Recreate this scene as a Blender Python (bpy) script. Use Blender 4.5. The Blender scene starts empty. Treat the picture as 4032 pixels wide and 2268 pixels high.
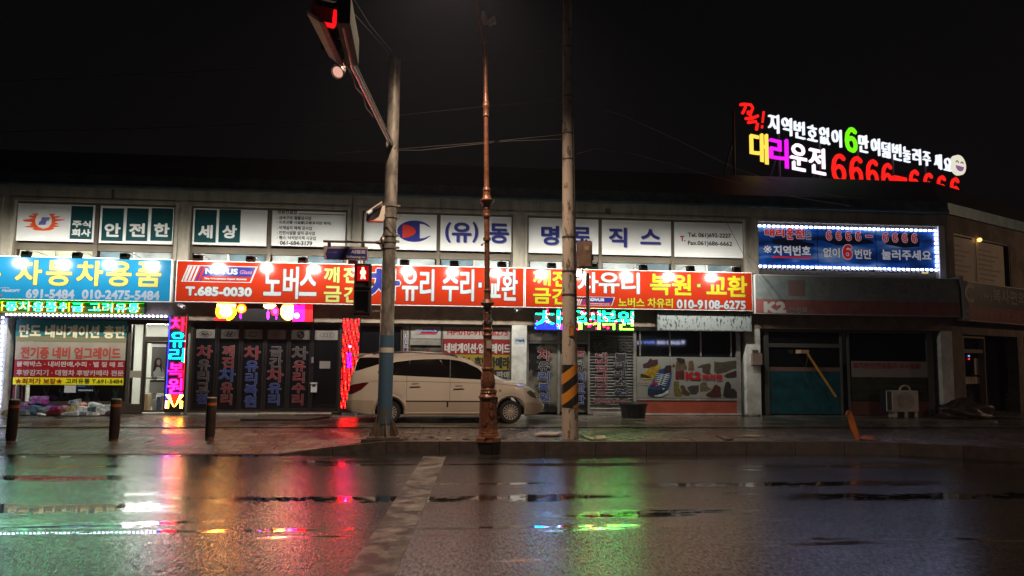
import bpy, bmesh, math, random
import numpy as np
from mathutils import Vector, Matrix
random.seed(4)
S = bpy.context.scene
COL = S.collection

# ------------------------------------------------------------------ camera
IW, IH, FPX = 4032.0, 2268.0, 3000.0
CAM = np.array([0.0, 0.0, 1.87])
_yaw, _pit, _rol = (math.radians(a) for a in (5.85, 5.24, 0.545))
FW = np.array([math.sin(_yaw)*math.cos(_pit), math.cos(_yaw)*math.cos(_pit), math.sin(_pit)])
RT = np.array([math.cos(_yaw), -math.sin(_yaw), 0.0]); UP = np.cross(RT, FW)
RT, UP = RT*math.cos(_rol)+UP*math.sin(_rol), -RT*math.sin(_rol)+UP*math.cos(_rol)
cd = bpy.data.cameras.new('camera'); cam = bpy.data.objects.new('camera', cd); COL.objects.link(cam)
cd.sensor_width = 36.0; cd.lens = 36.0*FPX/IW; cd.clip_end = 3000; cd.clip_start = 0.05
cam.matrix_world = Matrix(((RT[0], UP[0], -FW[0], CAM[0]), (RT[1], UP[1], -FW[1], CAM[1]), (RT[2], UP[2], -FW[2], CAM[2]), (0, 0, 0, 1)))
S.camera = cam

# ------------------------------------------------------------------ night sky
W = bpy.data.worlds.new('World'); S.world = W; W.use_nodes = True
_bg = W.node_tree.nodes['Background']; _bg.inputs[0].default_value = (0.0024, 0.0022, 0.0024, 1); _bg.inputs[1].default_value = 1.0
S.view_settings.view_transform = 'Standard'; S.view_settings.look = 'None'
S.view_settings.exposure = 0.0; S.view_settings.gamma = 1.0
S.render.engine = 'CYCLES'
S.cycles.use_denoising = True
try: S.cycles.denoiser = 'OPENIMAGEDENOISE'
except Exception: pass
S.cycles.max_bounces = 7; S.cycles.diffuse_bounces = 3; S.cycles.glossy_bounces = 4; S.cycles.transparent_max_bounces = 12
S.cycles.caustics_reflective = False; S.cycles.caustics_refractive = False
S.cycles.sample_clamp_indirect = 6.0
FLOOD, LAMP_W, FAR_W = 520.0, 3900.0, 2200.0          # floodlight lens radiance, powers of the street lamp and the added far lamp
# unseen lamp added across the road to brighten the right-hand end
_fl = bpy.data.lights.new('added_far_lamp', 'SPOT'); _fl.energy = FAR_W; _fl.color = (1.0, .70, .50); _fl.spot_size = math.radians(160); _fl.spot_blend = .4; _fl.shadow_soft_size = .15
_fo = bpy.data.objects.new('added_far_lamp_light', _fl); COL.objects.link(_fo); _fo.location = (14.0, -2.0, 8.6)
# unseen lamp added down the side street on the right, to light the wing
_sl = bpy.data.lights.new('added_side_lamp', 'POINT'); _sl.energy = 1000.0; _sl.color = (1.0, .66, .42); _sl.shadow_soft_size = .15
_so = bpy.data.objects.new('added_side_lamp_light', _sl); COL.objects.link(_so); _so.location = (33.0, 19.0, 8.0)

# ------------------------------------------------------------------ measuring helpers
# offsets and scales of the enlarged views of the photograph that were measured
CR = {0: (0, 0, 4032/2576), 1: (0, 720, .352), 2: (0, 1160, .428), 3: (660, 760, .3312), 4: (660, 1180, .414), 5: (1340, 760, .3312),
      6: (1320, 1180, .414), 7: (2050, 820, .3688), 8: (2050, 1180, .4141), 9: (2850, 360, .4076), 10: (2900, 800, .4394),
      11: (2900, 1200, .4394), 12: (1150, 0, .4832), 13: (1240, 780, .3312), 14: (1180, 0, .2278), 15: (1820, 700, .3865),
      16: (1820, 1220, .3865), 17: (3560, 820, .5937), 18: (0, 1560, .2174), 19: (460, 1240, .2899), 20: (2500, 1380, .1794),
      21: (2180, 900, .2762), 22: (2000, 1640, .3882), 23: (1000, 1640, .3882)}
def ray(k, x, y):
    ox, oy, s = CR[k]
    return RT*((ox+x*s-IW/2)/FPX) - UP*((oy+y*s-IH/2)/FPX) + FW
def atY(k, x, y, Y): d = ray(k, x, y); return CAM + d*(Y-CAM[1])/d[1]
def atZ(k, x, y, z): d = ray(k, x, y); return CAM + d*(z-CAM[2])/d[2]
class Plane:
    """A vertical wall plane through (x, y) running at an angle to the X axis."""
    def __init__(s, x, y, deg=0.0):
        a = math.radians(deg); s.o = np.array([x, y, 0.0]); s.t = np.array([math.cos(a), math.sin(a), 0.0]); s.n = np.array([math.sin(a), -math.cos(a), 0.0])
    def hit(s, k, x, y):
        d = ray(k, x, y); p = CAM + d*(((s.o-CAM)@s.n)/(d@s.n)); return (p-s.o)@s.t, p[2]
    def rect(s, k, x0, y0, x1, y1):
        xm, ym = (x0+x1)/2, (y0+y1)/2
        return (s.hit(k, x0, ym)[0], s.hit(k, x1, ym)[0], s.hit(k, xm, y1)[1], s.hit(k, xm, y0)[1])
    def pt(s, a, z, off=0.0):
        p = s.o + s.t*a + s.n*off; return (p[0], p[1], z)

# ------------------------------------------------------------------ materials
MATS = {}
def mat(name, col=(.5, .5, .5), rough=.6, metal=0.0, emit=0.0, ecol=None, var=0.0, vs=3.0, bump=0.0, bs=30.0, spec=.5, col2=None, lo=.4, hi=.6, vstr=(1, 1, 1), coat=0.0):
    if name in MATS: return MATS[name]
    m = bpy.data.materials.new(name); m.use_nodes = True; nt = m.node_tree; N, L = nt.nodes, nt.links
    b = N['Principled BSDF']
    b.inputs['Base Color'].default_value = (*col, 1); b.inputs['Roughness'].default_value = rough; b.inputs['Metallic'].default_value = metal
    b.inputs['Specular IOR Level'].default_value = spec; b.inputs['Coat Weight'].default_value = coat; b.inputs['Coat Roughness'].default_value = .05
    if emit:
        b.inputs['Emission Color'].default_value = (*(ecol or col), 1); b.inputs['Emission Strength'].default_value = emit
    if var or bump or col2:
        tc = N.new('ShaderNodeTexCoord'); mp = N.new('ShaderNodeMapping'); mp.inputs['Scale'].default_value = vstr
        L.new(tc.outputs['Object'], mp.inputs['Vector'])
    if var or col2:
        nz = N.new('ShaderNodeTexNoise'); nz.inputs['Scale'].default_value = vs; nz.inputs['Detail'].default_value = 7; nz.inputs['Roughness'].default_value = .65
        L.new(mp.outputs[0], nz.inputs['Vector'])
        rp = N.new('ShaderNodeValToRGB'); L.new(nz.outputs['Fac'], rp.inputs[0])
        c2 = col2 or tuple(c*(1-var) for c in col); c1 = col if col2 else tuple(min(1, c*(1+var*.6)) for c in col)
        rp.color_ramp.elements[0].position = lo; rp.color_ramp.elements[0].color = (*c2, 1)
        rp.color_ramp.elements[1].position = hi; rp.color_ramp.elements[1].color = (*c1, 1)
        L.new(rp.outputs[0], b.inputs['Base Color'])
    if bump:
        n2 = N.new('ShaderNodeTexNoise'); n2.inputs['Scale'].default_value = bs; n2.inputs['Detail'].default_value = 5
        L.new(mp.outputs[0], n2.inputs['Vector'])
        bp = N.new('ShaderNodeBump'); bp.inputs['Strength'].default_value = bump; bp.inputs['Distance'].default_value = .02
        L.new(n2.outputs['Fac'], bp.inputs['Height']); L.new(bp.outputs[0], b.inputs['Normal'])
    MATS[name] = m; return m
def lin(r, g, b): return tuple(((c/255)/12.92 if c/255 <= .04045 else ((c/255+.055)/1.055)**2.4) for c in (r, g, b))
def vinyl(name, rgb, emit=0.0, rough=.2): return mat(name, tuple(c*.27 for c in lin(*rgb)), rough, emit=emit*.5, ecol=lin(*rgb), var=.05, vs=2.5)
def glow(name, rgb, strength): return mat(name, (.02, .02, .02), .5, emit=strength, ecol=lin(*rgb))
def node_mat(name):
    m = bpy.data.materials.new(name); m.use_nodes = True; MATS[name] = m
    return m, m.node_tree.nodes, m.node_tree.links, m.node_tree.nodes['Principled BSDF']

# ------------------------------------------------------------------ mesh helpers
WL = {}
def root_of(o):
    while o.parent: o = o.parent
    return o
def tag(o, label=None, cat=None, group=None, kind=None):
    if label: o['label'] = label
    if cat: o['category'] = cat
    if group: o['group'] = group
    if kind: o['kind'] = kind
    return o
def empty(name, loc, label, cat, group=None):
    o = bpy.data.objects.new(name, None); COL.objects.link(o); o.location = loc; o.empty_display_size = .2
    return tag(o, label, cat, group)
class MB:
    def __init__(s): s.v = []; s.f = []; s.smooth = False
    def face(s, pts):
        i = len(s.v); s.v += [tuple(p) for p in pts]; s.f.append(tuple(range(i, i+len(pts)))); return s
    def add(s, vs, fs):
        i = len(s.v); s.v += [tuple(p) for p in vs]; s.f += [tuple(i+a for a in f) for f in fs]; return s
    def hexa(s, a, b):          # two quads (same winding) joined into a solid
        return s.add(list(a)+list(b), [(3, 2, 1, 0), (4, 5, 6, 7), (0, 1, 5, 4), (1, 2, 6, 5), (2, 3, 7, 6), (3, 0, 4, 7)])
    def box(s, x0, x1, y0, y1, z0, z1):
        return s.hexa([(x0, y0, z0), (x1, y0, z0), (x1, y1, z0), (x0, y1, z0)], [(x0, y0, z1), (x1, y0, z1), (x1, y1, z1), (x0, y1, z1)])
    def pbox(s, P, r, off0, off1):   # box on a wall plane, r = (s0, s1, z0, z1)
        a0, a1, z0, z1 = r
        q = lambda o: [P.pt(a0, z0, o), P.pt(a1, z0, o), P.pt(a1, z1, o), P.pt(a0, z1, o)]
        return s.hexa(q(off0), q(off1))
    def prism(s, poly, P, off0, off1):   # outline in (s, z) given thickness
        n = len(poly); a = [P.pt(x, z, off0) for x, z in poly]; b = [P.pt(x, z, off1) for x, z in poly]
        return s.add(a+b, [tuple(range(n-1, -1, -1)), tuple(range(n, 2*n))]+[(i, (i+1) % n, n+(i+1) % n, n+i) for i in range(n)])
    def frame(s, P, r, w, off0, off1):
        a0, a1, z0, z1 = r
        s.pbox(P, (a0, a1, z1-w, z1), off0, off1); s.pbox(P, (a0, a1, z0, z0+w), off0, off1)
        s.pbox(P, (a0, a0+w, z0+w, z1-w), off0, off1); s.pbox(P, (a1-w, a1, z0+w, z1-w), off0, off1); return s
    def tube(s, pts, rad, n=10, caps=True):
        pts = [Vector(p) for p in pts]; rads = rad if isinstance(rad, (list, tuple)) else [rad]*len(pts); rings = []; up = None
        for i, p in enumerate(pts):
            d = (pts[min(i+1, len(pts)-1)]-pts[max(i-1, 0)]).normalized()
            if up is None: up = Vector((0, 0, 1)) if abs(d.z) < .9 else Vector((1, 0, 0))
            x = d.cross(up).normalized(); y = x.cross(d).normalized(); up = y
            rings.append([p+(x*math.cos(2*math.pi*k/n)+y*math.sin(2*math.pi*k/n))*rads[i] for k in range(n)])
        vs = [q for r in rings for q in r]; fs = []
        for i in range(len(pts)-1):
            for k in range(n): fs.append((i*n+k, i*n+(k+1) % n, (i+1)*n+(k+1) % n, (i+1)*n+k))
        if caps: fs += [tuple(range(n-1, -1, -1)), tuple(range((len(pts)-1)*n, len(pts)*n))]
        s.smooth = True; return s.add(vs, fs)
    def lathe(s, prof, a, b, n=24, caps=True):       # prof = [(radius, t)] along the axis a->b, t in metres
        a, b = Vector(a), Vector(b); d = (b-a).normalized(); x = d.orthogonal().normalized(); y = d.cross(x); vs = []
        for r, t in prof:
            c = a+d*t; vs += [c+(x*math.cos(2*math.pi*k/n)+y*math.sin(2*math.pi*k/n))*r for k in range(n)]
        fs = [(i*n+k, i*n+(k+1) % n, (i+1)*n+(k+1) % n, (i+1)*n+k) for i in range(len(prof)-1) for k in range(n)]
        if caps: fs += [tuple(range(n-1, -1, -1)), tuple(range((len(prof)-1)*n, len(prof)*n))]
        s.smooth = True; return s.add(vs, fs)
    def disc_y(s, P, a, z, ra, rz, off, n=24, a0=0, a1=2*math.pi):
        return s.face([P.pt(a+ra*math.cos(a0+(a1-a0)*k/n), z+rz*math.sin(a0+(a1-a0)*k/n), off) for k in range(n)])
    def ring(s, P, a, z, ra, rz, w, off, n=32, t0=0.0, t1=1.0):
        vs = []
        for k in range(n+1):
            t = 2*math.pi*(t0+(t1-t0)*k/n); c, d = math.cos(t), math.sin(t)
            vs += [P.pt(a+ra*c, z+rz*d, off), P.pt(a+(ra-w)*c, z+(rz-w)*d, off)]
        return s.add(vs, [(2*k, 2*k+2, 2*k+3, 2*k+1) for k in range(n)])
    def build(s, name, m, parent=None, smooth=None, auto=None, bevel=0.0):
        me = bpy.data.meshes.new(name)
        L = root_of(parent).location if parent else Vector((0, 0, 0))
        me.from_pydata([(x-L[0], y-L[1], z-L[2]) for x, y, z in s.v], [], s.f); me.update()
        bm = bmesh.new(); bm.from_mesh(me); bmesh.ops.recalc_face_normals(bm, faces=bm.faces)
        if bevel: bmesh.ops.bevel(bm, geom=list(bm.edges), offset=bevel, segments=2, affect='EDGES', clamp_overlap=True)
        bm.to_mesh(me); bm.free()
        if m: me.materials.append(m)
        sm = s.smooth if smooth is None else smooth
        if sm:
            me.polygons.foreach_set('use_smooth', [True]*len(me.polygons))
            try: me.set_sharp_from_angle(angle=math.radians(auto or 40))
            except Exception: pass
        o = bpy.data.objects.new(name, me); COL.objects.link(o)
        if parent: o.parent = parent
        return o
def copy_tree(o, parent=None):
    c = o.copy(); COL.objects.link(c)
    if parent: c.parent = parent
    for ch in list(o.children): copy_tree(ch, c)
    return c

# ------------------------------------------------------------------ lettering
GL = {}
def glyph(s):
    if s in GL: return GL[s]
    c = bpy.data.curves.new('g', 'FONT'); c.body = s; c.resolution_u = 3
    ob = bpy.data.objects.new('g', c); me = ob.to_mesh()
    v = np.array([x.co[:2] for x in me.vertices], float).reshape(-1, 2); f = [tuple(p.vertices) for p in me.polygons]
    ob.to_mesh_clear(); bpy.data.objects.remove(ob); bpy.data.curves.remove(c)
    lo, hi = v.min(0), v.max(0); v = (v-lo)/np.maximum(hi-lo, 1e-6); GL[s] = (v, f); return GL[s]
def text(name, s, P, r, off, m, parent, bold=0.0, shear=0.0, n=8, depth=0.0, fit=None):
    """Letters filling r = (s0, s1, z0, z1) on plane P, stroke widened by bold metres; fit = bold of the face the outline belongs to."""
    v, f = glyph(s); a0, a1, z0, z1 = r; fb = bold if fit is None else fit
    a0 += fb; a1 -= fb; z0 += fb; z1 -= fb; mb = MB(); H = z1-z0
    sh = [(0, 0)]
    if bold > 0: sh += [(bold*math.cos(2*math.pi*(k+.5)/n), bold*math.sin(2*math.pi*(k+.5)/n)) for k in range(n)]
    for i, (dx, dz) in enumerate(sh):
        mb.add([P.pt(a0+x*(a1-a0)+dx+shear*(y-.5)*H, z0+y*H+dz, off+i*.0003) for x, y in v], f)
    if depth > 0:
        back = MB()
        for i, (dx, dz) in enumerate(sh[:1]):
            q = [(a0+x*(a1-a0)+dx+shear*(y-.5)*H, z0+y*H+dz) for x, y in v]
            ed = {}
            for fc in f:
                for a, b in zip(fc, fc[1:]+fc[:1]):
                    key = (min(a, b), max(a, b)); ed[key] = ed.get(key, 0)+1
            for (a, b), c in ed.items():
                if c == 1: mb.face([P.pt(*q[a], off+i*.0003), P.pt(*q[b], off+i*.0003), P.pt(*q[b], off-depth), P.pt(*q[a], off-depth)])
        back.build('letter_return', mat('black_letter_side', (.015, .015, .015), .6), parent)
    return mb.build(name, m, parent)
def otext(s, P, r, off, m, mo, parent, bold=.02, line=.02, name='lettering', n=8, shear=0):
    text('letter_outline', s, P, r, off, mo, parent, bold+line, shear, n, fit=bold)
    return text(name, s, P, r, off+.004, m, parent, bold, shear, n)
def raster(s, rows, cols, fat=0.0):
    v, f = glyph(s); g = np.zeros((rows, cols), bool)
    X, Y = np.meshgrid((np.arange(cols)+.5)/cols, (np.arange(rows)+.5)/rows)
    for fc in f:
        for i in range(1, len(fc)-1):
            a, b, c = v[fc[0]], v[fc[i]], v[fc[i+1]]
            d1 = (X-b[0])*(a[1]-b[1])-(a[0]-b[0])*(Y-b[1]); d2 = (X-c[0])*(b[1]-c[1])-(b[0]-c[0])*(Y-c[1]); d3 = (X-a[0])*(c[1]-a[1])-(c[0]-a[0])*(Y-a[1])
            neg = (d1 < 0) | (d2 < 0) | (d3 < 0); pos = (d1 > 0) | (d2 > 0) | (d3 > 0); g |= ~(neg & pos)
    return g        # row 0 is the bottom row
def dil(g, k=1):
    o = g.copy()
    for dx in range(-k, k+1):
        for dy in range(-k, k+1):
            if dx or dy:
                t = np.zeros_like(g); h, w = g.shape
                t[max(0, dy):h+min(0, dy), max(0, dx):w+min(0, dx)] = g[max(0, -dy):h+min(0, -dy), max(0, -dx):w+min(0, -dx)]; o |= t
    return o
def led_mat(name, strength):
    m, N, L, b = node_mat(name); b.inputs['Base Color'].default_value = (.02, .02, .02, 1)
    at = N.new('ShaderNodeAttribute'); at.attribute_name = 'led'
    L.new(at.outputs['Color'], b.inputs['Emission Color']); b.inputs['Emission Strength'].default_value = strength; return m
def led_face(name, P, r, off, img, m, parent, fill=.8, lean=0.0):
    """img: rows x cols x 3 (row 0 at the bottom), one small square lamp per lit cell."""
    rows, cols, _ = img.shape; a0, a1, z0, z1 = r; pw, ph = (a1-a0)/cols, (z1-z0)/rows; vs, fs, cs = [], [], []
    for j in range(rows):
        for i in range(cols):
            c = img[j, i]**2.0
            if c.max() < .003: continue
            x = a0+(i+.5)*pw+lean*((j+.5)/rows-.5); z = z0+(j+.5)*ph; k = len(vs); hw, hh = pw*fill/2, ph*fill/2
            vs += [P.pt(x-hw, z-hh, off), P.pt(x+hw, z-hh, off), P.pt(x+hw, z+hh, off), P.pt(x-hw, z+hh, off)]; fs.append((k, k+1, k+2, k+3)); cs += [(*c, 1)]*4
    L = root_of(parent).location; me = bpy.data.meshes.new(name); me.from_pydata([(x-L[0], y-L[1], z-L[2]) for x, y, z in vs], [], fs)
    ca = me.color_attributes.new('led', 'FLOAT_COLOR', 'POINT'); ca.data.foreach_set('color', np.array(cs, np.float32).ravel())
    me.materials.append(m); o = bpy.data.objects.new(name, me); COL.objects.link(o); o.parent = parent; return o

# ------------------------------------------------------------------ ground, road, kerb, pavement
def asphalt():
    m, N, L, b = node_mat('wet_asphalt')
    tc = N.new('ShaderNodeTexCoord'); P = tc.outputs['Object']
    def noise(scale, vec=None, det=4, rough=.55):
        n = N.new('ShaderNodeTexNoise'); n.inputs['Scale'].default_value = scale; n.inputs['Detail'].default_value = det; n.inputs['Roughness'].default_value = rough
        L.new(vec or P, n.inputs['Vector']); return n.outputs['Fac']
    def mapr(v, a, b_, c, d, smooth=False):
        r = N.new('ShaderNodeMapRange'); r.inputs['From Min'].default_value = a; r.inputs['From Max'].default_value = b_; r.inputs['To Min'].default_value = c; r.inputs['To Max'].default_value = d
        r.interpolation_type = 'SMOOTHSTEP' if smooth else 'LINEAR'; L.new(v, r.inputs['Value']); return r.outputs['Result']
    def math_(op, a, c):
        n = N.new('ShaderNodeMath'); n.operation = op
        for i, q in enumerate((a, c)):
            if isinstance(q, (int, float)): n.inputs[i].default_value = q
            else: L.new(q, n.inputs[i])
        return n.outputs[0]
    mp = N.new('ShaderNodeMapping'); mp.inputs['Scale'].default_value = (.22, 1.5, 1); L.new(P, mp.inputs['Vector'])
    streak = noise(1.0, mp.outputs[0], 4, .5)                     # long wheel-rut puddles along the road
    sx = N.new('ShaderNodeSeparateXYZ'); L.new(P, sx.inputs[0])
    wob = math_('MULTIPLY', math_('SUBTRACT', noise(.9), .5), .5)
    yy = math_('ADD', sx.outputs['Y'], wob)
    mr = N.new('ShaderNodeMapping'); mr.inputs['Scale'].default_value = (1.0, 2.6, 1); L.new(P, mr.inputs['Vector'])
    rag = math_('SUBTRACT', noise(2.6, mr.outputs[0], 6, .65), .5)
    def band(y, w, x0, x1):                                        # standing water in a joint or rut of the surface, ragged at its rim
        d = math_('ABSOLUTE', math_('SUBTRACT', yy if w > .2 else math_('ADD', sx.outputs['Y'], math_('MULTIPLY', wob, .12)), y), 0)
        d = math_('ADD', d, math_('MULTIPLY', rag, w*(3.2 if w > .2 else 1.6)))
        a = mapr(d, w*.5, w*1.05, 1, 0, True)
        return math_('MULTIPLY', a, math_('MULTIPLY', mapr(sx.outputs['X'], x0-.6, x0+.6, 0, 1), mapr(sx.outputs['X'], x1-.6, x1+.6, 1, 0)))
    pud = mapr(math_('ADD', streak, math_('MULTIPLY', rag, .22)), .57, .66, 0, 1, True)
    for a in ((8.62, .085, -9, 2.6), (9.95, .36, -9, -3.2), (14.85, .09, -9, -1.4), (10.4, .26, -2.6, 2.4), (13.6, .12, -2, 4), (11.3, .24, 3.0, 7.5), (10.2, .3, 5.0, 10.5), (13.2, .22, 5.5, 12.0), (9.3, .22, -9, -4.5)):
        pud = math_('MAXIMUM', pud, band(*a))
    pud = math_('MULTIPLY', pud, mapr(noise(5.5, None, 3), .36, .46, .0, 1, True))
    grain = noise(34, None, 3, .6); mid = noise(13, None, 4, .6)
    h = math_('ADD', math_('MULTIPLY', grain, .75), math_('MULTIPLY', mid, .5))
    mg = N.new('ShaderNodeMapping'); mg.inputs['Scale'].default_value = (1, .3, 1); L.new(P, mg.inputs['Vector'])
    grit = noise(38, mg.outputs[0], 3, .6)
    gm = mapr(grit, .38, .62, .12, 1.0)
    bp = N.new('ShaderNodeBump'); bp.inputs['Distance'].default_value = .012
    L.new(math_('MULTIPLY', math_('SUBTRACT', 1.0, pud), .22), bp.inputs['Strength']); L.new(math_('ADD', h, grit), bp.inputs['Height'])
    L.new(bp.outputs[0], b.inputs['Normal'])
    b2 = N.new('ShaderNodeBump'); b2.inputs['Distance'].default_value = .012
    L.new(math_('MULTIPLY', math_('SUBTRACT', 1.0, pud), .42), b2.inputs['Strength']); L.new(math_('ADD', math_('MULTIPLY', h, .35), grit), b2.inputs['Height'])
    L.new(b2.outputs[0], b.inputs['Coat Normal']); L.new(math_('MAXIMUM', math_('MULTIPLY', gm, .55), pud), b.inputs['Coat Weight']); b.inputs['Coat IOR'].default_value = 1.45
    L.new(mapr(grit, .36, .62, .15, 1.25), b.inputs['Specular IOR Level'])
    L.new(mapr(pud, 0, 1, .075, .03), b.inputs['Coat Roughness'])
    wet = noise(.55, None, 5, .6)
    r0 = mapr(wet, .3, .7, .17, .27)
    mx = N.new('ShaderNodeMix'); L.new(pud, mx.inputs['Factor']); L.new(r0, mx.inputs['A']); mx.inputs['B'].default_value = .045
    L.new(mx.outputs['Result'], b.inputs['Roughness'])
    cr = N.new('ShaderNodeValToRGB'); L.new(grain, cr.inputs[0])
    cr.color_ramp.elements[0].position = .3; cr.color_ramp.elements[0].color = (.006, .006, .006, 1); cr.color_ramp.elements[1].position = .75; cr.color_ramp.elements[1].color = (.014, .0135, .0140, 1)
    dk = N.new('ShaderNodeMix'); dk.data_type = 'RGBA'; L.new(pud, dk.inputs['Factor']); L.new(cr.outputs[0], dk.inputs['A']); dk.inputs['B'].default_value = (.008, .008, .008, 1)
    L.new(dk.outputs['Result'], b.inputs['Base Color']); b.inputs['Anisotropic'].default_value = .75
    tg = N.new('ShaderNodeCombineXYZ'); tg.inputs[1].default_value = 1.0; L.new(tg.outputs[0], b.inputs['Tangent'])
    return m
def paving(name, brick):
    m, N, L, b = node_mat(name)
    tc = N.new('ShaderNodeTexCoord'); P = tc.outputs['Object']
    nz = N.new('ShaderNodeTexNoise'); nz.inputs['Scale'].default_value = 1.1; nz.inputs['Detail'].default_value = 6; L.new(P, nz.inputs['Vector'])
    rr = N.new('ShaderNodeMapRange'); rr.inputs['From Min'].default_value = .35; rr.inputs['From Max'].default_value = .65
    rr.inputs['To Min'].default_value = .14; rr.inputs['To Max'].default_value = .36; L.new(nz.outputs['Fac'], rr.inputs['Value']); L.new(rr.outputs[0], b.inputs['Roughness'])
    n2 = N.new('ShaderNodeTexNoise'); n2.inputs['Scale'].default_value = 45; n2.inputs['Detail'].default_value = 4; L.new(P, n2.inputs['Vector'])
    bp = N.new('ShaderNodeBump'); bp.inputs['Distance'].default_value = .02
    if brick:
        mp = N.new('ShaderNodeMapping'); mp.inputs['Rotation'].default_value = (0, 0, math.radians(2)); L.new(P, mp.inputs['Vector'])
        dt = N.new('ShaderNodeVectorMath'); dt.operation = 'MULTIPLY_ADD'; dt.inputs[1].default_value = (.05, .05, 0); L.new(nz.outputs['Color'], dt.inputs[0]); L.new(mp.outputs[0], dt.inputs[2])
        br = N.new('ShaderNodeTexBrick'); L.new(dt.outputs[0], br.inputs['Vector']); br.inputs['Scale'].default_value = 1.0
        br.inputs['Brick Width'].default_value = .40; br.inputs['Row Height'].default_value = .36; br.inputs['Mortar Size'].default_value = .024; br.inputs['Mortar Smooth'].default_value = .4; br.inputs['Bias'].default_value = .1
        br.inputs['Color1'].default_value = (.17, .14, .125, 1); br.inputs['Color2'].default_value = (.085, .07, .064, 1); br.inputs['Mortar'].default_value = (.012, .011, .01, 1)
        L.new(br.outputs['Color'], b.inputs['Base Color'])
        a = N.new('ShaderNodeMath'); a.operation = 'MULTIPLY_ADD'; a.inputs[1].default_value = -1.0; L.new(br.outputs['Fac'], a.inputs[0]); L.new(n2.outputs['Fac'], a.inputs[2])
        n3 = N.new('ShaderNodeMath'); n3.operation = 'MULTIPLY_ADD'; n3.inputs[1].default_value = .5; L.new(nz.outputs['Fac'], n3.inputs[0]); L.new(a.outputs[0], n3.inputs[2])
        L.new(n3.outputs[0], bp.inputs['Height']); bp.inputs['Strength'].default_value = .9
    else:
        cr = N.new('ShaderNodeValToRGB'); L.new(nz.outputs['Fac'], cr.inputs[0]); cr.color_ramp.elements[0].color = (.085, .077, .066, 1); cr.color_ramp.elements[1].color = (.17, .15, .125, 1)
        cr.color_ramp.elements[0].position = .35; cr.color_ramp.elements[1].position = .65
        L.new(cr.outputs[0], b.inputs['Base Color']); L.new(n2.outputs['Fac'], bp.inputs['Height']); bp.inputs['Strength'].default_value = .25
    L.new(bp.outputs[0], b.inputs['Normal']); return m

tag(MB().box(-700, 700, -700, 700, -.6, -.35).build('ground', mat('earth', (.05, .045, .04), .9, var=.3)), kind='structure')
KX = [-60, -2.9, -1.1, 8.2, 9.0, 9.7, 10.3, 10.9, 11.5, 12.5, 14, 60]
KY = [15.9, 15.12, 15.03, 14.9, 14.74, 14.5, 14.2, 13.75, 13.3, 12.7, 12.3, 11.5]
KH = [.006, .006, .24, .24, .24, .24, .24, .24, .24, .24, .24, .24]
ky = lambda x: float(np.interp(x, KX, KY)); kh = lambda x: float(np.interp(x, KX, KH))
def sheet(name, xs, y0, y1, ny, zf, m):
    mb = MB(); vs = [(x, y0(x)+(y1(x)-y0(x))*j/ny, 0) for x in xs for j in range(ny+1)]; vs = [(x, y, zf(x, y)) for x, y, _ in vs]
    return mb.add(vs, [(i*(ny+1)+j, (i+1)*(ny+1)+j, (i+1)*(ny+1)+j+1, i*(ny+1)+j+1) for i in range(len(xs)-1) for j in range(ny)]).build(name, m)
xs = sorted(set(KX+[float(x) for x in np.arange(-12, 16.1, .5)]+[15.97, 17, 18, 20, 24, 30]))
tag(sheet('road', xs, lambda x: -30.0, lambda x: ky(x)+.02, 1, lambda x, y: 0.0, asphalt()), kind='structure')
def pz(x, y): return kh(x)+(.22-kh(x))*min(1, max(0, (y-ky(x)-.1)/1.9))
wing_y = lambda x: 22.12+max(0, x-15.97)*.566
tag(sheet('pavement', xs, lambda x: ky(x)+(.19 if kh(x) > .1 else .03), lambda x: 18.1, 8, pz, paving('wet_brick_paving', True)), kind='structure')
tag(sheet('apron', xs, lambda x: 18.1, lambda x: wing_y(x)+.5, 4, lambda x, y: .24-.02*min(1, (y-18.1)/.25)+(0 if y > 18.11 else 0), paving('wet_concrete', False)), kind='structure')
mk = MB(); mkm = mat('kerb_concrete', (.055, .042, .036), .45, var=.35, vs=5, bump=.3, bs=60); x = -2.9
while x < 20:
    x1 = x+1.02
    a = [(x+.006, ky(x), -.03), (x1-.006, ky(x1), -.03), (x1-.006, ky(x1)+.19, -.03), (x+.006, ky(x)+.19, -.03)]
    b_ = [(p[0], p[1]+(.015 if i < 2 else 0), kh(p[0])+.003) for i, p in enumerate(a)]; mk.hexa(a, b_); x = x1
tag(mk.build('kerb', mkm, bevel=0), kind='structure')
tag(MB().box(-60, -2.9, 15.1, 15.13, -.05, .004).build('kerb', mkm), kind='structure')
ml, N_, L_, b_ = node_mat('worn_road_paint')
b_.inputs['Roughness'].default_value = .3
_tc = N_.new('ShaderNodeTexCoord'); _n = N_.new('ShaderNodeTexNoise'); _n.inputs['Scale'].default_value = 3.2; _n.inputs['Detail'].default_value = 9; _n.inputs['Roughness'].default_value = .75; L_.new(_tc.outputs['Object'], _n.inputs['Vector'])
_r = N_.new('ShaderNodeValToRGB'); L_.new(_n.outputs['Fac'], _r.inputs[0]); _r.color_ramp.elements[0].position = .45; _r.color_ramp.elements[0].color = (.022, .02, .02, 1); _r.color_ramp.elements[1].position = .64; _r.color_ramp.elements[1].color = (.27, .245, .22, 1)
L_.new(_r.outputs[0], b_.inputs['Base Color']); _g = N_.new('ShaderNodeTexNoise'); _g.inputs['Scale'].default_value = 75; L_.new(_tc.outputs['Object'], _g.inputs['Vector'])
_b = N_.new('ShaderNodeBump'); _b.inputs['Strength'].default_value = .5; _b.inputs['Distance'].default_value = .01; L_.new(_g.outputs['Fac'], _b.inputs['Height']); L_.new(_b.outputs[0], b_.inputs['Normal'])
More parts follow.
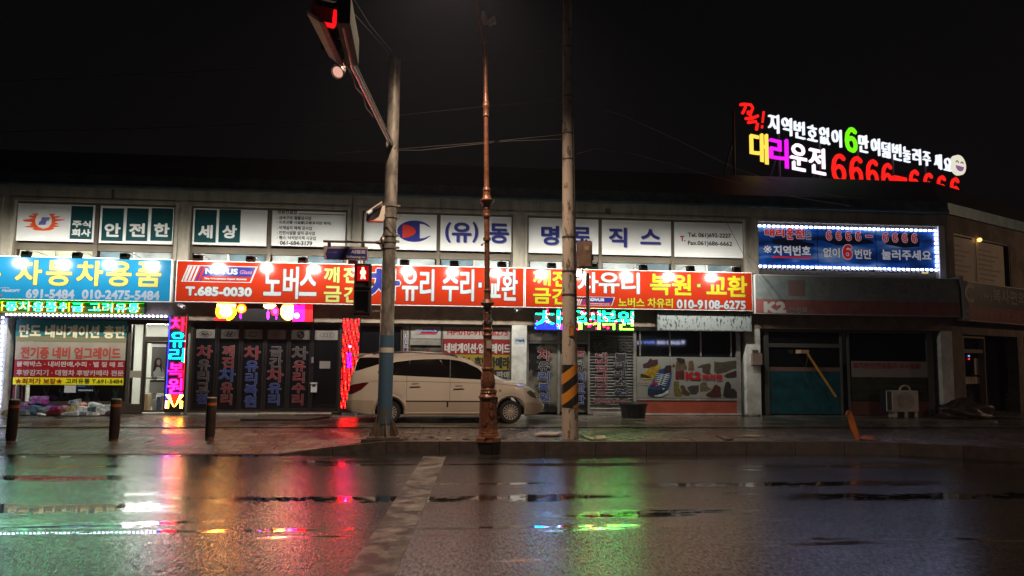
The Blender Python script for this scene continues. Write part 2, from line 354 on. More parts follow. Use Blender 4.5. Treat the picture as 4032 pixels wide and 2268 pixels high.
tag(MB().add([(-.14, 14.75, .004), (.29, 14.75, .004), (-.3, 6.7, .004), (-.5, 2, .004), (-.95, 2, .004), (-.72, 6.7, .004)], [(0, 1, 2, 5), (5, 2, 3, 4)]).build('road_line', ml), kind='structure')

# ------------------------------------------------------------------ main building
PF, PS, PW, PG, PD = Plane(0, 22.1), Plane(0, 21.72), Plane(0, 22.2), Plane(0, 22.28), Plane(0, 22.16)
BX0, BX1 = -20.0, 15.97
m_wall = mat('painted_concrete', (.29, .265, .215), .8, var=.42, vs=1.6, bump=.15, bs=25, lo=.3, hi=.7, vstr=(2.2, 1, .45))
m_lint = mat('stained_concrete', (.30, .235, .175), .85, var=.45, vs=2.2, bump=.25, bs=18, lo=.3, hi=.7)
m_pil = mat('whitewashed_concrete', (.62, .62, .58), .75, var=.35, vs=2.6, bump=.2, bs=25, lo=.3, hi=.62)
m_frame = mat('brown_aluminium', (.12, .10, .075), .4, metal=.4)
m_alu = mat('grey_aluminium', (.45, .43, .39), .35, metal=.6, var=.2)
m_dark = mat('dark_interior', (.012, .011, .011), .8)
m_glass = mat('dark_glass', (.008, .009, .011), .03, spec=.6)
BAYS = [(-16.2, -11.98), (-11.57, -7.31), (-6.9, -2.53), (-2.12, 2.28), (2.71, 9.35), (9.79, 15.6)]
WB, WT, LT, GZ = 4.25, 6.09, 2.83, .2
bld = empty('shop_building', (0, 22.1, .2), 'long two storey concrete building with shopfronts below and sign panels in its upper windows', 'building')
wl = MB(); wl.box(BX0, BX1, 22.1, 22.5, WT, 6.5); wl.box(BX0, BX1, 22.1, 22.5, LT, WB)
edges = [BX0]+[e for b in BAYS for e in b]+[BX1]
for i in range(0, len(edges), 2): wl.box(edges[i], edges[i+1], 22.1, 22.5, WB, WT)
wl.box(BX0, BX1, 30, 30.3, GZ, 6.5); wl.box(BX0, BX0+.3, 22.5, 30, GZ, 6.5)
wl.box(BX0+.3, BX1-.1, 22.5, 30, 2.95, 3.2)
wl.build('wall', m_wall, bld)
MB().box(BX0, BX1, 22.092, 22.098, LT-.001, 3.34).build('lintel', m_lint, bld)
for i in range(0, len(edges), 2):
    e = MB().box(edges[i], edges[i+1], 22.1, 22.5, -.2, LT).build('pillar', m_pil, bld)
for b in BAYS:                                        # raised plaster surround of each upper window
    MB().frame(PF, (b[0]-.09, b[1]+.09, WB-.1, WT+.09), .085, .002, .03).build('window_surround', m_wall, bld)
cap = MB(); m_cap = mat('blue_grey_metal_fascia', (.10, .17, .19), .45, metal=.3, var=.3)
cap.box(BX0, BX1, 21.95, 22.5, 6.5, 6.56); cap.hexa([(BX0, 21.97, 6.565), (BX1, 21.97, 6.565), (BX1, 22.3, 6.565), (BX0, 22.3, 6.565)], [(BX0, 22.12, 6.9), (BX1, 22.12, 6.9), (BX1, 22.3, 6.9), (BX0, 22.3, 6.9)])
cap.build('parapet_cap', m_cap, bld)
m_roof = mat('dark_metal_roof', (.02, .019, .02), .6, var=.3)
RDG = (17.6, 25.1, 8.27)
rf = MB(); rf.face([(BX0, 22.3, 6.88), (BX1, 22.3, 6.88), RDG, (BX0, RDG[1], RDG[2])]); rf.face([(BX0, RDG[1], RDG[2]), RDG, (17.6, 30.3, 6.5), (BX0, 30.3, 6.5)])
rf.face([(BX0, 22.3, 6.88), (BX0, RDG[1], RDG[2]), (BX0, 30.3, 6.5)])
rf.build('roof', m_roof, bld)
m_dr = mat('dark_grey_drain', (.07, .06, .055), .8)
for k, x0, y0, x1, y1 in ((1, 1250, 75, 1280, 175), (7, 905, 5, 960, 65), (3, 2192, 0, 2200, 560), (5, 1190, 60, 1196, 200), (7, 1185, 0, 1190, 78)):
    r = PF.rect(k, x0, y0, x1, y1); MB().pbox(PF, (r[0], r[1], max(r[2], 3.4), min(r[3], 6.49)), .001, .012).build('drain_pipe', m_dr, bld)
# upper windows: frame, mullions, and the sliding panes that show under the sign panels
m_pane = [mat('frosted_pane', (.30, .34, .34), .25, var=.25, vs=1.2), mat('bluish_pane', (.13, .19, .22), .15, var=.3, vs=1.5), mat('lit_curtain_pane', (.36, .38, .27), .3, emit=.10, ecol=(.5, .55, .3), var=.2)]
MULL = {0: [-14.1], 1: [(1, 1085, 450)], 2: [(3, 1215, 400)], 3: [(5, 1167, 450)], 4: [(7, 848, 300), (7, 1622, 330)], 5: [(10, 726, 350), (10, 1252, 380)]}
PB = [4.93, 4.93, 4.93, 4.92, 4.93, 4.63]
for bi, b in enumerate(BAYS):
    fr = MB(); dark = bi == 5
    fr.frame(PW, (b[0]+.002, b[1]-.002, WB, WT-.002), .06, -.1, .02)
    ms = [m if isinstance(m, float) else PW.hit(*m)[0] for m in MULL[bi]]
    for m_ in ms: fr.pbox(PW, (m_-.055, m_+.055, WB+.06, WT-.062), -.1, .03)
    cells = [b[0]+.06]+[q for m_ in ms for q in (m_-.055, m_+.055)]+[b[1]-.06]
    for i in range(0, len(cells), 2): fr.pbox(PW, (cells[i]+.002, cells[i+1]-.002, PB[bi]-.19, PB[bi]-.01), -.1, .016)
    fo = fr.build('window', m_frame, bld)
    for i in range(0, len(cells), 2):
        a0, a1 = cells[i], cells[i+1]; mid_ = a0+(a1-a0)*.48
        for q, (p0, p1) in enumerate(((a0+.04, mid_-.02), (mid_+.03, a1-.04))):
            mt = m_glass if dark else (m_pane[2] if (bi, i) == (1, 0) else m_pane[(i//2*2+q+bi) % 2])
            MB().pbox(PW, (p0, p1, WB+.062, PB[bi]-.2), -.08+q*.012, -.07+q*.012).build('pane', mt, fo)
        if not dark: MB().pbox(PW, (mid_-.02, mid_+.03, WB+.062, PB[bi]-.2), -.09, -.03).build('sash_bar', m_alu, fo)
    if dark: MB().pbox(PW, (b[0]+.06, b[1]-.06, WB+.06, WT-.06), -.13, -.11).build('pane', m_glass, fo)
MB().pbox(PF, (15.6, 15.8, 4.3, 6.1), .032, .10).build('window_jamb', mat('white_trim', (.7, .72, .74), .5), bld)
r = PW.rect(10, 1678, 620, 1728, 642); MB().pbox(PW, r, -.1, -.06).build('lamp_glint', glow('indoor_warm_lamp', (255, 225, 110), 1.2), bld)

# window sign panels of the upper storey (film boards set in the windows)
m_white = mat('white_board', (.74, .75, .74), .45, var=.05, vs=1.2)
m_green = mat('dark_teal_film', lin(0, 62, 66), .4); m_navy = mat('navy_letter', lin(42, 48, 128), .4)
m_grey = mat('grey_letter_shadow', (.33, .34, .36), .5); m_blk = mat('black_letter', (.02, .02, .022), .45)
m_orange = mat('orange_film', lin(228, 88, 40), .4); m_wl = mat('white_letter', (.72, .73, .72), .4)
PB2 = Plane(0, 22.165)
def board(k, x0, y0, x1, y1, label, m=None):
    r = PB2.rect(k, x0, y0, x1, y1); r = (r[0], r[1], max(r[2], 4.94), min(r[3], 6.02))
    e = empty('window_sign', PB2.pt(r[0], r[2]), label, 'sign', 'sign panels in the upper windows')
    MB().pbox(PB2, r, -.02, 0).build('panel', m or m_white, e); return e, r
def tx(k, s, x0, y0, x1, y1, P, m, e, bold=.0, off=.004, **kw): return text('lettering', s, P, P.rect(k, x0, y0, x1, y1), off, m, e, bold, **kw)
e, r = board(1, 192, 232, 1057, 655, 'white window panel with an orange splash emblem around a blue letter S')
spl = [(248, 415), (330, 405), (375, 395), (320, 380), (330, 365), (390, 362), (355, 350), (365, 342), (437, 345), (410, 370), (394, 415), (400, 460), (430, 495), (485, 515), (540, 500), (575, 460), (582, 415), (570, 375), (545, 345), (615, 347), (620, 355), (600, 365), (610, 375), (670, 375), (675, 383), (620, 395), (620, 405), (720, 410), (728, 417), (640, 428), (610, 440), (650, 455), (645, 465), (600, 470), (660, 483), (655, 492), (590, 495), (610, 512), (560, 530), (490, 537), (400, 530), (360, 518), (385, 500), (290, 498), (275, 490), (345, 478), (350, 468), (320, 462), (360, 450), (350, 438), (270, 432)]
MB().prism([PB2.hit(1, x, y) for x, y in spl], PB2, .001, .004).build('splash_emblem', m_orange, e)
mb = MB()
for j in range(9):
    t = j/8
    x0_, x1_ = (470-20*t, 560-25*t) if j < 4 else ((455, 525) if j == 4 else (440-25*(t-.6), 520-20*(t-.6)))
    y = 386+j*9.5; mb.prism([PB2.hit(1, *q) for q in ((x0_-4, y+7), (x1_-4, y+7), (x1_, y), (x0_, y))], PB2, .001, .004)
mb.build('letter_emblem', mat('royal_blue_film', lin(45, 48, 160), .4), e)
MB().pbox(PB2, PB2.rect(1, 790, 262, 1035, 630), .001, .003).build('colour_block', m_green, e)
tx(1, '주식', 808, 420, 1018, 500, PB2, m_wl, e, .012, .005); tx(1, '회사', 802, 515, 1015, 600, PB2, m_wl, e, .012, .005)
e, r = board(1, 1115, 265, 1940, 680, 'white window panel with three dark teal blocks each holding one letter')
for s, x0, x1 in (('안', 1140, 1380), ('전', 1415, 1655), ('한', 1690, 1930)):
    MB().pbox(PB2, PB2.rect(1, x0, 285, x1, 650), .001, .003).build('colour_block', m_green, e)
    tx(1, s, x0+28, 450, x0+210, 605, PB2, m_wl, e, .018, .005)
e, r = board(3, 300, 178, 1180, 622, 'white window panel with two dark teal letter blocks and a blank right half')
for s, x0, x1 in (('세', 322, 578), ('상', 610, 865)):
    MB().pbox(PB2, PB2.rect(3, x0, 197, x1, 588), .001, .003).build('colour_block', m_green, e)
    tx(3, s, x0+40, 378, x0+215, 540, PB2, m_wl, e, .018, .005)
e, r = board(3, 1240, 200, 2115, 635, 'white window panel with a list of black lines of small text and a phone number')
tx(3, '전문건설업', 1308, 205, 1535, 250, PB2, m_blk, e, .003)
MB().pbox(PB2, PB2.rect(3, 1555, 250, 2105, 258), .001, .003).build('rule', m_blk, e)
for i, (s, x1) in enumerate((('- 금속구조 철물공사업', 1705), ('- 도로교통 시설물(교통표지판 제작)', 1945), ('- 비계설치 해체 공사업', 1715), ('- 안전시설물 설치 공사업', 1750), ('- 휀스. 낙석방지책 시공업', 1762))):
    tx(3, s, 1298, 276+59*i, x1, 318+60*i, PB2, m_blk, e, .003)
tx(3, '061-684-3179', 1335, 570, 1720, 622, PB2, m_blk, e, .006)
e, r = board(5, 280, 225, 1145, 672, 'white window panel with a blue round emblem holding a red wedge behind the grey pole')
out = [(680, 455)]+[(880+205*math.cos(t), 455-128*math.sin(t)) for t in np.linspace(math.pi, .32, 22)]+[(1050, 402), (1000, 375), (945, 365), (945, 540), (1000, 535), (1045, 515), (1072, 516)]+[(880+205*math.cos(t), 455-128*math.sin(t)) for t in np.linspace(-.42, -math.pi+.05, 22)]
MB().prism([PB2.hit(5, x, y) for x, y in out], PB2, .001, .004).build('round_emblem', m_navy, e)
MB().prism([PB2.hit(5, x, y) for x, y in ((740, 375), (800, 380), (860, 400), (895, 440), (898, 470), (870, 500), (810, 525), (740, 535))], PB2, .005, .007).build('wedge_emblem', mat('red_film', lin(205, 60, 45), .4), e)
e, r = board(5, 1190, 250, 2035, 692, 'white window panel with large navy shadowed letters, partly behind the ornate lamp post')
def shad(k, s, x0, y0, x1, y1, e, b=.022):
    text('letter_shadow', s, PB2, PB2.rect(k, x0+8, y0+8, x1+8, y1+8), .002, m_grey, e, b); tx(k, s, x0, y0, x1, y1, PB2, m_navy, e, b, .006)
shad(5, '(', 1245, 345, 1315, 590, e, .02); shad(5, '유', 1325, 350, 1560, 590, e); shad(5, ')', 1570, 345, 1640, 590, e, .02); shad(5, '동', 1770, 362, 2005, 600, e)
e, r = board(7, 85, 92, 830, 482, 'white window panel with large navy letters, crossed by the concrete pole')
shad(7, '명', 218, 185, 410, 395, e); shad(7, '로', 560, 200, 750, 375, e)
e, r = board(7, 868, 118, 1605, 502, 'white window panel with two large navy letters right of the concrete pole')
shad(7, '직', 940, 205, 1135, 418, e); shad(7, '스', 1275, 222, 1495, 388, e)
e, r = board(7, 1640, 145, 2370, 525, 'white window panel with two lines of telephone and fax numbers')
tx(7, 'T.', 1702, 295, 1760, 355, PB2, mat('dark_red_letter', lin(150, 40, 40), .4), e, .012)
tx(7, 'Tel. 061)692-2227', 1785, 265, 2245, 325, PB2, m_blk, e, .006); tx(7, 'Fax.061)686-6662', 1785, 352, 2258, 412, PB2, m_blk, e, .006)

# ------------------------------------------------------------------ shop signs
m_edge = mat('white_sign_edge', (.75, .73, .7), .4)
v_blue = vinyl('sky_blue_vinyl', (38, 158, 214), .55, .17); v_red = vinyl('orange_red_vinyl', (222, 62, 28), .42, .16)
v_yel = vinyl('yellow_vinyl', (246, 228, 40), .42, .18); v_pale = vinyl('pale_yellow_vinyl', (248, 240, 130), .42, .18)
v_wht = vinyl('white_vinyl', (232, 238, 242), .40, .18); v_blk = mat('black_vinyl', (.02, .025, .03), .3); v_navy = vinyl('navy_vinyl', (50, 58, 165), .35, .25)
v_silver = vinyl('silver_vinyl', (190, 205, 225), .5, .3)
def sign_box(name, r, P, label, m, edge=.02, depth=.36, group='lit shop signs over the shopfronts'):
    e = empty(name, P.pt(r[0], r[2], -depth), label, 'sign', group)
    MB().pbox(P, r, -depth, -.004).build('sign_case', m_edge, e)
    MB().pbox(P, (r[0]+edge, r[1]-edge, r[2]+edge, r[3]-edge), -.003, .002).build('sign_face', m, e); return e
SZ0, SZ1 = 3.32, 4.47
x1 = PS.hit(1, 1915, 1090)[0]
e = sign_box('shop_sign', (-13.2, x1, SZ0-.01, SZ1+.02), PS, 'sky blue shop sign with large pale yellow letters outlined in black and two phone numbers', v_blue)
def ot(k, s, x0, y0, x1, y1, m, mo, e, bold, line, P=PS, **kw): return otext(s, P, P.rect(k, x0, y0, x1, y1), .004, m, mo, e, bold, line, **kw)
for s, x0, y0, x1_, y1 in (('통', -290, 866, 15, 1150), ('자', 170, 862, 475, 1145), ('동', 515, 868, 810, 1155), ('차', 855, 870, 1155, 1155), ('용', 1190, 875, 1475, 1160), ('품', 1520, 882, 1808, 1165)):
    ot(1, s, x0, y0, x1_, y1, v_pale, v_blk, e, .024, .012)
tx(1, '691-5484', 288, 1190, 835, 1298, PS, v_silver, e, .016); tx(1, '010-2475-5484', 915, 1200, 1788, 1308, PS, v_silver, e, .016)
tx(1, 'HYUNDAI', -60, 1165, 105, 1182, PS, v_silver, e, .001); tx(1, 'MnSOFT', 25, 1190, 225, 1222, PS, v_silver, e, .008, shear=.25)
MB().prism([PS.hit(1, *q) for q in ((-60, 1262), (30, 1250), (38, 1258), (-20, 1272), (-60, 1275))], PS, .003, .006).build('swoosh', vinyl('orange_vinyl', (215, 130, 90), .3), e)
# the wind-screen emblem used on several signs
def emblem(e, P, r, off, small=False, border=True):
    a0, a1, z0, z1 = r; w, h = a1-a0, z1-z0; sl = .36*h
    def slab(u0, u1, t0, t1, m, o, nm): MB().prism([(a0+u0*w+sl*t0, z0+t0*h), (a0+u1*w+sl*t0, z0+t0*h), (a0+u1*w+sl*t1, z0+t1*h), (a0+u0*w+sl*t1, z0+t1*h)], P, off+o-.002, off+o).build(nm, m, e)
    W1 = 1-sl/w
    if border:
        slab(0, W1, 0, 1, v_wht, .003, 'emblem_border'); slab(.02, W1-.02, .05, .95, v_red, .006, 'emblem_field')
    b0 = .02 if border else 0
    slab(.24, W1-.03, .36, .93, v_navy, .009, 'emblem_band'); slab(.20, W1-.03, .08, .33, v_red if border else mat('emblem_red', lin(190, 40, 50), .4), .009, 'emblem_band')
    for i in range(5): slab(.03+.052*i, .03+.052*i+.034-.004*i, .05, .95, v_wht if i < 2 or not border else (v_navy if i > 2 else v_wht), .012, 'emblem_stripe')
    s0 = a0+.27*w+sl*.5; s1 = a0+(.74 if border else .9)*w
    text('lettering', 'NOVUS', P, (s0, s1, z0+.48*h, z0+.84*h), off+.013, v_wht, e, .012 if h > .25 else .004, .0)
    if border and not small:
        text('lettering', 'Glass', P, (a0+.765*w, a0+.93*w, z0+.52*h, z0+.76*h), off+.013, vinyl('pinkish_vinyl', (215, 150, 190), .3), e, .004, .2)
    if border: text('lettering', 'The Windshield Repair Experts', P, (a0+.30*w, a0+.86*w, z0+.13*h, z0+.27*h), off+.013, v_wht, e, .004, .2)
xs_ = PS.hit(5, 2192, 1100)[0]; xe = PS.hit(7, 2475, 900)[0]; xl = PS.hit(3, 98, 1050)[0]
e = sign_box('shop_sign', (xl, xs_-.012, SZ0, SZ1), PS, 'long orange red shop sign with a navy emblem at its left end', v_red)
emblem(e, PS, PS.rect(3, 165, 865, 1070, 1062), .004)
ot(3, 'T.685-0030', 212, 1115, 1003, 1228, v_wht, v_blk, e, .020, .012)
for s, x0, y0, x1_, y1 in (('노', 1142, 880, 1355, 1222), ('버', 1372, 875, 1558, 1262), ('스', 1565, 885, 1775, 1225)): ot(3, s, x0, y0, x1_, y1, v_wht, v_blk, e, .019, .014)
for s, x0, y0, x1_, y1 in (('깨', 1860, 878, 2045, 1068), ('진', 2090, 882, 2265, 1072), ('금', 1855, 1105, 2068, 1298), ('간', 2095, 1110, 2275, 1302)): ot(3, s, x0, y0, x1_, y1, v_pale, v_blk, e, .017, .012)
r = PS.rect(5, 330, 890, 712, 1285); otext('차', PS, r, .004, v_navy, v_wht, e, .040, .028)
for s, x0, y0, x1_, y1 in (('유', 732, 900, 928, 1285), ('리', 945, 905, 1118, 1288), ('수', 1210, 905, 1408, 1290), ('리', 1425, 905, 1592, 1290), ('교', 1760, 940, 1910, 1248), ('환', 1918, 905, 2110, 1282)): ot(5, s, x0, y0, x1_, y1, v_wht, v_blk, e, .019, .014)
MB().pbox(PS, PS.rect(5, 1632, 1055, 1690, 1135), .003, .005).build('letter_outline', v_blk, e); MB().pbox(PS, PS.rect(5, 1642, 1066, 1680, 1124), .006, .009).build('lettering', v_wht, e)
e = sign_box('shop_sign', (xs_+.012, xe, SZ0, SZ1), PS, 'orange red shop sign behind the concrete pole with yellow and white letters', v_red)
for s, x0, y0, x1_, y1 in (('깨', 130, 660, 320, 828), ('진', 340, 668, 520, 838), ('금', 130, 852, 325, 1020), ('간', 335, 852, 520, 1028)): ot(7, s, x0, y0, x1_, y1, v_yel, v_blk, e, .017, .012)
for s, x0, y0, x1_, y1 in (('차', 605, 682, 832, 905), ('유', 832, 685, 1055, 910), ('리', 1075, 688, 1272, 916)): ot(7, s, x0, y0, x1_, y1, v_wht, v_blk, e, .019, .012)
for s, x0, y0, x1_, y1 in (('복', 1378, 700, 1600, 928), ('원', 1612, 705, 1820, 930), ('교', 1980, 735, 2200, 922), ('환', 2205, 722, 2420, 948)): ot(7, s, x0, y0, x1_, y1, v_yel, v_blk, e, .019, .012)
MB().pbox(PS, PS.rect(7, 1876, 803, 1926, 850), .003, .005).build('letter_outline', v_blk, e); MB().pbox(PS, PS.rect(7, 1884, 811, 1918, 842), .006, .009).build('lettering', v_yel, e)
emblem(e, PS, PS.rect(7, 560, 945, 1008, 1040), .004, True)
ot(7, '노버스 차유리', 1042, 958, 1625, 1060, v_yel, v_blk, e, .010, .010); ot(7, '010-9108-6275', 1665, 980, 2402, 1078, v_wht, v_blk, e, .014, .012)
# unlit grey sign and the copy shop sign on the wing
m_gs = mat('grey_unlit_board', (.22, .26, .26), .5, var=.15); m_gr = mat('faded_red_band', (.30, .10, .09), .5, var=.2)
r = PS.rect(10, 165, 640, 1950, 1045); r = (r[0], 16.0, 3.25, 4.42)
e = sign_box('shop_sign', r, PS, 'unlit grey shop sign with a dull red band, right of the orange red signs', m_gs)
MB().pbox(PS, (r[0]+.02, r[1]-.02, r[2]+.02, 3.68), .003, .005).build('colour_band', m_gr, e)
m_fl = mat('faint_letter', (.27, .28, .27), .6); m_fw = mat('pale_letter', (.5, .47, .45), .5)
for s, x0, x1_ in (('산', 690, 855), ('업', 925, 1090), ('안', 1155, 1330), ('전', 1400, 1560), ('사', 1640, 1790)): tx(10, s, x0, 690+x0*.012, x1_, 822+x0*.012, PS, m_fl, e, .018)
MB().pbox(PS, PS.rect(10, 462, 690, 608, 832), .003, .006).build('square_emblem', mat('dull_red', (.22, .14, .13), .5), e)
tx(10, 'K2', 242, 880, 445, 985, PS, m_fw, e, .034, .008); tx(10, '안전화', 472, 932, 640, 985, PS, m_fl, e, .006, .008)
MB().prism([(16.0, 4.42), (15.9, 4.47), (16.12, 4.5), (16.2, 3.2), (16.1, 3.18), (16.07, 4.1)], PS, -.3, .02).build('torn_end_cap', mat('pale_plastic', (.5, .5, .49), .5), e)

# LED-bordered blue window sign in the last bay
PL = Plane(0, 22.13)
m_lb = node_mat('printed_blue_poster'); mm, N_, L_, b_ = m_lb
_tc = N_.new('ShaderNodeTexCoord'); _mp = N_.new('ShaderNodeMapping'); _mp.inputs['Scale'].default_value = (.35, 1, 1.6); _mp.inputs['Rotation'].default_value = (0, .5, 0); L_.new(_tc.outputs['Object'], _mp.inputs[0])
_n = N_.new('ShaderNodeTexNoise'); _n.inputs['Scale'].default_value = 1.6; _n.inputs['Detail'].default_value = 3; L_.new(_mp.outputs[0], _n.inputs['Vector'])
_r = N_.new('ShaderNodeValToRGB'); L_.new(_n.outputs['Fac'], _r.inputs[0]); _r.color_ramp.elements[0].position = .36; _r.color_ramp.elements[0].color = (*lin(14, 30, 70), 1); _r.color_ramp.elements[1].position = .72; _r.color_ramp.elements[1].color = (*lin(150, 185, 225), 1)
_m = _r.color_ramp.elements.new(.52); _m.color = (*lin(20, 80, 170), 1); L_.new(_r.outputs[0], b_.inputs['Base Color']); L_.new(_r.outputs[0], b_.inputs['Emission Color']); b_.inputs['Emission Strength'].default_value = .22; b_.inputs['Roughness'].default_value = .3
cols = [(192, 722), (732, 1247), (1258, 1788)]
e = empty('led_window_sign', (9.8, 22.13, 4.7), 'dark blue three panel window sign edged all round with bright white lamps', 'sign')
lr = []
for x0, x1_ in cols:
    ra = PL.rect(10, x0, 160+(x0+x1_)/2*.036, x1_, 490+(x0+x1_)/2*.038); ra = (ra[0], ra[1], 4.72, 5.98); lr.append(ra)
    MB().pbox(PL, ra, -.03, 0).build('panel', mm, e)
m_or = mat('bright_red_letter', lin(225, 40, 40), .4, emit=.25, ecol=lin(225, 40, 40)); m_ol = mat('pale_letter_outline', lin(225, 225, 240), .4, emit=.25, ecol=lin(225, 225, 240)); m_on = mat('blue_letter', lin(40, 60, 150), .4)
q = lambda s, x0, y0, x1_, y1, m, mo, b=.016, l=.014: otext(s, PL, PL.rect(10, x0, y0, x1_, y1), .004, m, mo, e, b, l)
q('대리', 252, 228, 428, 302, m_or, m_ol); q('운', 445, 215, 510, 325, m_or, m_ol); q('전', 520, 228, 610, 318, m_or, m_ol); q('은', 620, 250, 670, 325, m_on, m_ol, .008)
q('６６６６', 802, 250, 1115, 335, m_or, m_ol, .01); q('-', 1155, 288, 1220, 306, m_or, m_ol, .008); q('６６６６', 1308, 268, 1618, 352, m_or, m_ol, .01)
q('※', 240, 378, 315, 448, m_ol, m_blk, .004, .01); q('지역번호', 328, 380, 665, 472, m_ol, m_blk, .014); q('없이', 775, 400, 925, 490, m_ol, m_blk, .012); q('６', 950, 372, 1035, 502, m_or, m_ol, .03, .02); q('번만', 1058, 412, 1210, 500, m_ol, m_blk, .012); q('눌러주세요', 1298, 418, 1745, 512, m_ol, m_blk, .012)
MB().pbox(PL, PL.rect(10, 315, 478, 680, 492), .003, .006).build('underline', m_or, e)
ms_ = MB()
for pts in (((320, 330), (420, 318), (520, 320), (600, 350), (690, 360), (700, 385), (560, 395), (330, 365)), ((760, 330), (1000, 310), (1200, 330), (1240, 360), (900, 380))): ms_.prism([PL.hit(10, *p) for p in pts], PL, .001, .003)
ms_.prism([PL.hit(10, *p) for p in ((1330, 330), (1450, 270), (1600, 268), (1640, 320), (1640, 390), (1500, 400), (1340, 370))], PL, .001, .003); ms_.build('car_silhouette', mat('dark_blue_print', lin(24, 30, 52), .3, emit=.1), e)
m_bulb = glow('cold_white_lamp', (205, 214, 255), 12.0)
bm_ = MB().pbox(Plane(0, 0), (-.042, .042, -.028, .028), 0, .02); b0 = bm_.build('bulb', m_bulb); b0.parent = e; first = True
def bulb(x, z, vert=False):
    global first
    o = b0 if first else b0.copy()
    if not first: COL.objects.link(o); o.parent = e
    first = False; L = e.location; o.location = (x-L[0], 22.11-L[1], z-L[2]); o.rotation_euler = (0, math.pi/2 if vert else 0, 0)
for ra in lr:
    for i in range(13):
        xx = ra[0]+.05+(ra[1]-ra[0]-.1)*i/12; bulb(xx, ra[3]-.02); bulb(xx, ra[2]+.0)
for i in range(1, 9): bulb(lr[2][1]-.02, lr[2][2]+(lr[2][3]-lr[2][2])*i/9, True)

# ------------------------------------------------------------------ shopfronts (ground floor)
m_door = mat('dark_door_panel', (.022, .018, .018), .35, var=.3); m_rub = mat('black_rubber', (.012, .012, .012), .7)
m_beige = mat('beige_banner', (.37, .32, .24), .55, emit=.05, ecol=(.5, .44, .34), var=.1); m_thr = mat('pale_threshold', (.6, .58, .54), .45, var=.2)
pb = lambda P, k, x0, y0, x1, y1, o0, o1, nm, m, par: MB().pbox(P, P.rect(k, x0, y0, x1, y1), o0, o1).build(nm, m, par)
glassm, N_, L_, b_ = node_mat('clear_glass')
_o = N_['Material Output']; _t = N_.new('ShaderNodeBsdfTransparent'); _t.inputs[0].default_value = (.93, .95, .94, 1); _g = N_.new('ShaderNodeBsdfGlossy'); _g.inputs['Roughness'].default_value = .02
_f = N_.new('ShaderNodeFresnel'); _f.inputs[0].default_value = 1.5; _x = N_.new('ShaderNodeMixShader'); L_.new(_f.outputs[0], _x.inputs[0]); L_.new(_t.outputs[0], _x.inputs[1]); L_.new(_g.outputs[0], _x.inputs[2]); L_.new(_x.outputs[0], _o.inputs[0])
PI_ = Plane(0, 22.40)
# shop A: lit car-accessory shop
ax0, ax1 = -11.3, -6.93
sf = MB()
r = PG.rect(2, 1165, 215, 1200, 1100); xm = (r[0]+r[1])/2
xd = PG.hit(2, 1318, 600)[0]; xe2 = PG.hit(2, 1545, 600)[0]; zt = PG.hit(2, 1440, 410)[1]; zb = PG.hit(2, 1440, 1065)[1]
for a0, a1 in ((ax0, ax0+.07), (xm-.04, xm+.04), (xd-.03, xd+.03), (xe2-.01, xe2+.05)): sf.pbox(PG, (a0, a1, .24, LT), -.06, .03)
sf.pbox(PG, (ax0+.07, xm-.04, 2.66, LT), -.06, .03); sf.pbox(PG, (xm+.04, xd-.03, 2.70, LT), -.06, .03); sf.pbox(PG, (xd+.03, xe2-.01, 2.72, LT), -.06, .03); sf.pbox(PG, (xm+.04, xd-.03, .24, .5), -.05, .02)
sf.pbox(PG, (xd+.03, xe2-.01, zt-.06, zt+.07), -.06, .03); sf.pbox(PG, (ax0+.07, xm-.04, .24, .56), -.05, .02)
sfo = sf.build('shopfront_frame', m_frame, bld)
MB().pbox(PG, (xm+.04, xd-.03, .5, 2.70), -.03, -.022).build('side_pane', glassm, sfo); MB().pbox(PG, (xd+.03, xe2-.01, zt+.07, 2.72), -.03, -.022).build('transom_pane', glassm, sfo)
MB().pbox(PG, (ax0+.07, xm-.04, .56, 2.66), -.03, -.022).build('display_pane', glassm, sfo)
dr = MB().frame(PG, (xd+.035, xe2-.015, .28, zt-.065), .05, -.04, .0).build('glass_door', m_frame, bld)
MB().pbox(PG, (xd+.085, xe2-.065, .33, zt-.115), -.03, -.022).build('door_pane', glassm, dr); pb(PG, 2, 1340, 762, 1525, 775, .002, .03, 'push_bar', m_frame, dr)
# poster on the glass door: woman with long dark hair in a white blouse
po = pb(PG, 2, 1392, 480, 1530, 755, -.02, -.014, 'door_poster', mat('dim_poster', (.17, .17, .155), .5), dr)
PP = PG
def blob(pts, k, P, off, nm, m, par): return MB().prism([P.hit(k, *q_) for q_ in pts], P, off, off+.003).build(nm, m, par)
blob(((1412, 752), (1408, 700), (1440, 668), (1470, 660), (1500, 690), (1522, 752)), 2, PP, -.013, 'poster_print', mat('print_white', (.5, .5, .48), .5), po)
blob(((1405, 710), (1415, 660), (1420, 610), (1435, 585), (1460, 580), (1480, 592), (1486, 625), (1484, 665), (1494, 712), (1488, 718), (1470, 670), (1440, 665), (1425, 700)), 2, PP, -.0095, 'poster_print', mat('print_dark_hair', (.02, .017, .015), .5), po)
blob(((1440, 610), (1462, 596), (1476, 612), (1474, 640), (1460, 655), (1444, 640)), 2, PP, -.006, 'poster_print', mat('print_skin', (.36, .25, .2), .5), po)
pb(PG, 2, 1392, 440, 1535, 475, -.02, -.014, 'door_notice', m_white, dr); pb(PG, 2, 1372, 785, 1520, 905, -.02, -.014, 'door_notice', mat('grey_notice', (.34, .34, .32), .5), dr)
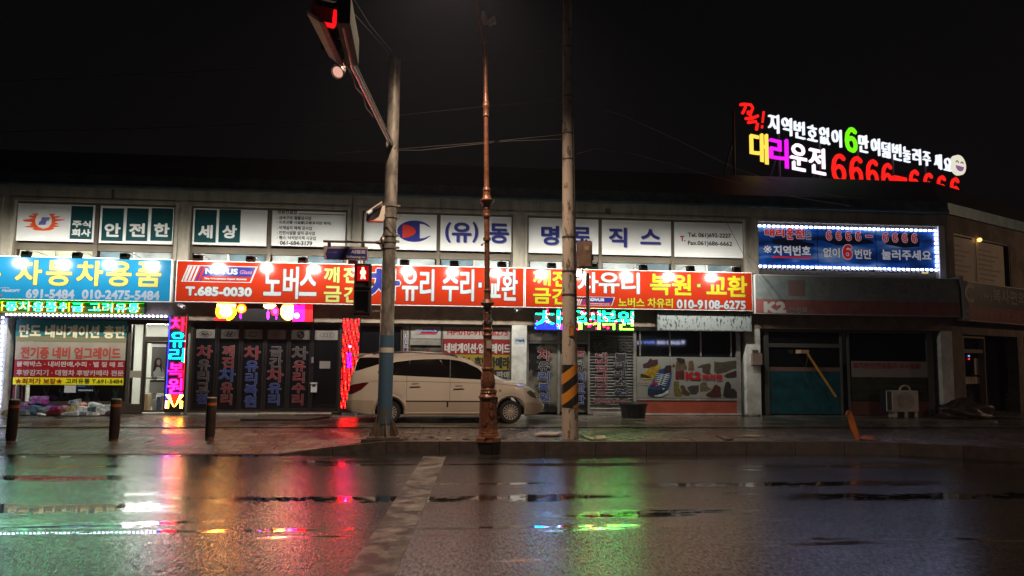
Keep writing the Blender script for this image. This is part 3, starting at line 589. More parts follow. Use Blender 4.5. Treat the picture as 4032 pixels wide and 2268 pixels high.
# interior room
rm = MB(); rm.box(ax0, ax1, 26.0, 26.1, .24, 2.95); rm.box(ax0-.1, ax0, 22.4, 26, .24, 2.95); rm.box(ax1, ax1+.1, 22.4, 26, .24, 2.95)
rm.build('interior_wall', mat('interior_white', (.62, .62, .57), .7), bld)
MB().box(ax0, ax1, 22.4, 26, 2.86, 2.94).build('interior_ceiling', mat('ceiling_white', (.7, .7, .68), .7), bld); MB().box(ax0, ax1, 22.3, 26, .18, .238).build('interior_floor', mat('interior_tiles', (.35, .32, .27), .3), bld)
m_tube = glow('white_ceiling_tube', (255, 252, 240), 62.0)
tl = empty('ceiling_light', (-8.0, 24, 2.8), 'white ceiling tube lamps seen through the glass above the lit shop door', 'ceiling light')
for xx, yy in ((-8.75, 23.0), (-7.75, 23.0), (-8.75, 24.2), (-7.75, 24.2), (-10.3, 23.6), (-10.3, 24.8)): MB().box(xx-.5, xx+.5, yy-.05, yy+.05, 2.79, 2.83).build('tube', m_tube, tl)
m_disp = mat('display_backdrop', (.03, .032, .036), .6); MB().box(ax0+.1, xm-.06, 22.75, 22.8, .26, 2.7).build('display_back', m_disp, bld)
sh = empty('display_shelf', (-8.0, 24.6, .24), 'white shelf stacked with small goods inside the lit shop doorway', 'shelf')
smb = MB()
for zz in (.3, .75, 1.2, 1.65): smb.box(-8.7, -7.0, 24.9, 25.3, zz, zz+.03)
for xx in (-8.7, -7.03): smb.box(xx, xx+.03, 24.9, 25.3, .24, 2.0)
smb.build('rack', m_alu, sh)
for i in range(22):
    xx = -8.6+random.random()*1.45; zz = (.33, .78, 1.23, 1.68)[i % 4]; h_ = .12+.2*random.random()
    MB().box(xx, xx+.1+.1*random.random(), 24.92, 25.2, zz, zz+h_).build('carton', mat('carton%d' % (i % 5), ((.5, .35, .2), (.6, .6, .58), (.12, .2, .4), (.5, .1, .1), (.3, .3, .3))[i % 5], .6), sh)
for i, (k0, x0, y0, x1_, y1, c) in enumerate(((2, 1315, 915, 1360, 1040, (.5, .34, .2)), (2, 1440, 940, 1480, 1030, (.06, .07, .12)), (2, 1485, 945, 1520, 1045, (.52, .36, .22)), (2, 1400, 965, 1440, 1045, (.35, .38, .36)))):
    P_ = Plane(0, 23.2+.1*i); r = P_.rect(k0, x0, y0, x1_, y1); o = MB().pbox(P_, (r[0], r[1], .24, r[3]), -.25, 0).build('stock_box', mat('stock%d' % i, c, .6), None, bevel=.008)
    tag(o, ('brown carton just inside the left edge of the lit shop door', 'black narrow box standing inside the lit shop door', 'brown carton inside the lit shop door at its right edge', 'grey green carton in the middle of the lit shop doorway')[i], 'box')
m_sc = mat('pale_blue_fabric', (.20, .30, .40), .6, var=.2); PV = Plane(0, 22.6)
for i, xc in enumerate((420, 560, 620, 800, 880, 1060)):
    o = blob(((xc-35, 1000), (xc-28, 950), (xc-8, 925), (xc-20, 880), (xc-10, 862), (xc+8, 900), (xc+22, 862), (xc+30, 880), (xc+14, 930), (xc+34, 965), (xc+38, 1005)), 2, PV, .0, 'seat_cover', m_sc, None)
    tag(o, 'pale blue seat cover standing in the lower display window, %s' % ('leftmost', 'second from the left', 'below the white note', 'below the dark poster', 'second from the right', 'rightmost beside the glass frame')[i], 'seat cover', 'seat covers in the shop window')
# banners on the glass
PB_ = Plane(0, 22.245)
def banner(k, rct, m, label, name='banner', P=PB_):
    r = P.rect(k, *rct); e = empty(name, P.pt(r[0], r[2]), label, 'banner'); MB().pbox(P, r, -.006, 0).build('sheet', m, e); return e
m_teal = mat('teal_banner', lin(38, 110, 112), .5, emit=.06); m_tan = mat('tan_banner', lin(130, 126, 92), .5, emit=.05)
e = banner(2, (145, 235, 1165, 435), m_teal, 'teal window banner with cream outlined letters, topmost on the lit shop window')
pb(PB_, 2, 147, 385, 1163, 433, .0005, .002, 'lower_band', m_tan, e)
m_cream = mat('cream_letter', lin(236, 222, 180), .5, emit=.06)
tx(2, '만도 네비게이션 총판', 175, 278, 1158, 400, PB_, m_cream, e, .016)
e = banner(2, (140, 436, 1155, 600), m_beige, 'beige window banner with brownish red letters below the teal banner')
tx(2, '전기종 네비 업그레이드', 190, 482, 1112, 592, PB_, mat('brick_red_letter', lin(190, 75, 65), .5), e, .012)
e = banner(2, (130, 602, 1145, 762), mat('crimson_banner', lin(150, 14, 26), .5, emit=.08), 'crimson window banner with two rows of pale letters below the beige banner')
m_pk = mat('pinkish_letter', lin(215, 190, 185), .5)
tx(2, '블랙박스 · 내비판매,수리 · 벌 짚 매 트', 152, 615, 1138, 668, PB_, m_pk, e, .006); tx(2, '후방감지기 · 대형차 후방카메라 전문', 150, 692, 1138, 748, PB_, m_pk, e, .006)
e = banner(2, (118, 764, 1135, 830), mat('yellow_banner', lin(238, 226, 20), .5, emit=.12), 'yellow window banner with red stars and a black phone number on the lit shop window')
m_rd = mat('deep_red_letter', lin(170, 30, 25), .5)
tx(2, '★최저가 보장★', 140, 770, 575, 822, PB_, m_rd, e, .006); tx(2, '고려유통 T.691-5484', 605, 772, 1128, 820, PB_, m_blk, e, .003)
e = banner(2, (592, 835, 697, 902), m_white, 'small white paper note taped under the yellow banner', 'paper_note')
e = banner(2, (712, 832, 868, 895), mat('dark_blue_poster', lin(14, 22, 60), .4), 'small dark blue poster with one white word under the yellow banner', 'poster')
tx(2, 'MACKAN', 722, 872, 855, 888, PB_, m_wl, e, .004)
pb(PB_, 2, 715, 835, 785, 850, .001, .003, 'poster_band', mat('mid_blue_print', lin(40, 110, 190), .4), e)
e = banner(2, (1195, 700, 1300, 765), m_beige, 'small beige paper notice on the narrow glass pane beside the lit door', 'paper_note')
o = MB().pbox(Plane(0, 22.45), Plane(0, 22.45).rect(2, 110, 838, 215, 1040), -.1, 0).build('storage_crate', mat('red_patterned_crate', (.35, .04, .04), .5, col2=(.2, .02, .02), vs=14), None, bevel=.01); tag(o, 'red patterned crate standing in the left corner of the lit shop window', 'crate')
# white lamp string round the lit shop
PB3 = Plane(0, 21.98)
e = empty('light_string', PB3.pt(-11.2, 2.9), 'string of cold white lamps along the top and left side of the lit shop', 'string lights')
MB().pbox(PB3, (-11.65, -6.98, 2.835, 2.90), -.02, 0).build('carrier_strip', m_dark, e)
m_str = glow('string_lamp', (205, 212, 255), 14.0)
sb = MB(); sb.lathe([(.0, 0), (.024, .004), (.03, .02), (.026, .045), (.012, .062), (0, .066)], (-.033, 0, 0), (1, 0, 0), 10); sbo = sb.build('bulb', m_str); sbo.parent = e; L0 = e.location
for i in range(39):
    o = sbo if i == 0 else sbo.copy()
    if i: COL.objects.link(o); o.parent = e
    p = PB3.hit(2, 72+i*38.4, 184+i*.45); o.location = (p[0]-L0[0], 21.94-L0[1], p[1]-L0[2]); o.rotation_euler = (0, .35, 0)
for i in range(20):
    o = sbo.copy(); COL.objects.link(o); o.parent = e; p = PB3.hit(2, 34-i*1.9, 212+i*43); o.location = (p[0]-L0[0], 21.94-L0[1], p[1]-L0[2]); o.rotation_euler = (0, 1.2, 0)
# shop B: dark folding doors with emblems and letter columns
bx0, bx1 = PG.hit(4, 210, 640)[0], PG.hit(4, 1648, 640)[0]
fr = MB().frame(PG, (bx0, bx1, .26, LT), .05, -.05, .03)
fro = fr.build('folding_door_frame', m_frame, bld)
xsd = [bx0+.05]+[PG.hit(4, x_, 640)[0] for x_ in (462, 690, 918, 1145, 1365)]+[bx1-.05]
m_leaf = m_door; m_ol2 = mat('film_letter_outline', (.26, .26, .27), .5); m_fr = mat('red_film_letter', (.20, .022, .025), .45); m_fb = mat('blue_film_letter', (.03, .05, .22), .45); m_fd = mat('dim_film_letter', (.07, .05, .05), .45)
m_emb = mat('grey_white_film', (.30, .27, .25), .5); leafs = []
for i in range(6):
    a0, a1 = xsd[i], xsd[i+1]
    lf = MB().frame(PG, (a0+.006, a1-.006, .31, LT-.052), .055, -.04, .006).build('folding_door', m_leaf, bld)
    MB().pbox(PG, (a0+.061, a1-.061, .365, LT-.107), -.03, -.02).build('door_pane', m_glass, lf); leafs.append(lf)
MB().pbox(PG, (bx0, bx1-.75, .225, .258), -.02, .12).build('threshold', m_thr, bld)
PQ = Plane(0, 22.296)
EMB = [(272, 450), (497, 678), (722, 905), (948, 1130), (1175, 1355), (1400, 1652)]
embP = []
for i, (x0, x1_) in enumerate(EMB):
    r = PQ.rect(4, x0, 280+x0*.006, x1_, 360+x1_*.014); r = (r[0], min(r[1], bx1-.07), r[2], r[3]); embP.append(r); MB().pbox(PQ, r, -.002, .001).build('emblem_card', m_emb, leafs[i])
m_ek = mat('emblem_black', (.035, .03, .03), .4)
def cen(r): return (r[0]+r[1])/2, (r[2]+r[3])/2
def ell(i, ra, rz, w=.012): c = cen(embP[i]); return MB().ring(PQ, c[0], c[1], ra, rz, w, .003)
ell(0, .17, .075).build('car_emblem', m_ek, leafs[0]); c = cen(embP[0]); text('emblem_word', 'KIA', PQ, (c[0]-.1, c[0]+.1, c[1]-.035, c[1]+.035), .003, m_ek, leafs[0], .005)
m_ = ell(1, .17, .08, .016); c = cen(embP[1]); text('emblem_word', 'H', PQ, (c[0]-.07, c[0]+.07, c[1]-.055, c[1]+.055), .003, m_ek, leafs[1], .012, .6); m_.build('car_emblem', m_ek, leafs[1])
m_ = MB(); c = cen(embP[2]); m_.ring(PQ, c[0], c[1]+.008, .13, .06, .02, .003, t0=.03, t1=.47); m_.ring(PQ, c[0], c[1]-.008, .13, .06, .02, .003, t0=.53, t1=.97); m_.build('car_emblem', m_ek, leafs[2])
m_ = MB(); c = cen(embP[3]); m_.ring(PQ, c[0], c[1], .105, .105, .012, .003)
for t in (90, 210, 330):
    t = math.radians(t); m_.face([PQ.pt(c[0]+.1*math.cos(t), c[1]+.1*math.sin(t), .003), PQ.pt(c[0]+.012*math.cos(t+1.6), c[1]+.012*math.sin(t+1.6), .003), PQ.pt(c[0]+.012*math.cos(t-1.6), c[1]+.012*math.sin(t-1.6), .003)])
m_.build('car_emblem', m_ek, leafs[3])
m_ = MB(); c = cen(embP[4]); m_.ring(PQ, c[0], c[1], .105, .105, .035, .003)
for t in (0, .5):
    m_.face([PQ.pt(c[0], c[1], .003)]+[PQ.pt(c[0]+.07*math.cos(2*math.pi*(t+.25*k/6)), c[1]+.07*math.sin(2*math.pi*(t+.25*k/6)), .003) for k in range(7)])
m_.build('car_emblem', m_ek, leafs[4])
m_ = MB(); c = cen(embP[5])
for k in range(4): m_.ring(PQ, c[0]-.135+.09*k, c[1], .068, .068, .011, .003+k*.0003)
m_.build('car_emblem', m_ek, leafs[5])
COLS = [[('차', 278, 435, 428, 558, 'r'), ('유', 288, 570, 402, 672, 'd'), ('리', 285, 678, 392, 780, 'd'), ('교', 275, 790, 392, 882, 'd'), ('환', 275, 892, 392, 992, 'b')],
        [('깨', 522, 435, 636, 540, 'r'), ('진', 518, 546, 632, 645, 'r'), ('차', 490, 650, 648, 782, 'b'), ('유', 503, 788, 622, 890, 'r'), ('리', 505, 897, 612, 1000, 'r')],
        [('차', 728, 440, 885, 572, 'r'), ('유', 740, 580, 862, 688, 'b'), ('리', 740, 694, 850, 800, 'b'), ('복', 730, 806, 852, 905, 'b'), ('원', 728, 912, 842, 1022, 'b')],
        [('금', 973, 445, 1092, 540, 'd'), ('간', 968, 550, 1092, 648, 'd'), ('차', 945, 655, 1102, 788, 'r'), ('유', 955, 793, 1082, 892, 'b'), ('리', 958, 898, 1064, 1005, 'b')],
        [('차', 1180, 445, 1336, 575, 'd'), ('유', 1193, 580, 1312, 682, 'r'), ('리', 1193, 687, 1302, 792, 'r'), ('수', 1183, 794, 1307, 892, 'r'), ('리', 1183, 898, 1290, 1006, 'r')]]
for i, cl in enumerate(COLS):
    for s, x0, y0, x1_, y1, c in cl: otext(s, PQ, PQ.rect(4, x0, y0, x1_, y1), .002, {'r': m_fr, 'b': m_fb, 'd': m_fd}[c], m_ol2, leafs[i], .011, .008, 'door_letter')
pb(PQ, 4, 1368, 545, 1390, 602, 0, .05, 'handle', m_alu, leafs[5])
e = empty('letter_box', PQ.pt(*PQ.hit(4, 1366, 880)), 'small white letter box on the dark folding door beside its handle', 'letter box')
pb(PQ, 4, 1366, 800, 1422, 880, 0, .07, 'body', m_white, e); pb(PQ, 4, 1362, 788, 1426, 799, 0, .09, 'lid', m_white, e); pb(PQ, 4, 1380, 806, 1410, 826, .071, .074, 'slot', m_blk, e)
e = banner(4, (1445, 585, 1547, 655), m_emb, 'small pale paper notice on the rightmost dark folding door', 'paper_note', PQ)
# shop C behind the car
sc = MB(); cx0, cx1 = bx1+.14, 2.28
vx = [PG.hit(6, x_, 450)[0] for x_ in (632, 700, 1008, 1025)]
sc.pbox(PG, (cx0, cx1, 2.75, LT), -.06, .02)
for a0, a1 in ((cx0, cx0+.05), (vx[0]-.03, vx[0]), (vx[1], vx[1]+.05), (vx[2], vx[3]), (cx1-.05, cx1)): sc.pbox(PG, (a0, a1, .24, 2.748), -.06, .02)
sco = sc.build('shopfront_frame', m_frame, bld)
MB().pbox(PG, (cx0+.05, vx[0]-.03, .24, 2.75), -.04, -.03).build('dark_pane', m_glass, sco); MB().pbox(PG, (vx[1]+.05, vx[2], .24, 2.75), -.04, -.03).build('door_pane', mat('dim_room_glass', (.10, .09, .075), .1, var=.6, vs=1.5), sco)
MB().pbox(PG, (vx[3], cx1-.05, .24, 2.75), -.04, -.03).build('window_pane', m_glass, sco); pb(PG, 6, 712, 375, 1004, 432, -.02, .022, 'door_header', m_alu, sco)
m_paper = mat('dull_white_film', (.31, .295, .27), .5, var=.08)
e = banner(6, (715, 237, 1004, 370), m_paper, 'dull white door panel with a navy and red slanted emblem behind the parked car', 'door_sign', Plane(0, 22.27)); emblem(e, Plane(0, 22.27), Plane(0, 22.27).rect(6, 742, 280, 990, 330), .004, True, False)
pst = banner(6, (645, 240, 698, 500), m_paper, 'narrow vertical film strip with a navy emblem beside the door behind the car', 'door_sign', Plane(0, 22.27))
PX = Plane(0, 22.27); pb(PX, 6, 652, 320, 682, 495, .001, .003, 'emblem_band', mat('emblem_purple', lin(70, 45, 80), .4), pst)
r = PX.rect(6, 657, 325, 680, 460); v_, f_ = glyph('NOVUS'); mb = MB(); mb.add([PX.pt(r[0]+(r[1]-r[0])*y_, r[3]-(r[3]-r[2])*x_, .005) for x_, y_ in v_], f_); mb.build('lettering', m_wl, pst)
for i in range(5): MB().prism([PX.hit(6, *q_) for q_ in ((652, 250+i*15), (682, 272+i*15), (682, 279+i*15), (652, 257+i*15))], PX, .001, .003).build('emblem_stripe', m_ek, pst)
tx(6, '차', 820, 484, 920, 600, PX, m_rd, empty('window_letter', PX.pt(*PX.hit(6, 820, 600)), 'dark red film letter on the door glass just above the car roof', 'letter'), .012)
e = banner(6, (1027, 240, 1680, 375), m_paper, 'dull white window sign with a dark red phone number, crossed by the lamp post', 'window_banner', PX); tx(6, 'HP:010-9108-6275', 1065, 283, 1642, 340, PX, mat('dark_red_letter', lin(150, 40, 40), .4), e, .007)
e = banner(6, (1027, 377, 1680, 520), mat('red_window_film', lin(122, 18, 24), .5), 'red window sign with pale letters under the white phone number sign', 'window_banner', PX); tx(6, '네비게이션·업그레이드', 1038, 415, 1665, 510, PX, mat('pale_film_letter', (.45, .42, .4), .5), e, .012)
e = banner(6, (1022, 522, 1675, 665), mat('yellow_window_film', lin(140, 124, 34), .5), 'yellow window sign with black letters, lower part hidden by the parked car', 'window_banner', PX); tx(6, '블랙박스·후방카메라', 1035, 540, 1660, 655, PX, m_blk, e, .016)
e = banner(6, (1400, 667, 1672, 760), mat('black_window_film', (.02, .02, .02), .5), 'black window sign with grey letters just above the car bonnet', 'window_banner', PX); tx(6, '판매', 1530, 680, 1665, 755, PX, m_paper, e, .012)
e = banner(6, (1703, 360, 1805, 425), mat('pale_blue_paper', (.42, .47, .5), .5), 'small paper notice with blue handwriting taped on the white pillar', 'paper_note', Plane(0, 22.098)); tx(6, 'TT님댁', 1712, 375, 1795, 402, Plane(0, 22.098), m_navy, e, .004)
# shop D
dx0, dx1 = 2.74, PG.hit(8, 1100, 700)[0]; m_room = mat('dim_lit_room', (.20, .185, .15), .25, col2=(.02, .02, .02), vs=.9, lo=.46, hi=.54)
dm = [PG.hit(8, x_, 650)[0] for x_ in (362, 648, 1072)]; sd = MB(); sd.pbox(PG, (dx0, dx1, 2.72, LT), -.06, .02); sd.pbox(PG, (dx0+.05, dm[1]-.02, 2.30, 2.36), -.05, .012)
for a0, a1 in ((dx0, dx0+.05), (dm[0]-.03, dm[0]+.03), (dm[1]-.03, dm[1]+.03), (dm[2], dx1)): sd.pbox(PG, (a0, a1, .24, 2.718), -.06, .02)
sdo = sd.build('shopfront_frame', m_alu, bld)
MB().pbox(PG, (dx0+.05, dm[0]-.03, .3, 2.30), -.04, -.03).build('door_pane', m_room, sdo); MB().pbox(PG, (dm[0]+.03, dm[1]-.03, .3, 2.30), -.04, -.03).build('door_pane', m_room, sdo)
m_shut, N_, L_, b_ = node_mat('rolled_shutter'); b_.inputs['Base Color'].default_value = (.075, .072, .068, 1); b_.inputs['Roughness'].default_value = .45; b_.inputs['Metallic'].default_value = .3
_tc = N_.new('ShaderNodeTexCoord'); _w = N_.new('ShaderNodeTexWave'); _w.bands_direction = 'Z'; _w.inputs['Scale'].default_value = 3.6; _w.inputs['Distortion'].default_value = 0; L_.new(_tc.outputs['Object'], _w.inputs['Vector'])
_b = N_.new('ShaderNodeBump'); _b.inputs['Strength'].default_value = .9; _b.inputs['Distance'].default_value = .03; L_.new(_w.outputs['Fac'], _b.inputs['Height']); L_.new(_b.outputs[0], b_.inputs['Normal'])
MB().pbox(PG, (dm[1]+.03, dm[2], .42, 2.718), -.05, -.04).build('roller_shutter', m_shut, sdo); MB().pbox(PG, (dm[1]+.03, dm[2], .24, .42), -.05, -.01).build('kick_plate', m_alu, sdo)
MB().pbox(PG, (dm[1]+.0, dm[2]+.0, .40, .425), -.008, .015).build('threshold', m_thr, sdo)
MB().pbox(PG, (dx0+.05, dm[0]-.03, 2.38, 2.70), -.04, -.02).build('transom_card', m_emb, sdo); MB().pbox(PG, (dm[0]+.03, dm[1]-.03, 2.38, 2.70), -.04, -.02).build('transom_card', m_emb, sdo)
PY = Plane(0, 22.264); c = PY.hit(8, 170, 315); MB().ring(PY, c[0], c[1], .16, .075, .015, .001).build('car_emblem', m_ek, sdo); text('emblem_word', 'H', PY, (c[0]-.06, c[0]+.06, c[1]-.05, c[1]+.05), .002, m_ek, sdo, .01, .6)
c = PY.hit(8, 312, 318); MB().ring(PY, c[0], c[1], .16, .07, .011, .001).build('car_emblem', m_ek, sdo); text('emblem_word', 'KIA', PY, (c[0]-.1, c[0]+.1, c[1]-.033, c[1]+.033), .002, m_ek, sdo, .005)
m_ol3 = mat('pale_letter_edge', (.42, .43, .45), .5); m_k2 = mat('black_film_letter', (.015, .015, .017), .5)
wlt = lambda s, x0, y0, x1_, y1, m, b=.008, l=.012: otext(s, PY, PY.rect(8, x0, y0, x1_, y1), .002, m, m_ol3, sdo, b, l, 'window_letter')
wlt('차', 160, 465, 288, 580, m_fr, .012)
for s, y0, y1 in (('유', 592, 676), ('리', 684, 776), ('복', 790, 878), ('원', 886, 984)): wlt(s, 168, y0, 272, y1, m_fb if s != '유' else m_k2)
for s, y0, y1, m in (('종', 458, 542, m_fr), ('유', 590, 670, m_k2), ('리', 690, 780, m_fb), ('교', 800, 890, m_fb), ('판', 908, 992, m_fb)): wlt(s, 505, y0, 612, y1, m)
wlt('전기종', 690, 400, 1032, 482, m_k2, .008, .010)
for i, s in enumerate('네비업그레이드'): wlt(s, 712, 506+i*58, 820, 558+i*58, m_fr, .006, .010)
for i, s in enumerate('블랙박스'): wlt(s, 890, 508+i*82, 1012, 582+i*82, m_k2, .006, .010)
wlt('AS', 880, 846, 1030, 905, mat('navy_film_letter', (.02, .025, .07), .4), .006, .010); wlt('판매&수리', 695, 942, 1030, 990, m_fr, .004, .008)
# shop E window with the shoe poster
ex0, ex1 = dx1+.01, 9.23; se = MB(); se.pbox(PG, (ex0, ex1, 2.72, LT), -.06, .02); zp1 = PG.hit(8, 1600, 543)[1]; zp0 = PG.hit(8, 1600, 938)[1]
for x_ in (1135, 1420, 1712, 2000): a = PG.hit(8, x_, 420)[0]; se.pbox(PG, (a-.02, a+.02, zp1+.02, 2.718), -.03, .006)
se.pbox(PG, (ex1-.13, ex1, .26, 2.718), -.05, .03); se.pbox(PG, (ex0, ex1-.13, zp0-.06, zp0-.005), -.04, .02)
seo = se.build('shopfront_frame', m_alu, bld); MB().pbox(PG, (ex0, ex1-.13, zp0, 2.72), -.05, -.04).build('window_pane', m_glass, seo)
MB().pbox(PG, (ex0, ex1-.13, .27, zp0-.06), -.05, .0).build('base_panel', mat('brick_red_panel', (.36, .075, .04), .45, var=.15), seo); MB().pbox(PG, (ex0, ex1+.0, .235, .268), -.05, .06).build('threshold', m_thr, seo)
PZ_ = Plane(0, 22.26); r = PZ_.rect(8, 1106, 545, 2096, 936)
po = empty('window_poster', PZ_.pt(r[0], r[2]), 'wide white window poster of work shoes and boots above the red base panel', 'poster'); MB().pbox(PZ_, r, -.02, 0).build('sheet', mat('poster_white', (.25, .25, .225), .4, var=.12, vs=.8), po)
def shoe(nm, pts, c, lay=0, rough=.5): return MB().prism([PZ_.hit(20, *q_) for q_ in pts], PZ_, .001+lay*.003, .003+lay*.003).build(nm, mat('print_%02x%02x%02x' % c, lin(*c), rough, var=.35, vs=9), po)
shoe('shoe_print', ((175, 300), (270, 260), (340, 165), (390, 210), (500, 190), (510, 300), (440, 350), (300, 385), (180, 385)), (60, 36, 34))
shoe('shoe_print', ((120, 520), (180, 500), (340, 370), (440, 350), (550, 320), (560, 420), (480, 520), (440, 600), (300, 635), (150, 620), (118, 580)), (150, 120, 24), 1)
shoe('shoe_print', ((125, 510), (230, 530), (350, 590), (440, 580), (440, 600), (300, 612), (150, 612), (120, 585)), (40, 38, 24), 2)
shoe('shoe_print', ((150, 600), (300, 615), (440, 585), (440, 605), (300, 632), (160, 625)), (190, 175, 60), 3)
shoe('shoe_print', ((290, 820), (380, 690), (470, 520), (540, 420), (640, 390), (680, 330), (800, 325), (800, 560), (770, 720), (730, 850), (700, 930), (560, 1000), (400, 1020), (290, 985), (278, 910)), (26, 56, 110), 4)
shoe('shoe_print', ((285, 840), (380, 850), (560, 860), (720, 840), (690, 920), (560, 985), (400, 1000), (290, 970)), (24, 34, 52), 5)
shoe('shoe_print', ((415, 990), (600, 950), (730, 860), (725, 930), (600, 1010), (440, 1015)), (170, 185, 180), 6)
shoe('shoe_print', ((600, 825), (645, 820), (648, 855), (605, 858)), (190, 170, 60), 6)
shoe('shoe_print', ((640, 400), (690, 330), (800, 325), (800, 500), (700, 520), (620, 470)), (40, 22, 26), 5)
ln = MB()
for i in range(6):
    y = 500+i*42; x0 = 470-i*12
    for a, b2 in (((x0, y), (x0+300-i*8, y+62)), ((x0+40, y+66), (x0+290-i*10, y+6))):
        ln.prism([PZ_.hit(20, a[0], a[1]-7), PZ_.hit(20, b2[0], b2[1]-7), PZ_.hit(20, b2[0], b2[1]+7), PZ_.hit(20, a[0], a[1]+7)], PZ_, .0195+i*.001, .021+i*.001)
ln.build('lace_print', mat('print_lace', (.42, .47, .46), .5), po)
shoe('figure_print', ((905, 170), (980, 160), (1090, 190), (1100, 260), (1145, 380), (1120, 440), (1090, 420), (1080, 460), (1085, 640), (990, 640), (980, 590), (965, 645), (890, 640), (895, 460), (885, 420), (895, 260), (930, 230)), (92, 74, 52))
shoe('figure_print', ((890, 460), (1085, 455), (1080, 640), (995, 642), (985, 590), (970, 642), (890, 640)), (82, 26, 26), 1); shoe('figure_print', ((905, 170), (980, 158), (1090, 195), (1100, 280), (1000, 300), (930, 240)), (30, 28, 28), 1)
shoe('figure_print', ((1170, 440), (1180, 250), (1220, 220), (1270, 225), (1300, 380), (1300, 445)), (92, 70, 50)); shoe('figure_print', ((820, 360), (845, 290), (880, 330), (870, 375)), (70, 30, 28))
shoe('figure_print', ((1370, 360), (1480, 310), (1640, 280), (1670, 330), (1650, 480), (1680, 520), (1560, 520), (1480, 480), (1480, 380), (1390, 385)), (70, 56, 42)); shoe('shoe_print', ((1740, 240), (1900, 260), (2050, 240), (2200, 220), (2290, 280), (2270, 390), (2150, 410), (2000, 480), (1800, 520), (1740, 470)), (70, 66, 54))
shoe('shoe_print', ((1950, 560), (2030, 500), (2160, 460), (2240, 430), (2290, 490), (2290, 540), (2180, 600), (2020, 605)), (54, 40, 30), 1)
shoe('shoe_print', ((855, 680), (965, 675), (970, 830), (1035, 930), (1030, 1000), (960, 1020), (870, 1000), (850, 900)), (100, 92, 40)); shoe('shoe_print', ((985, 790), (1040, 755), (1090, 780), (1120, 860), (1205, 940), (1200, 985), (1130, 995), (1040, 960), (1020, 860)), (70, 54, 36), 1)
shoe('shoe_print', ((1140, 810), (1240, 770), (1400, 760), (1400, 900), (1340, 970), (1220, 960), (1190, 900)), (56, 54, 48)); shoe('shoe_print', ((1430, 740), (1500, 680), (1570, 700), (1600, 800), (1690, 850), (1580, 900), (1430, 900)), (96, 88, 66))
shoe('shoe_print', ((1560, 960), (1680, 880), (1740, 770), (1780, 745), (1880, 810), (1880, 900), (1900, 1000), (1880, 1030), (1660, 1030), (1570, 1000)), (70, 30, 24), 1); shoe('shoe_print', ((1930, 1000), (1960, 800), (2000, 690), (2060, 680), (2110, 760), (2110, 850), (2160, 830), (2240, 920), (2300, 960), (2290, 1040), (2000, 1040)), (38, 34, 32))
tx(20, 'K2', 1105, 465, 1450, 645, PZ_, mat('poster_red', lin(170, 22, 36), .4), po, .022, .022); tx(20, '대리점', 1480, 520, 1905, 660, PZ_, mat('poster_red', (.1, .1, .1)), po, .012, .022)
tx(20, 'Think Safety', 58, 712, 315, 745, PZ_, m_rd, po, .002, .028); tx(20, 'K2', 360, 695, 500, 765, PZ_, mat('poster_red', (.1, .1, .1)), po, .01, .028)
pb(PZ_, 20, 800, 160, 808, 1040, .024, .026, 'panel_joint', m_alu, po)
# shop F: teal film door and window, unlit
fx0, fx1 = 9.73, 15.44; sg = MB(); sg.pbox(PG, (fx0, fx1, 2.74, LT), -.06, .02); fm = [PG.hit(11, x_, 600)[0] for x_ in (250, 290, 935, 1015)]
for a0, a1 in ((fx0+.0, fx0+.08), (fm[0], fm[1]), (fm[2], fm[2]+.05), (fm[3]-.06, fm[3]), (fx1-.2, fx1)): sg.pbox(PG, (a0, a1, .24, 2.738), -.06, .02)
zz = PG.hit(11, 600, 365)[1]; sg.pbox(PG, (fm[1], fm[2], zz-.06, zz+.06), -.05, .012)
sgo = sg.build('shopfront_frame', mat('dim_grey_frame', (.12, .12, .11), .45, metal=.3), bld); zf = PG.hit(11, 600, 598)[1]
MB().pbox(PG, (fm[1], fm[2], zf, 2.74), -.05, -.04).build('window_pane', m_glass, sgo); MB().pbox(PG, (fm[1], fm[2], .26, zf), -.04, -.03).build('door_film', mat('teal_door_film', (.006, .085, .11), .35, var=.3), sgo)
pb(PG, 11, 292, 560, 932, 598, -.03, -.02, 'pink_band', mat('dull_pink_film', (.20, .12, .11), .5), sgo)
for x_ in (585, 655): o_ = PG.hit(11, x_, 672); MB().tube([PG.pt(o_[0], o_[1]-.12, .01), PG.pt(o_[0], o_[1]-.12, .05), PG.pt(o_[0], o_[1]+.06, .05), PG.pt(o_[0], o_[1]+.06, .01)], .014, 8).build('handle', mat('chrome', (.8, .8, .8), .12, metal=1), sgo)
MB().pbox(PG, (fm[3], fx1-.2, .24, 2.74), -.05, -.045).build('window_pane', m_glass, sgo); zb2 = PG.hit(11, 1300, 865)[1]; MB().pbox(PG, (fm[3], fx1-.2, .24, zb2), -.04, .0).build('base_panel', mat('dull_brown_panel', (.13, .05, .04), .5), sgo)
e = banner(11, (1030, 507, 1710, 650), mat('dim_white_film', (.28, .25, .24), .5), 'unlit pale window banner with small dark red letters beside the teal doors', 'window_banner', Plane(0, 22.27)); tx(11, '표지판/안전용품/도로시설물', 1042, 520, 1645, 572, PX, m_rd, e, .003)
e = banner(11, (1030, 652, 1710, 860), mat('dark_meadow_print', (.035, .045, .012), .5, col2=(.008, .014, .006), vs=3, vstr=(.4, 1, 2)), 'dark green landscape film on the unlit window, below the pale banner', 'window_film', PX)
# small things on and by the walls
e = empty('meter_box', PF.pt(*PF.hit(8, 2190, 615)), 'grey brown electricity meter box on the pillar between the shoe poster and the teal doors', 'meter box')
pb(PF, 8, 2190, 510, 2282, 620, .001, .12, 'cabinet', mat('meter_box_paint', (.25, .18, .15), .5, var=.2), e); pb(PF, 8, 2200, 478, 2250, 508, .001, .08, 'cap', m_frame, e)

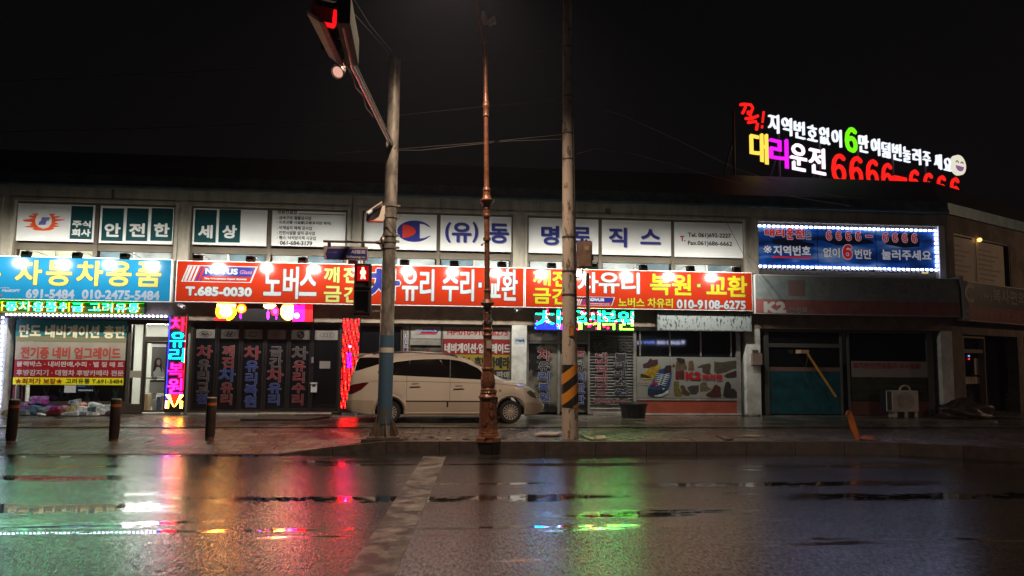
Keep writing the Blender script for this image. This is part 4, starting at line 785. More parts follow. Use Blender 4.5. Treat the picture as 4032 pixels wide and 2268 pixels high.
# wing building that turns away at the right
PWN = Plane(15.972, 22.12, 29.5)
wg = empty('corner_building', (15.98, 22.13, .2), 'dark two storey wing that turns away at the right end of the lit shops', 'building')
WLn = 26.0; ww = MB(); wx = [0.0, .45, 5.35, 6.2, WLn]
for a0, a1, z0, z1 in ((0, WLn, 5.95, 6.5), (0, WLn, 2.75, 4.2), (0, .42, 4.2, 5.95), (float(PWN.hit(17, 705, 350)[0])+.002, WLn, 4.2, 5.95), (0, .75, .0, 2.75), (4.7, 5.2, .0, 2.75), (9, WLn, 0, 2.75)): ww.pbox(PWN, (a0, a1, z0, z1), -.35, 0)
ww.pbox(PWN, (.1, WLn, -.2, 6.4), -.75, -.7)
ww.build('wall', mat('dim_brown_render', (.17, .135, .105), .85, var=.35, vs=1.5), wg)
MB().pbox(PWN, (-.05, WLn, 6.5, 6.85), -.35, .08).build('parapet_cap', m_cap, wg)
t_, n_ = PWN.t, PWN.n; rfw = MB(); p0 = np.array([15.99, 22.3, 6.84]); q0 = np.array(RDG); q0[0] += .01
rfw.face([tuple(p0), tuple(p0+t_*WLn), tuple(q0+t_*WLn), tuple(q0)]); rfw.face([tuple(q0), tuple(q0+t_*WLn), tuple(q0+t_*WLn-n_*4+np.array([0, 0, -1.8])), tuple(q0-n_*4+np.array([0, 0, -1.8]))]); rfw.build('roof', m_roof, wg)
WE = float(PWN.hit(17, 705, 350)[0])
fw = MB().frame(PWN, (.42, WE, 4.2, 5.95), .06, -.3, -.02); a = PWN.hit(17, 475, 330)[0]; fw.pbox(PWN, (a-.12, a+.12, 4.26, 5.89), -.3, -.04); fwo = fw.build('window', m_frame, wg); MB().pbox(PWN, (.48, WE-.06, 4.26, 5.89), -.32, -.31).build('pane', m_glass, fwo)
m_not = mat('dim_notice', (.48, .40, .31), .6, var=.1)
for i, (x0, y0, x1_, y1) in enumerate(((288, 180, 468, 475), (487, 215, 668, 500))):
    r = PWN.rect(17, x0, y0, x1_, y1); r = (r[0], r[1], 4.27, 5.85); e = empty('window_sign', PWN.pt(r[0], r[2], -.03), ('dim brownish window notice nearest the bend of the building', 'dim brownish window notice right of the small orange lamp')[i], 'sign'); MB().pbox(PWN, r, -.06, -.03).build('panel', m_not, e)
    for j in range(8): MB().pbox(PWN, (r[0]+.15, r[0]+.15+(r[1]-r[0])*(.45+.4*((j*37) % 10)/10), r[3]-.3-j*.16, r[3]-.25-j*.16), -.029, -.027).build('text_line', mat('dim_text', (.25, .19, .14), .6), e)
o = MB().lathe([(0, 0), (.05, .01), (.07, .07), (.05, .13), (0, .15)], PWN.pt(*PWN.hit(17, 485, 215), .0), PWN.pt(*PWN.hit(17, 485, 205), .2), 12).build('wall_lamp', glow('orange_wall_lamp', (255, 190, 110), 2.5)); tag(o, 'tiny orange lamp on the upper wall of the dark wing', 'lamp')
r = PWN.rect(17, 362, 520, 800, 790); r = (.35, 9.0, 3.15, 4.38)
PW2 = Plane(15.972+n_[0]*.38, 22.12+n_[1]*.38, 29.5)
e = sign_box('shop_sign', r, PW2, 'unlit black and dark red sign on the dark wing with a large letter C', mat('black_unlit_board', (.03, .026, .024), .45)); MB().pbox(PW2, (.37, 8.98, 3.17, 3.62), .003, .005).build('colour_band', mat('dark_red_band', (.16, .012, .02), .5), e)
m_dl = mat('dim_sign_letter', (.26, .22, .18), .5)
for s, x0, y0, x1_, y1, b in (('C', 402, 502, 462, 625, .02), ('opy', 462, 560, 492, 600, .004), ('(뉴)', 505, 548, 580, 622, .01), ('복사편의점', 588, 548, 850, 640, .01), ): text('lettering', s, PW2, PW2.rect(17, x0, y0, x1_, y1), .006, m_dl, e, b)
text('lettering', 'CAD출력 복사 제본 코팅 사무용품', PW2, PW2.rect(17, 402, 690, 900, 742), .008, mat('dim_pink_letter', (.3, .09, .07), .5), e, .004)
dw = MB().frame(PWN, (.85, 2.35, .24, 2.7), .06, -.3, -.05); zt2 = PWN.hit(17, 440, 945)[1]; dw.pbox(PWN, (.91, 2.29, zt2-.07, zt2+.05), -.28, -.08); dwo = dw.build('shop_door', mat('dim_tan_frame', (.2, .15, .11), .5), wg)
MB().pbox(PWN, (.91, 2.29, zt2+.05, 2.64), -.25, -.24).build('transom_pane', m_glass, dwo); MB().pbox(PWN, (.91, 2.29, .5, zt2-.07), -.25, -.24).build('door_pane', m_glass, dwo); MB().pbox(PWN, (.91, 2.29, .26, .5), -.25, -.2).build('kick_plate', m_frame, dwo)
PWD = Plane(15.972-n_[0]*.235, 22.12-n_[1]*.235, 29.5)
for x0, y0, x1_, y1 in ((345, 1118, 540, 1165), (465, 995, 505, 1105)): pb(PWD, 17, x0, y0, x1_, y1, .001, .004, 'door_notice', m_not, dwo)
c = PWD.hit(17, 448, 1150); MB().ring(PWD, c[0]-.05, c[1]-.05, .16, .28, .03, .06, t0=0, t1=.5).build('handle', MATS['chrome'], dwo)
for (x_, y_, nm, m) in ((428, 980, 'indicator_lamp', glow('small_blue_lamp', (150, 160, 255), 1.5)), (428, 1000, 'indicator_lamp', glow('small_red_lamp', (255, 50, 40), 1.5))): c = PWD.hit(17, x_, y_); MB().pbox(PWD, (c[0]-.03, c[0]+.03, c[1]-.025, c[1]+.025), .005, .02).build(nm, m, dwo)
MB().pbox(PWN, (2.4, 9, .2, 2.75), -.55, -.5).build('dark_pane', m_glass, wg)

# ------------------------------------------------------------------ LED signs
m_led = led_mat('led_matrix', 36.0); m_tick = led_mat('led_ticker_matrix', 45.0); m_case = mat('led_black_case', (.012, .012, .013), .5)
def led_case(name, r, P, label, depth=.12, grp=None): e = empty(name, P.pt(r[0], r[2], -depth), label, 'LED sign', grp); MB().pbox(P, r, -depth, -.004).build('case', m_case, e); return e
PE = Plane(0, 21.86)
# long ticker under the blue sign
r = (-13.2, PE.hit(2, 1325, 120)[0], PE.hit(2, 660, 172)[1], PE.hit(2, 660, 68)[1]); e = led_case('led_sign', (r[0]-.02, r[1]+.02, r[2]-.02, r[3]+.02), PE, 'long green and cyan LED text sign directly under the sky blue sign')
rows = 18; cols_ = int((r[1]-r[0])/((r[3]-r[2])/rows)); img = np.zeros((rows, cols_, 3)); img[:] = (0.0, .06, .01)
px0 = int((PE.hit(2, -70, 120)[0]-r[0])/(r[1]-r[0])*cols_); px1 = int((PE.hit(2, 1285, 120)[0]-r[0])/(r[1]-r[0])*cols_)
g = np.zeros((rows, cols_), bool); g[3:17, px0:px1] = raster('자동차용품취급 고려유통', 14, px1-px0); f = dil(g)
red = np.roll(f, 2, 1) & ~f; img[f] = (0, .14, .01); img[red] = (.15, .01, .0); img[g] = (.09, .95, .5); gy = g & np.roll(~g, -1, 1); img[gy] = (.4, .6, .04); img[0] = (.15, .15, .01); img[-1] = (.02, .2, .01)
led_face('led_lamps', PE, r, 0, img, m_tick, e)
# vertical sign left of the dark doors
PE2 = Plane(0, 21.9); r = (PE2.hit(2, 1540, 620)[0], PE2.hit(2, 1700, 620)[0], PE2.hit(2, 1610, 1045)[1], PE2.hit(2, 1640, 200)[1])
e = led_case('led_sign', (r[0]-.02, r[1]+.02, .3, r[3]+.03), PE2, 'tall narrow LED sign of pink and cyan letters right of the lit shop door')
cols_ = 24; rows = int((r[3]-r[2])/((r[1]-r[0])/cols_)); img = np.zeros((rows, cols_, 3)); H_ = rows
def put(s, f0, f1, ca, cb, cg):
    j0, j1 = int((1-f1)*H_), int((1-f0)*H_); g_ = np.zeros((H_, cols_), bool); g_[j0:j1, 2:cols_-2] = raster(s, j1-j0, cols_-4); g_ = g_ | np.roll(g_, 1, 1); ha = dil(g_, 2) & ~g_
    img[ha] = np.array(cg)*.5
    for j, i in zip(*np.nonzero(g_)): t = i/cols_; img[j, i] = np.array(ca)*(1-t)+np.array(cb)*t
put('차', .01, .16, (1, .05, .3), (.9, .02, .05), (.25, .0, .03)); put('유', .17, .335, (.0, .7, .75), (.0, .75, .35), (.0, .12, .2)); put('리', .345, .50, (.0, .7, .9), (.0, .75, .25), (.0, .1, .22))
put('복', .51, .665, (.8, .05, .42), (.95, .03, .10), (.25, .0, .10)); put('원', .675, .845, (.75, .07, .55), (.95, .04, .18), (.2, .0, .14))
for j in range(int(.15*H_)):
    for i in range(cols_):
        t = j/(.15*H_); d = abs(i-cols_/2)/(cols_/2)
        if d < t*1.1: img[j, i] = (.95, .05, .02) if d < t*.6 else (.9, .65, .2)
        elif t < .5 and d > .6: img[j, i] = (.85, .6, .15)
img[:, 0] = np.maximum(img[:, 0], (.08, .08, .6)); img[int(.2*H_):, -1] = np.maximum(img[int(.2*H_):, -1], (.3, .0, .02))
led_face('led_lamps', PE2, r, 0, img, m_led, e)
# picture board above the dark doors
r = PE.rect(4, 452, 47, 1375, 200); e = led_case('led_sign', (r[0]-.02, r[1]+.02, r[2]-.02, min(r[3]+.02, 3.30)), PE, 'wide LED picture board above the dark doors, showing yellow and red lanterns')
rows = 24; cols_ = int((r[1]-r[0])/((r[3]-r[2])/rows)); img = np.zeros((rows, cols_, 3)); JJ, II = np.mgrid[0:rows, 0:cols_]; U = 452+II/cols_*923; V = 200-JJ/rows*153
img[(JJ % 4 == 0) & (U > 700) & (U < 1080)] = (.05, .008, .02)
def el(cx, cy, rx, ry, c, c2=None):
    d = ((U-cx)/rx)**2+((V-cy)/ry)**2; img[d < 1] = c
    if c2: img[d < .35] = c2
el(550, 118, 97, 92, (.9, .45, .04), (.95, .8, .45)); img[(U < 640) & (V < 80) & (U > 460)] = (.9, .6, .2); el(695, 90, 45, 42, (.95, .22, .03), (.9, .5, .2)); el(962, 60, 58, 30, (.85, .75, .35)); el(1015, 112, 36, 42, (.85, .04, .12), (.9, .1, .35))
el(1140, 110, 72, 85, (.95, .62, .2), (.95, .85, .6)); img[(U > 1185) & (U < 1365)] = (.95, .03, .30); img[(U > 1300) & (U < 1375)] = (.8, .02, .03); el(1225, 150, 24, 26, (.9, .6, 1)); el(690, 160, 9, 28, (.35, .05, .5)); el(950, 150, 14, 42, (.35, .08, .6)); el(1030, 170, 9, 20, (.3, .05, .4)); img[(U < 560) & (V > 185)] = (.8, .02, .05)
led_face('led_lamps', PE, r, 0, img, m_led, e)
# red board right of the dark doors
r = (PE2.hit(4, 1655, 610)[0], PE2.hit(4, 1812, 610)[0], .42, PE2.hit(4, 1755, 182)[1]); e = led_case('led_sign', (r[0]-.02, r[1]+.02, .3, r[3]+.03), PE2, 'tall narrow bright red LED board between the dark doors and the parked car')
cols_ = 20; rows = int((r[3]-r[2])/((r[1]-r[0])/cols_)); img = np.zeros((rows, cols_, 3)); JJ, II = np.mgrid[0:rows, 0:cols_]; rg = np.random.default_rng(3)
n_ = rg.random((rows, cols_)); st = np.sin(II*1.3+JJ*.23+2*np.sin(JJ*.08)); img[..., 0] = .40+.6*(st > -.2)*n_+.1; img[..., 1] = .02+.10*((st > .6) & (n_ > .6)); img[..., 2] = .05; img[II % 2 == 0] *= .45; img[..., :] *= .95
img[(st < -.45)] = (.05, .0, .0); img[(n_ < .10)] = (.05, .0, .02); img[int(.45*rows):int(.62*rows), 6:12][n_[int(.45*rows):int(.62*rows), 6:12] > .6] = (.2, .03, .6); img[int(.68*rows):int(.7*rows), 8:11] = (.8, .3, .9)
led_face('led_lamps', PE2, r, 0, img, m_led, e)
# green board right of the white pillar
r = PE.rect(8, 138, 98, 1075, 288); e = led_case('led_sign', (r[0]-.02, r[1]+.02, r[2]-.02, r[3]+.02), PE, 'green and cyan LED letter board with red dots, partly behind the concrete pole')
rows = 30; cols_ = int((r[1]-r[0])/((r[3]-r[2])/rows)); img = np.zeros((rows, cols_, 3)); JJ, II = np.mgrid[0:rows, 0:cols_]; g = np.zeros((rows, cols_), bool)
for s, f0, f1 in (('차', 0, .30), ('유', .31, .52), ('리', .5, .655), ('복', .66, .825), ('원', .83, 1.0)): a, b2 = int(f0*cols_), int(f1*cols_); g[1:29, a:b2] |= raster(s, 28, b2-a)
g = g | np.roll(g, 1, 1); ha = dil(g, 1); img[:] = (0, .03, .01); img[ha] = (.0, .11, .01)
t = JJ/rows; cell = np.stack([np.where(t < .35, .35, .03), np.full_like(t, .8), np.where(t < .35, .12, .42)], -1); img[g] = cell[g]; c1_ = g & (II < .30*cols_); img[c1_] = (.0, .72, .55)
img[(II < .29*cols_) & (t < .3) & ~g] = (.02, .05, .7); img[(II < .29*cols_) & g & (t < .3)] = (.05, .3, .85); n_ = rg.random((rows, cols_)); k_ = dil(n_ > .99); img[k_ & (II > .1*cols_)] = (.8, .03, .06); img[(n_ > .99)] = (.9, .1, .7)
led_face('led_lamps', PE, r, 0, img, m_led, e)
# unlit board
r = PE.rect(8, 1300, 120, 2195, 296); e = empty('led_sign', PE.pt(r[0], r[2], -.3), 'unlit pale grey dotted LED board under the right end of the orange red sign', 'LED sign')
m_un, N_, L_, b_ = node_mat('unlit_led_grid'); _tc = N_.new('ShaderNodeTexCoord'); _mp = N_.new('ShaderNodeMapping'); _mp.inputs['Scale'].default_value = (1, 1, .35); L_.new(_tc.outputs['Object'], _mp.inputs[0]); _n = N_.new('ShaderNodeTexNoise'); _n.inputs['Scale'].default_value = 26; _n.inputs['Detail'].default_value = 3; L_.new(_mp.outputs[0], _n.inputs['Vector'])
_r = N_.new('ShaderNodeValToRGB'); L_.new(_n.outputs['Fac'], _r.inputs[0]); _r.color_ramp.elements[0].position = .36; _r.color_ramp.elements[0].color = (.03, .03, .03, 1); _r.color_ramp.elements[1].position = .44; _r.color_ramp.elements[1].color = (.30, .34, .34, 1); L_.new(_r.outputs[0], b_.inputs['Base Color'])
MB().pbox(PE, r, -.26, -.02).build('case', m_case, e); MB().frame(PE, r, .03, -.018, .01).build('rim', mat('weathered_grey_rim', (.25, .27, .27), .6, col2=(.06, .06, .06), vs=12), e)
vs_, fs_ = [], []; nx, nz_ = 96, 18; pw, ph = (r[1]-r[0]-.06)/nx, (r[3]-r[2]-.06)/nz_; mb = MB()
mb.pbox(PE, (r[0]+.03, r[1]-.03, r[2]+.03, r[3]-.03), -.018, -.012); mb.build('dead_lamps', m_un, e)

# ------------------------------------------------------------------ rooftop letter sign
PR = Plane(12.5, 27.0, 25.0)
e = empty('rooftop_sign', PR.pt(0, 7.6), 'rooftop sign of glowing coloured letters and a laughing round face above the roof', 'rooftop sign')
a = PR.hit(9, 130, 300)[0]; b = PR.hit(9, 2360, 700)[0]; bz0, bz1 = 7.9, PR.hit(9, 1200, 330)[1]
m_rb = mat('dark_backing_board', (.013, .013, .014), 1.0, spec=0)
fr = MB()
for t in np.linspace(a+.3, b-.3, 7): fr.tube([PR.pt(t, 6.4, -.45), PR.pt(t, 11.2, -.45)], .05, 6); fr.tube([PR.pt(t, 6.4, -2.0), PR.pt(t, 10.0, -.5)], .04, 6)
fr.build('support_frame', mat('dark_steel_frame', (.03, .03, .03), .6), e)
g_w = glow('white_channel_letter', (240, 244, 255), 1.15); g_r = glow('red_channel_letter', (255, 28, 22), 1.15); g_g = glow('green_channel_letter', (120, 250, 20), 1.05); g_y = glow('yellow_channel_letter', (255, 215, 80), 1.25); g_m = glow('magenta_channel_letter', (235, 25, 240), 1.2); g_p = glow('pinkish_white_channel_letter', (255, 235, 250), 1.4)
def rl(s, x0, y0, x1, y1, m, bold=.03): return text('channel_letter', s, PR, PR.rect(9, x0, y0, x1, y1), 0, m, e, bold, depth=.08)
for s, x0, y0, x1, y1 in (('지', 430, 212, 546, 400), ('역', 560, 243, 670, 425), ('번', 680, 280, 795, 457), ('호', 808, 318, 915, 482), ('없', 925, 338, 1037, 512), ('이', 1045, 358, 1150, 535), ('만', 1305, 412, 1410, 592), ('여', 1425, 443, 1520, 617), ('덟', 1528, 482, 1620, 642), ('번', 1630, 498, 1727, 667), ('눌', 1733, 532, 1815, 687), ('러', 1828, 545, 1915, 707), ('주', 1925, 578, 2010, 722), ('세', 2035, 598, 2117, 752), ('요', 2128, 638, 2212, 770)): rl(s, x0+8, y0+4, x1-8, y1-4, g_w, .010)
rl('６', 1175, 343, 1292, 592, g_g, .055); rl('대', 258, 393, 432, 692, g_y, .03); rl('리', 448, 443, 627, 732, g_m, .03); rl('운', 648, 503, 806, 768, g_p, .028); rl('전', 828, 538, 986, 800, g_p, .028)
for x0, y0, x1, y1 in ((1040, 598, 1192, 885), (1213, 622, 1356, 915), (1374, 653, 1506, 935), (1523, 688, 1642, 958), (1790, 752, 1902, 1000), (1928, 783, 2036, 1020), (2058, 808, 2162, 1042), (2186, 828, 2292, 1062)): rl('６', x0+9, y0, x1-9, y1, g_r, .036)
r = PR.rect(9, 1657, 822, 1770, 866); MB().pbox(PR, r, -.16, .002).build('channel_letter', g_r, e)
mb = MB(); mbs = []
for pts in (((160, 128), (200, 122), (262, 130), (280, 160), (262, 205), (232, 215)), ((212, 135), (200, 175), (180, 212)), ((232, 190), (262, 240), (240, 270)), ((210, 262), (270, 262), (330, 235)), ((235, 300), (310, 290), (325, 310), (315, 372))):
    mb.tube([PR.pt(*PR.hit(9, *q_), .0) for q_ in pts], .058, 8)
mb.build('channel_letter', g_r, e); mb = MB(); mb.tube([PR.pt(*PR.hit(9, *q_), 0) for q_ in ((385, 196), (374, 300))], [.05, .045], 8); mb.tube([PR.pt(*PR.hit(9, *q_), 0) for q_ in ((371, 330), (369, 352))], .05, 8); mb.build('channel_letter', g_r, e)
r = PR.rect(9, 2215, 615, 2340, 805); c = ((r[0]+r[1])/2, (r[2]+r[3])/2); ra, rz = (r[1]-r[0])/2, (r[3]-r[2])/2
n = 28; ring_ = [(c[0]+ra*math.cos(2*math.pi*k/n), c[1]+rz*math.sin(2*math.pi*k/n)) for k in range(n)]
fc = MB().prism(ring_, PR, -.16, 0).build('face_disc', glow('cream_face', (250, 246, 222), .85), e)
m_fk = mat('face_black', (.05, .04, .03), .5); mk_ = MB()
for dx in (-.38, .36): mk_.tube([PR.pt(c[0]+ra*(dx+q_[0]), c[1]+rz*q_[1], .01) for q_ in ((-.2, .18), (-.08, .34), (.08, .34), (.2, .18))], .022, 6)
mk_.build('face_eye', m_fk, e); MB().prism([(c[0]+ra*.62*math.cos(t), c[1]-rz*.12+rz*.52*math.sin(t)) for t in np.linspace(math.pi, 2*math.pi, 14)], PR, .001, .012).build('face_mouth', glow('pink_mouth', (190, 120, 200), .5), e)

# ------------------------------------------------------------------ floodlights on top of the signs
m_fh = mat('black_lamp_housing', (.03, .028, .026), .45); m_lens = glow('floodlight_lens', (255, 250, 238), FLOOD)
def make_flood():
    e = empty('floodlight', (0, 0, 0), '', 'floodlight', 'floodlights along the tops of the shop signs')
    d = Vector((0, .954, -.30)); u = Vector((0, .30, .954)); c0 = Vector((0, -1.0, -.08))
    f = lambda x, s, h: tuple(c0+Vector((x, 0, 0))+d*s+u*h)
    MB().hexa([f(-.13, 0, -.075), f(.13, 0, -.075), f(.13, 0, .075), f(-.13, 0, .075)], [f(-.09, -.11, -.05), f(.09, -.11, -.05), f(.09, -.11, .05), f(-.09, -.11, .05)]).build('housing', m_fh, e)
    MB().add([f(-.115, .004, -.06), f(.115, .004, -.06), f(.115, .004, .06), f(-.115, .004, .06)], [(0, 1, 2, 3)]).build('lens', m_lens, e)
    MB().hexa([f(-.13, .0, .078), f(.13, .0, .078), f(.13, .0, .088), f(-.13, .0, .088)], [f(-.13, .07, .078), f(.13, .07, .078), f(.13, .07, .088), f(-.13, .07, .088)]).build('visor', m_fh, e)
    MB().tube([(0, .10, .0), (0, .02, .03), (0, -.6, .06), (0, -1.05, .02)], .012, 6).build('bracket_arm', m_alu, e)
    return e
fl0 = make_flood(); FL = [(1, 10, 0), (1, 520, 0), (1, 1060, 0), (1, 1565, 0), (3, 495, 0), (3, 1090, 0), (3, 1680, 0), (5, 195, 0), (5, 780, 0), (5, 1345, 0), (5, 1885, 0), (7, 275, 0), (7, 700, 0), (7, 1210, 0), (7, 1690, 0), (7, 2160, 0)]
FLB = ['above the left end of the sky blue sign', 'above the first full letter of the sky blue sign', 'above the middle of the sky blue sign', 'above the right end of the sky blue sign', 'above the navy emblem of the long red sign', 'above the first big white letter of the long red sign', 'between the white and yellow letters of the long red sign', 'above the pedestrian light', 'just right of the grey signal pole', 'left of the ornate lamp post', 'just right of the ornate lamp post', 'left of the concrete pole', 'behind the box on the concrete pole', 'above the third white letter of the right red sign', 'above the first big yellow letters of the right red sign', 'above the right end of the right red sign']
for i, (k, x_, _) in enumerate(FL):
    o = fl0 if i == 0 else copy_tree(fl0); px = PS.hit(k, x_, {1: 825, 3: 790, 5: 845, 7: 640}[k])[0]; o.location = (px, 21.72, SZ1+.02); o['label'] = 'black floodlight '+FLB[i]
# CCTV cameras
def cctv(k, x, y, P, label, flip=1):
    s_, z_ = P.hit(k, x, y); p = Vector(P.pt(s_, z_)); e = empty('cctv_camera', p, label, 'CCTV camera', 'small white CCTV cameras'); m = mat('white_camera_plastic', (.7, .7, .7), .35)
    d = Vector((.75*flip, -.5, -.35)).normalized()
    MB().tube([tuple(p-d*.13), tuple(p+d*.10)], .045, 10).build('camera_body', m, e); MB().tube([tuple(p+d*.10), tuple(p+d*.106)], .03, 10).build('camera_lens', m_blk, e)
    q_ = p+Vector((0, 0, .055)); MB().hexa([tuple(q_-d*.15+Vector((0, -.05, 0))), tuple(q_+d*.15+Vector((0, -.05, 0))), tuple(q_+d*.15+Vector((0, .05, 0))), tuple(q_-d*.15+Vector((0, .05, 0)))], [tuple(q_-d*.15+Vector((0, -.05, .012))), tuple(q_+d*.15+Vector((0, -.05, .012))), tuple(q_+d*.15+Vector((0, .05, .012))), tuple(q_-d*.15+Vector((0, .05, .012)))]).build('sun_hood', m, e)
    MB().tube([tuple(p+Vector((0, .04, 0))), tuple(p+Vector((-.12*flip, .1, .06))), tuple(p+Vector((-.14*flip, .26, .09)))], .014, 6).build('bracket', m, e)
cctv(4, 132, 62, PE, 'white camera under the left end of the long orange red sign'); cctv(6, 1738, 95, PE, 'white camera under the joint of the two orange red signs, above the white pillar', -1)

# ------------------------------------------------------------------ street furniture
KZ = .24
def v3(p): return tuple(float(c) for c in p)
# signal pole
m_gp = mat('galvanised_pole', (.22, .20, .18), .42, metal=.35, var=.5, vs=7, vstr=(1, 1, .35)); m_bs = mat('blue_pole_wrap', (.045, .10, .17), .5, col2=(.10, .075, .06), vs=2.6, lo=.34, hi=.46)
YP = 15.55; base = atY(0, 966, 1104, YP); tp = atY(12, 835, 490, YP); base[2] = KZ
pole = empty('signal_pole', v3(base), 'grey steel signal pole with a blue wrapped foot and an arm over the road', 'signal pole')
def along(p, q, z): t = (z-p[2])/(q[2]-p[2]); return p+(q-p)*t
zt_ = tp[2]; zA, zB = atY(6, 490, 340, YP)[2], atY(6, 470, 1180, YP)[2]
MB().tube([v3(along(base, tp, z)) for z in (KZ, 3, 5, zt_)], [.142, .137, .132, .128], 20).build('pole_shaft', m_gp, pole)
MB().tube([v3(along(base, tp, z)) for z in (zB, zA)], [.147, .144], 20).build('blue_wrap', m_bs, pole); zc = atY(6, 490, 480, YP)[2]; MB().tube([v3(along(base, tp, z)) for z in (zc-.05, zc+.05)], .1485, 20).build('reflective_band', mat('pale_band', (.5, .47, .42), .4), pole)
MB().tube([v3(along(base, tp, z)) for z in (zt_, zt_+.05)], .135, 20).build('pole_cap', mat('dark_cap', (.06, .055, .055), .5), pole)
b_ = MB().box(base[0]-.32, base[0]+.32, base[1]-.3, base[1]+.3, KZ+.03, KZ+.06); b_.build('base_plate', mat('rusty_plate', (.09, .06, .045), .7, var=.5, vs=12), pole); MB().box(base[0]-.42, base[0]+.42, base[1]-.36, base[1]+.4, KZ-.1, KZ+.03).build('footing', mkm, pole)
gs = MB()
for k in range(8):
    t = k*math.pi/4+.2; c, s = math.cos(t), math.sin(t); n1 = (-s*.006, c*.006)
    q_ = [(base[0]+c*r_+s2*n1[0], base[1]+s*r_+s2*n1[1], z) for s2 in (-1, 1) for r_, z in ((.13, KZ+.06), (.30, KZ+.06), (.30, KZ+.09), (.145, KZ+.46))]; gs.hexa(q_[:4], q_[4:])
gs.build('gusset', MATS['rusty_plate'], pole)
for y_ in (152, 285, 505, 575, 650): z = atY(5, 600, y_, YP)[2]; c = along(base, tp, z); mb = MB().tube([v3(c-np.array([0, 0, .025])), v3(c+np.array([0, 0, .025]))], .146, 20); mb.box(c[0]+.13, c[0]+.2, c[1]-.03, c[1]+.03, z-.02, z+.02); mb.build('band_clamp', m_gp, pole)
# arm over the road
A0 = along(base, tp, atY(12, 815, 1190, YP)[2]); A1 = atZ(12, 490, 520, A0[2]+.12); A2 = atZ(14, 760, 420, A0[2]+.16)
MB().tube([v3(A0), v3(A1), v3(A2)], [.050, .054, .054], 14).build('signal_arm', mat('polished_arm', (.22, .20, .18), .22, metal=.7), pole); MB().tube([v3(A0-(A1-A0)/np.linalg.norm(A1-A0)*.1), v3(A0+(A1-A0)/np.linalg.norm(A1-A0)*.12)], .11, 14).build('arm_flange', m_gp, pole)
ad = (A2-A1)/np.linalg.norm(A2-A1)
c1 = [v3(A0+(A1-A0)*t+np.array([-.09+.02*math.sin(t*30), 0, -.03+.015*math.sin(t*21)])) for t in np.linspace(.45, 1, 14)]; MB().tube(c1, .012, 6).build('arm_cable', m_blk, pole)
# signal head on the arm: four lenses facing left, red one lit
hd = empty('traffic_signal', v3(A2), 'black traffic signal head hung over the road with its red lens lit', 'traffic signal')
Dn = np.array([-1.0, 0, 0]); Up_ = np.array([0, 0, 1.0]); m_hb = mat('black_signal_plastic', (.005, .005, .005), .6, spec=.25)
def hp(t, w, h): return v3(A1+ad*t+Dn*w+Up_*h)
Lh = np.linalg.norm(A2-A1)+.15; H0, H1 = -.05, .36
MB().hexa([hp(.05, -.1, H0), hp(Lh, -.1, H0), hp(Lh, -.1, H1), hp(.05, -.1, H1)], [hp(.05, .08, H0), hp(Lh, .08, H0), hp(Lh, .08, H1), hp(.05, .08, H1)]).build('signal_case', m_hb, hd, bevel=.01)
g_red = glow('lit_red_lens', (255, 12, 20), 1.6)
tl_ = float((atZ(14, 835, 300, A2[2]+.155)-A1)@ad)
for i in range(4):
    t = tl_-i*.36
    if t < .1: break
    zc = (H0+H1)/2; n = 20; vis = MB(); N2 = np.array([-.93, -.37, 0]); T2 = np.array([.37, -.93, 0]); c0_ = A1+ad*t+Up_*zc+N2*.13
    LP2 = lambda r_, k_, w_: v3(c0_+T2*r_*math.cos(2*math.pi*k_/n)+Up_*r_*math.sin(2*math.pi*k_/n)+N2*w_)
    MB().face([LP2(.155, k_, .0) for k_ in range(n)]).build('lens', g_red if i == 0 else m_blk, hd); MB().lathe([(.165, 0), (.165, .1)], v3(c0_-N2*.1), v3(c0_), 20).build('lens_housing', m_hb, hd)
    for k in range(n//2): vis.hexa([LP2(.165, k, -.01), LP2(.165, k+1, -.01), LP2(.165, k+1, .3), LP2(.165, k, .3)], [LP2(.173, k, -.01), LP2(.173, k+1, -.01), LP2(.173, k+1, .3), LP2(.173, k, .3)])
    vis.build('visor', m_hb, hd)
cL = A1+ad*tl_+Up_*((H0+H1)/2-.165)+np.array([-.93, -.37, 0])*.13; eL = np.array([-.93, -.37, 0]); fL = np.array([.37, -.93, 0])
MB().hexa([v3(cL-fL*.07+eL*.0), v3(cL+fL*.07+eL*.0), v3(cL+fL*.06+eL*.30), v3(cL-fL*.06+eL*.30)], [v3(p+Up_*.012) for p in (cL-fL*.07, cL+fL*.07, cL+fL*.06+eL*.30, cL-fL*.06+eL*.30)]).build('visor_red_spill', glow('red_spill_glow', (255, 16, 24), 1.0), hd)  # red lens light spilling on the visor, put in as a glowing strip
# plate sign under the signal
def Pz(x, y, z): return atZ(14, x, y, z)
zz = A2[2]-.05; q0_ = [Pz(125, 235, zz), Pz(330, 375, zz-.02), Pz(640, 1085, zz-.02), Pz(510, 985, zz)]; q1_ = [Pz(330, 375, zz-.02), Pz(420, 400, zz-.02), Pz(770, 1160, zz-.02), Pz(640, 1085, zz-.02)]
sg_ = empty('overhead_sign', v3(q0_[3]), 'pale green and red sign board seen from below beside the overhead signal', 'sign')
up = np.array([0, 0, .04]); MB().hexa([v3(p) for p in q0_], [v3(p+up) for p in q0_]).build('board', mat('pale_green_board', (.55, .62, .55), .5, var=.15), sg_); MB().hexa([v3(p+np.array([.001, 0, 0])) for p in q1_], [v3(p+up) for p in q1_]).build('red_stripe', mat('red_board_stripe', (.45, .12, .10), .5, var=.4, vs=14), sg_)
pc = atZ(14, 770, 1170, zz); pd = atZ(14, 580, 1300, zz-.22); dd = (pd-pc)/np.linalg.norm(pd-pc)
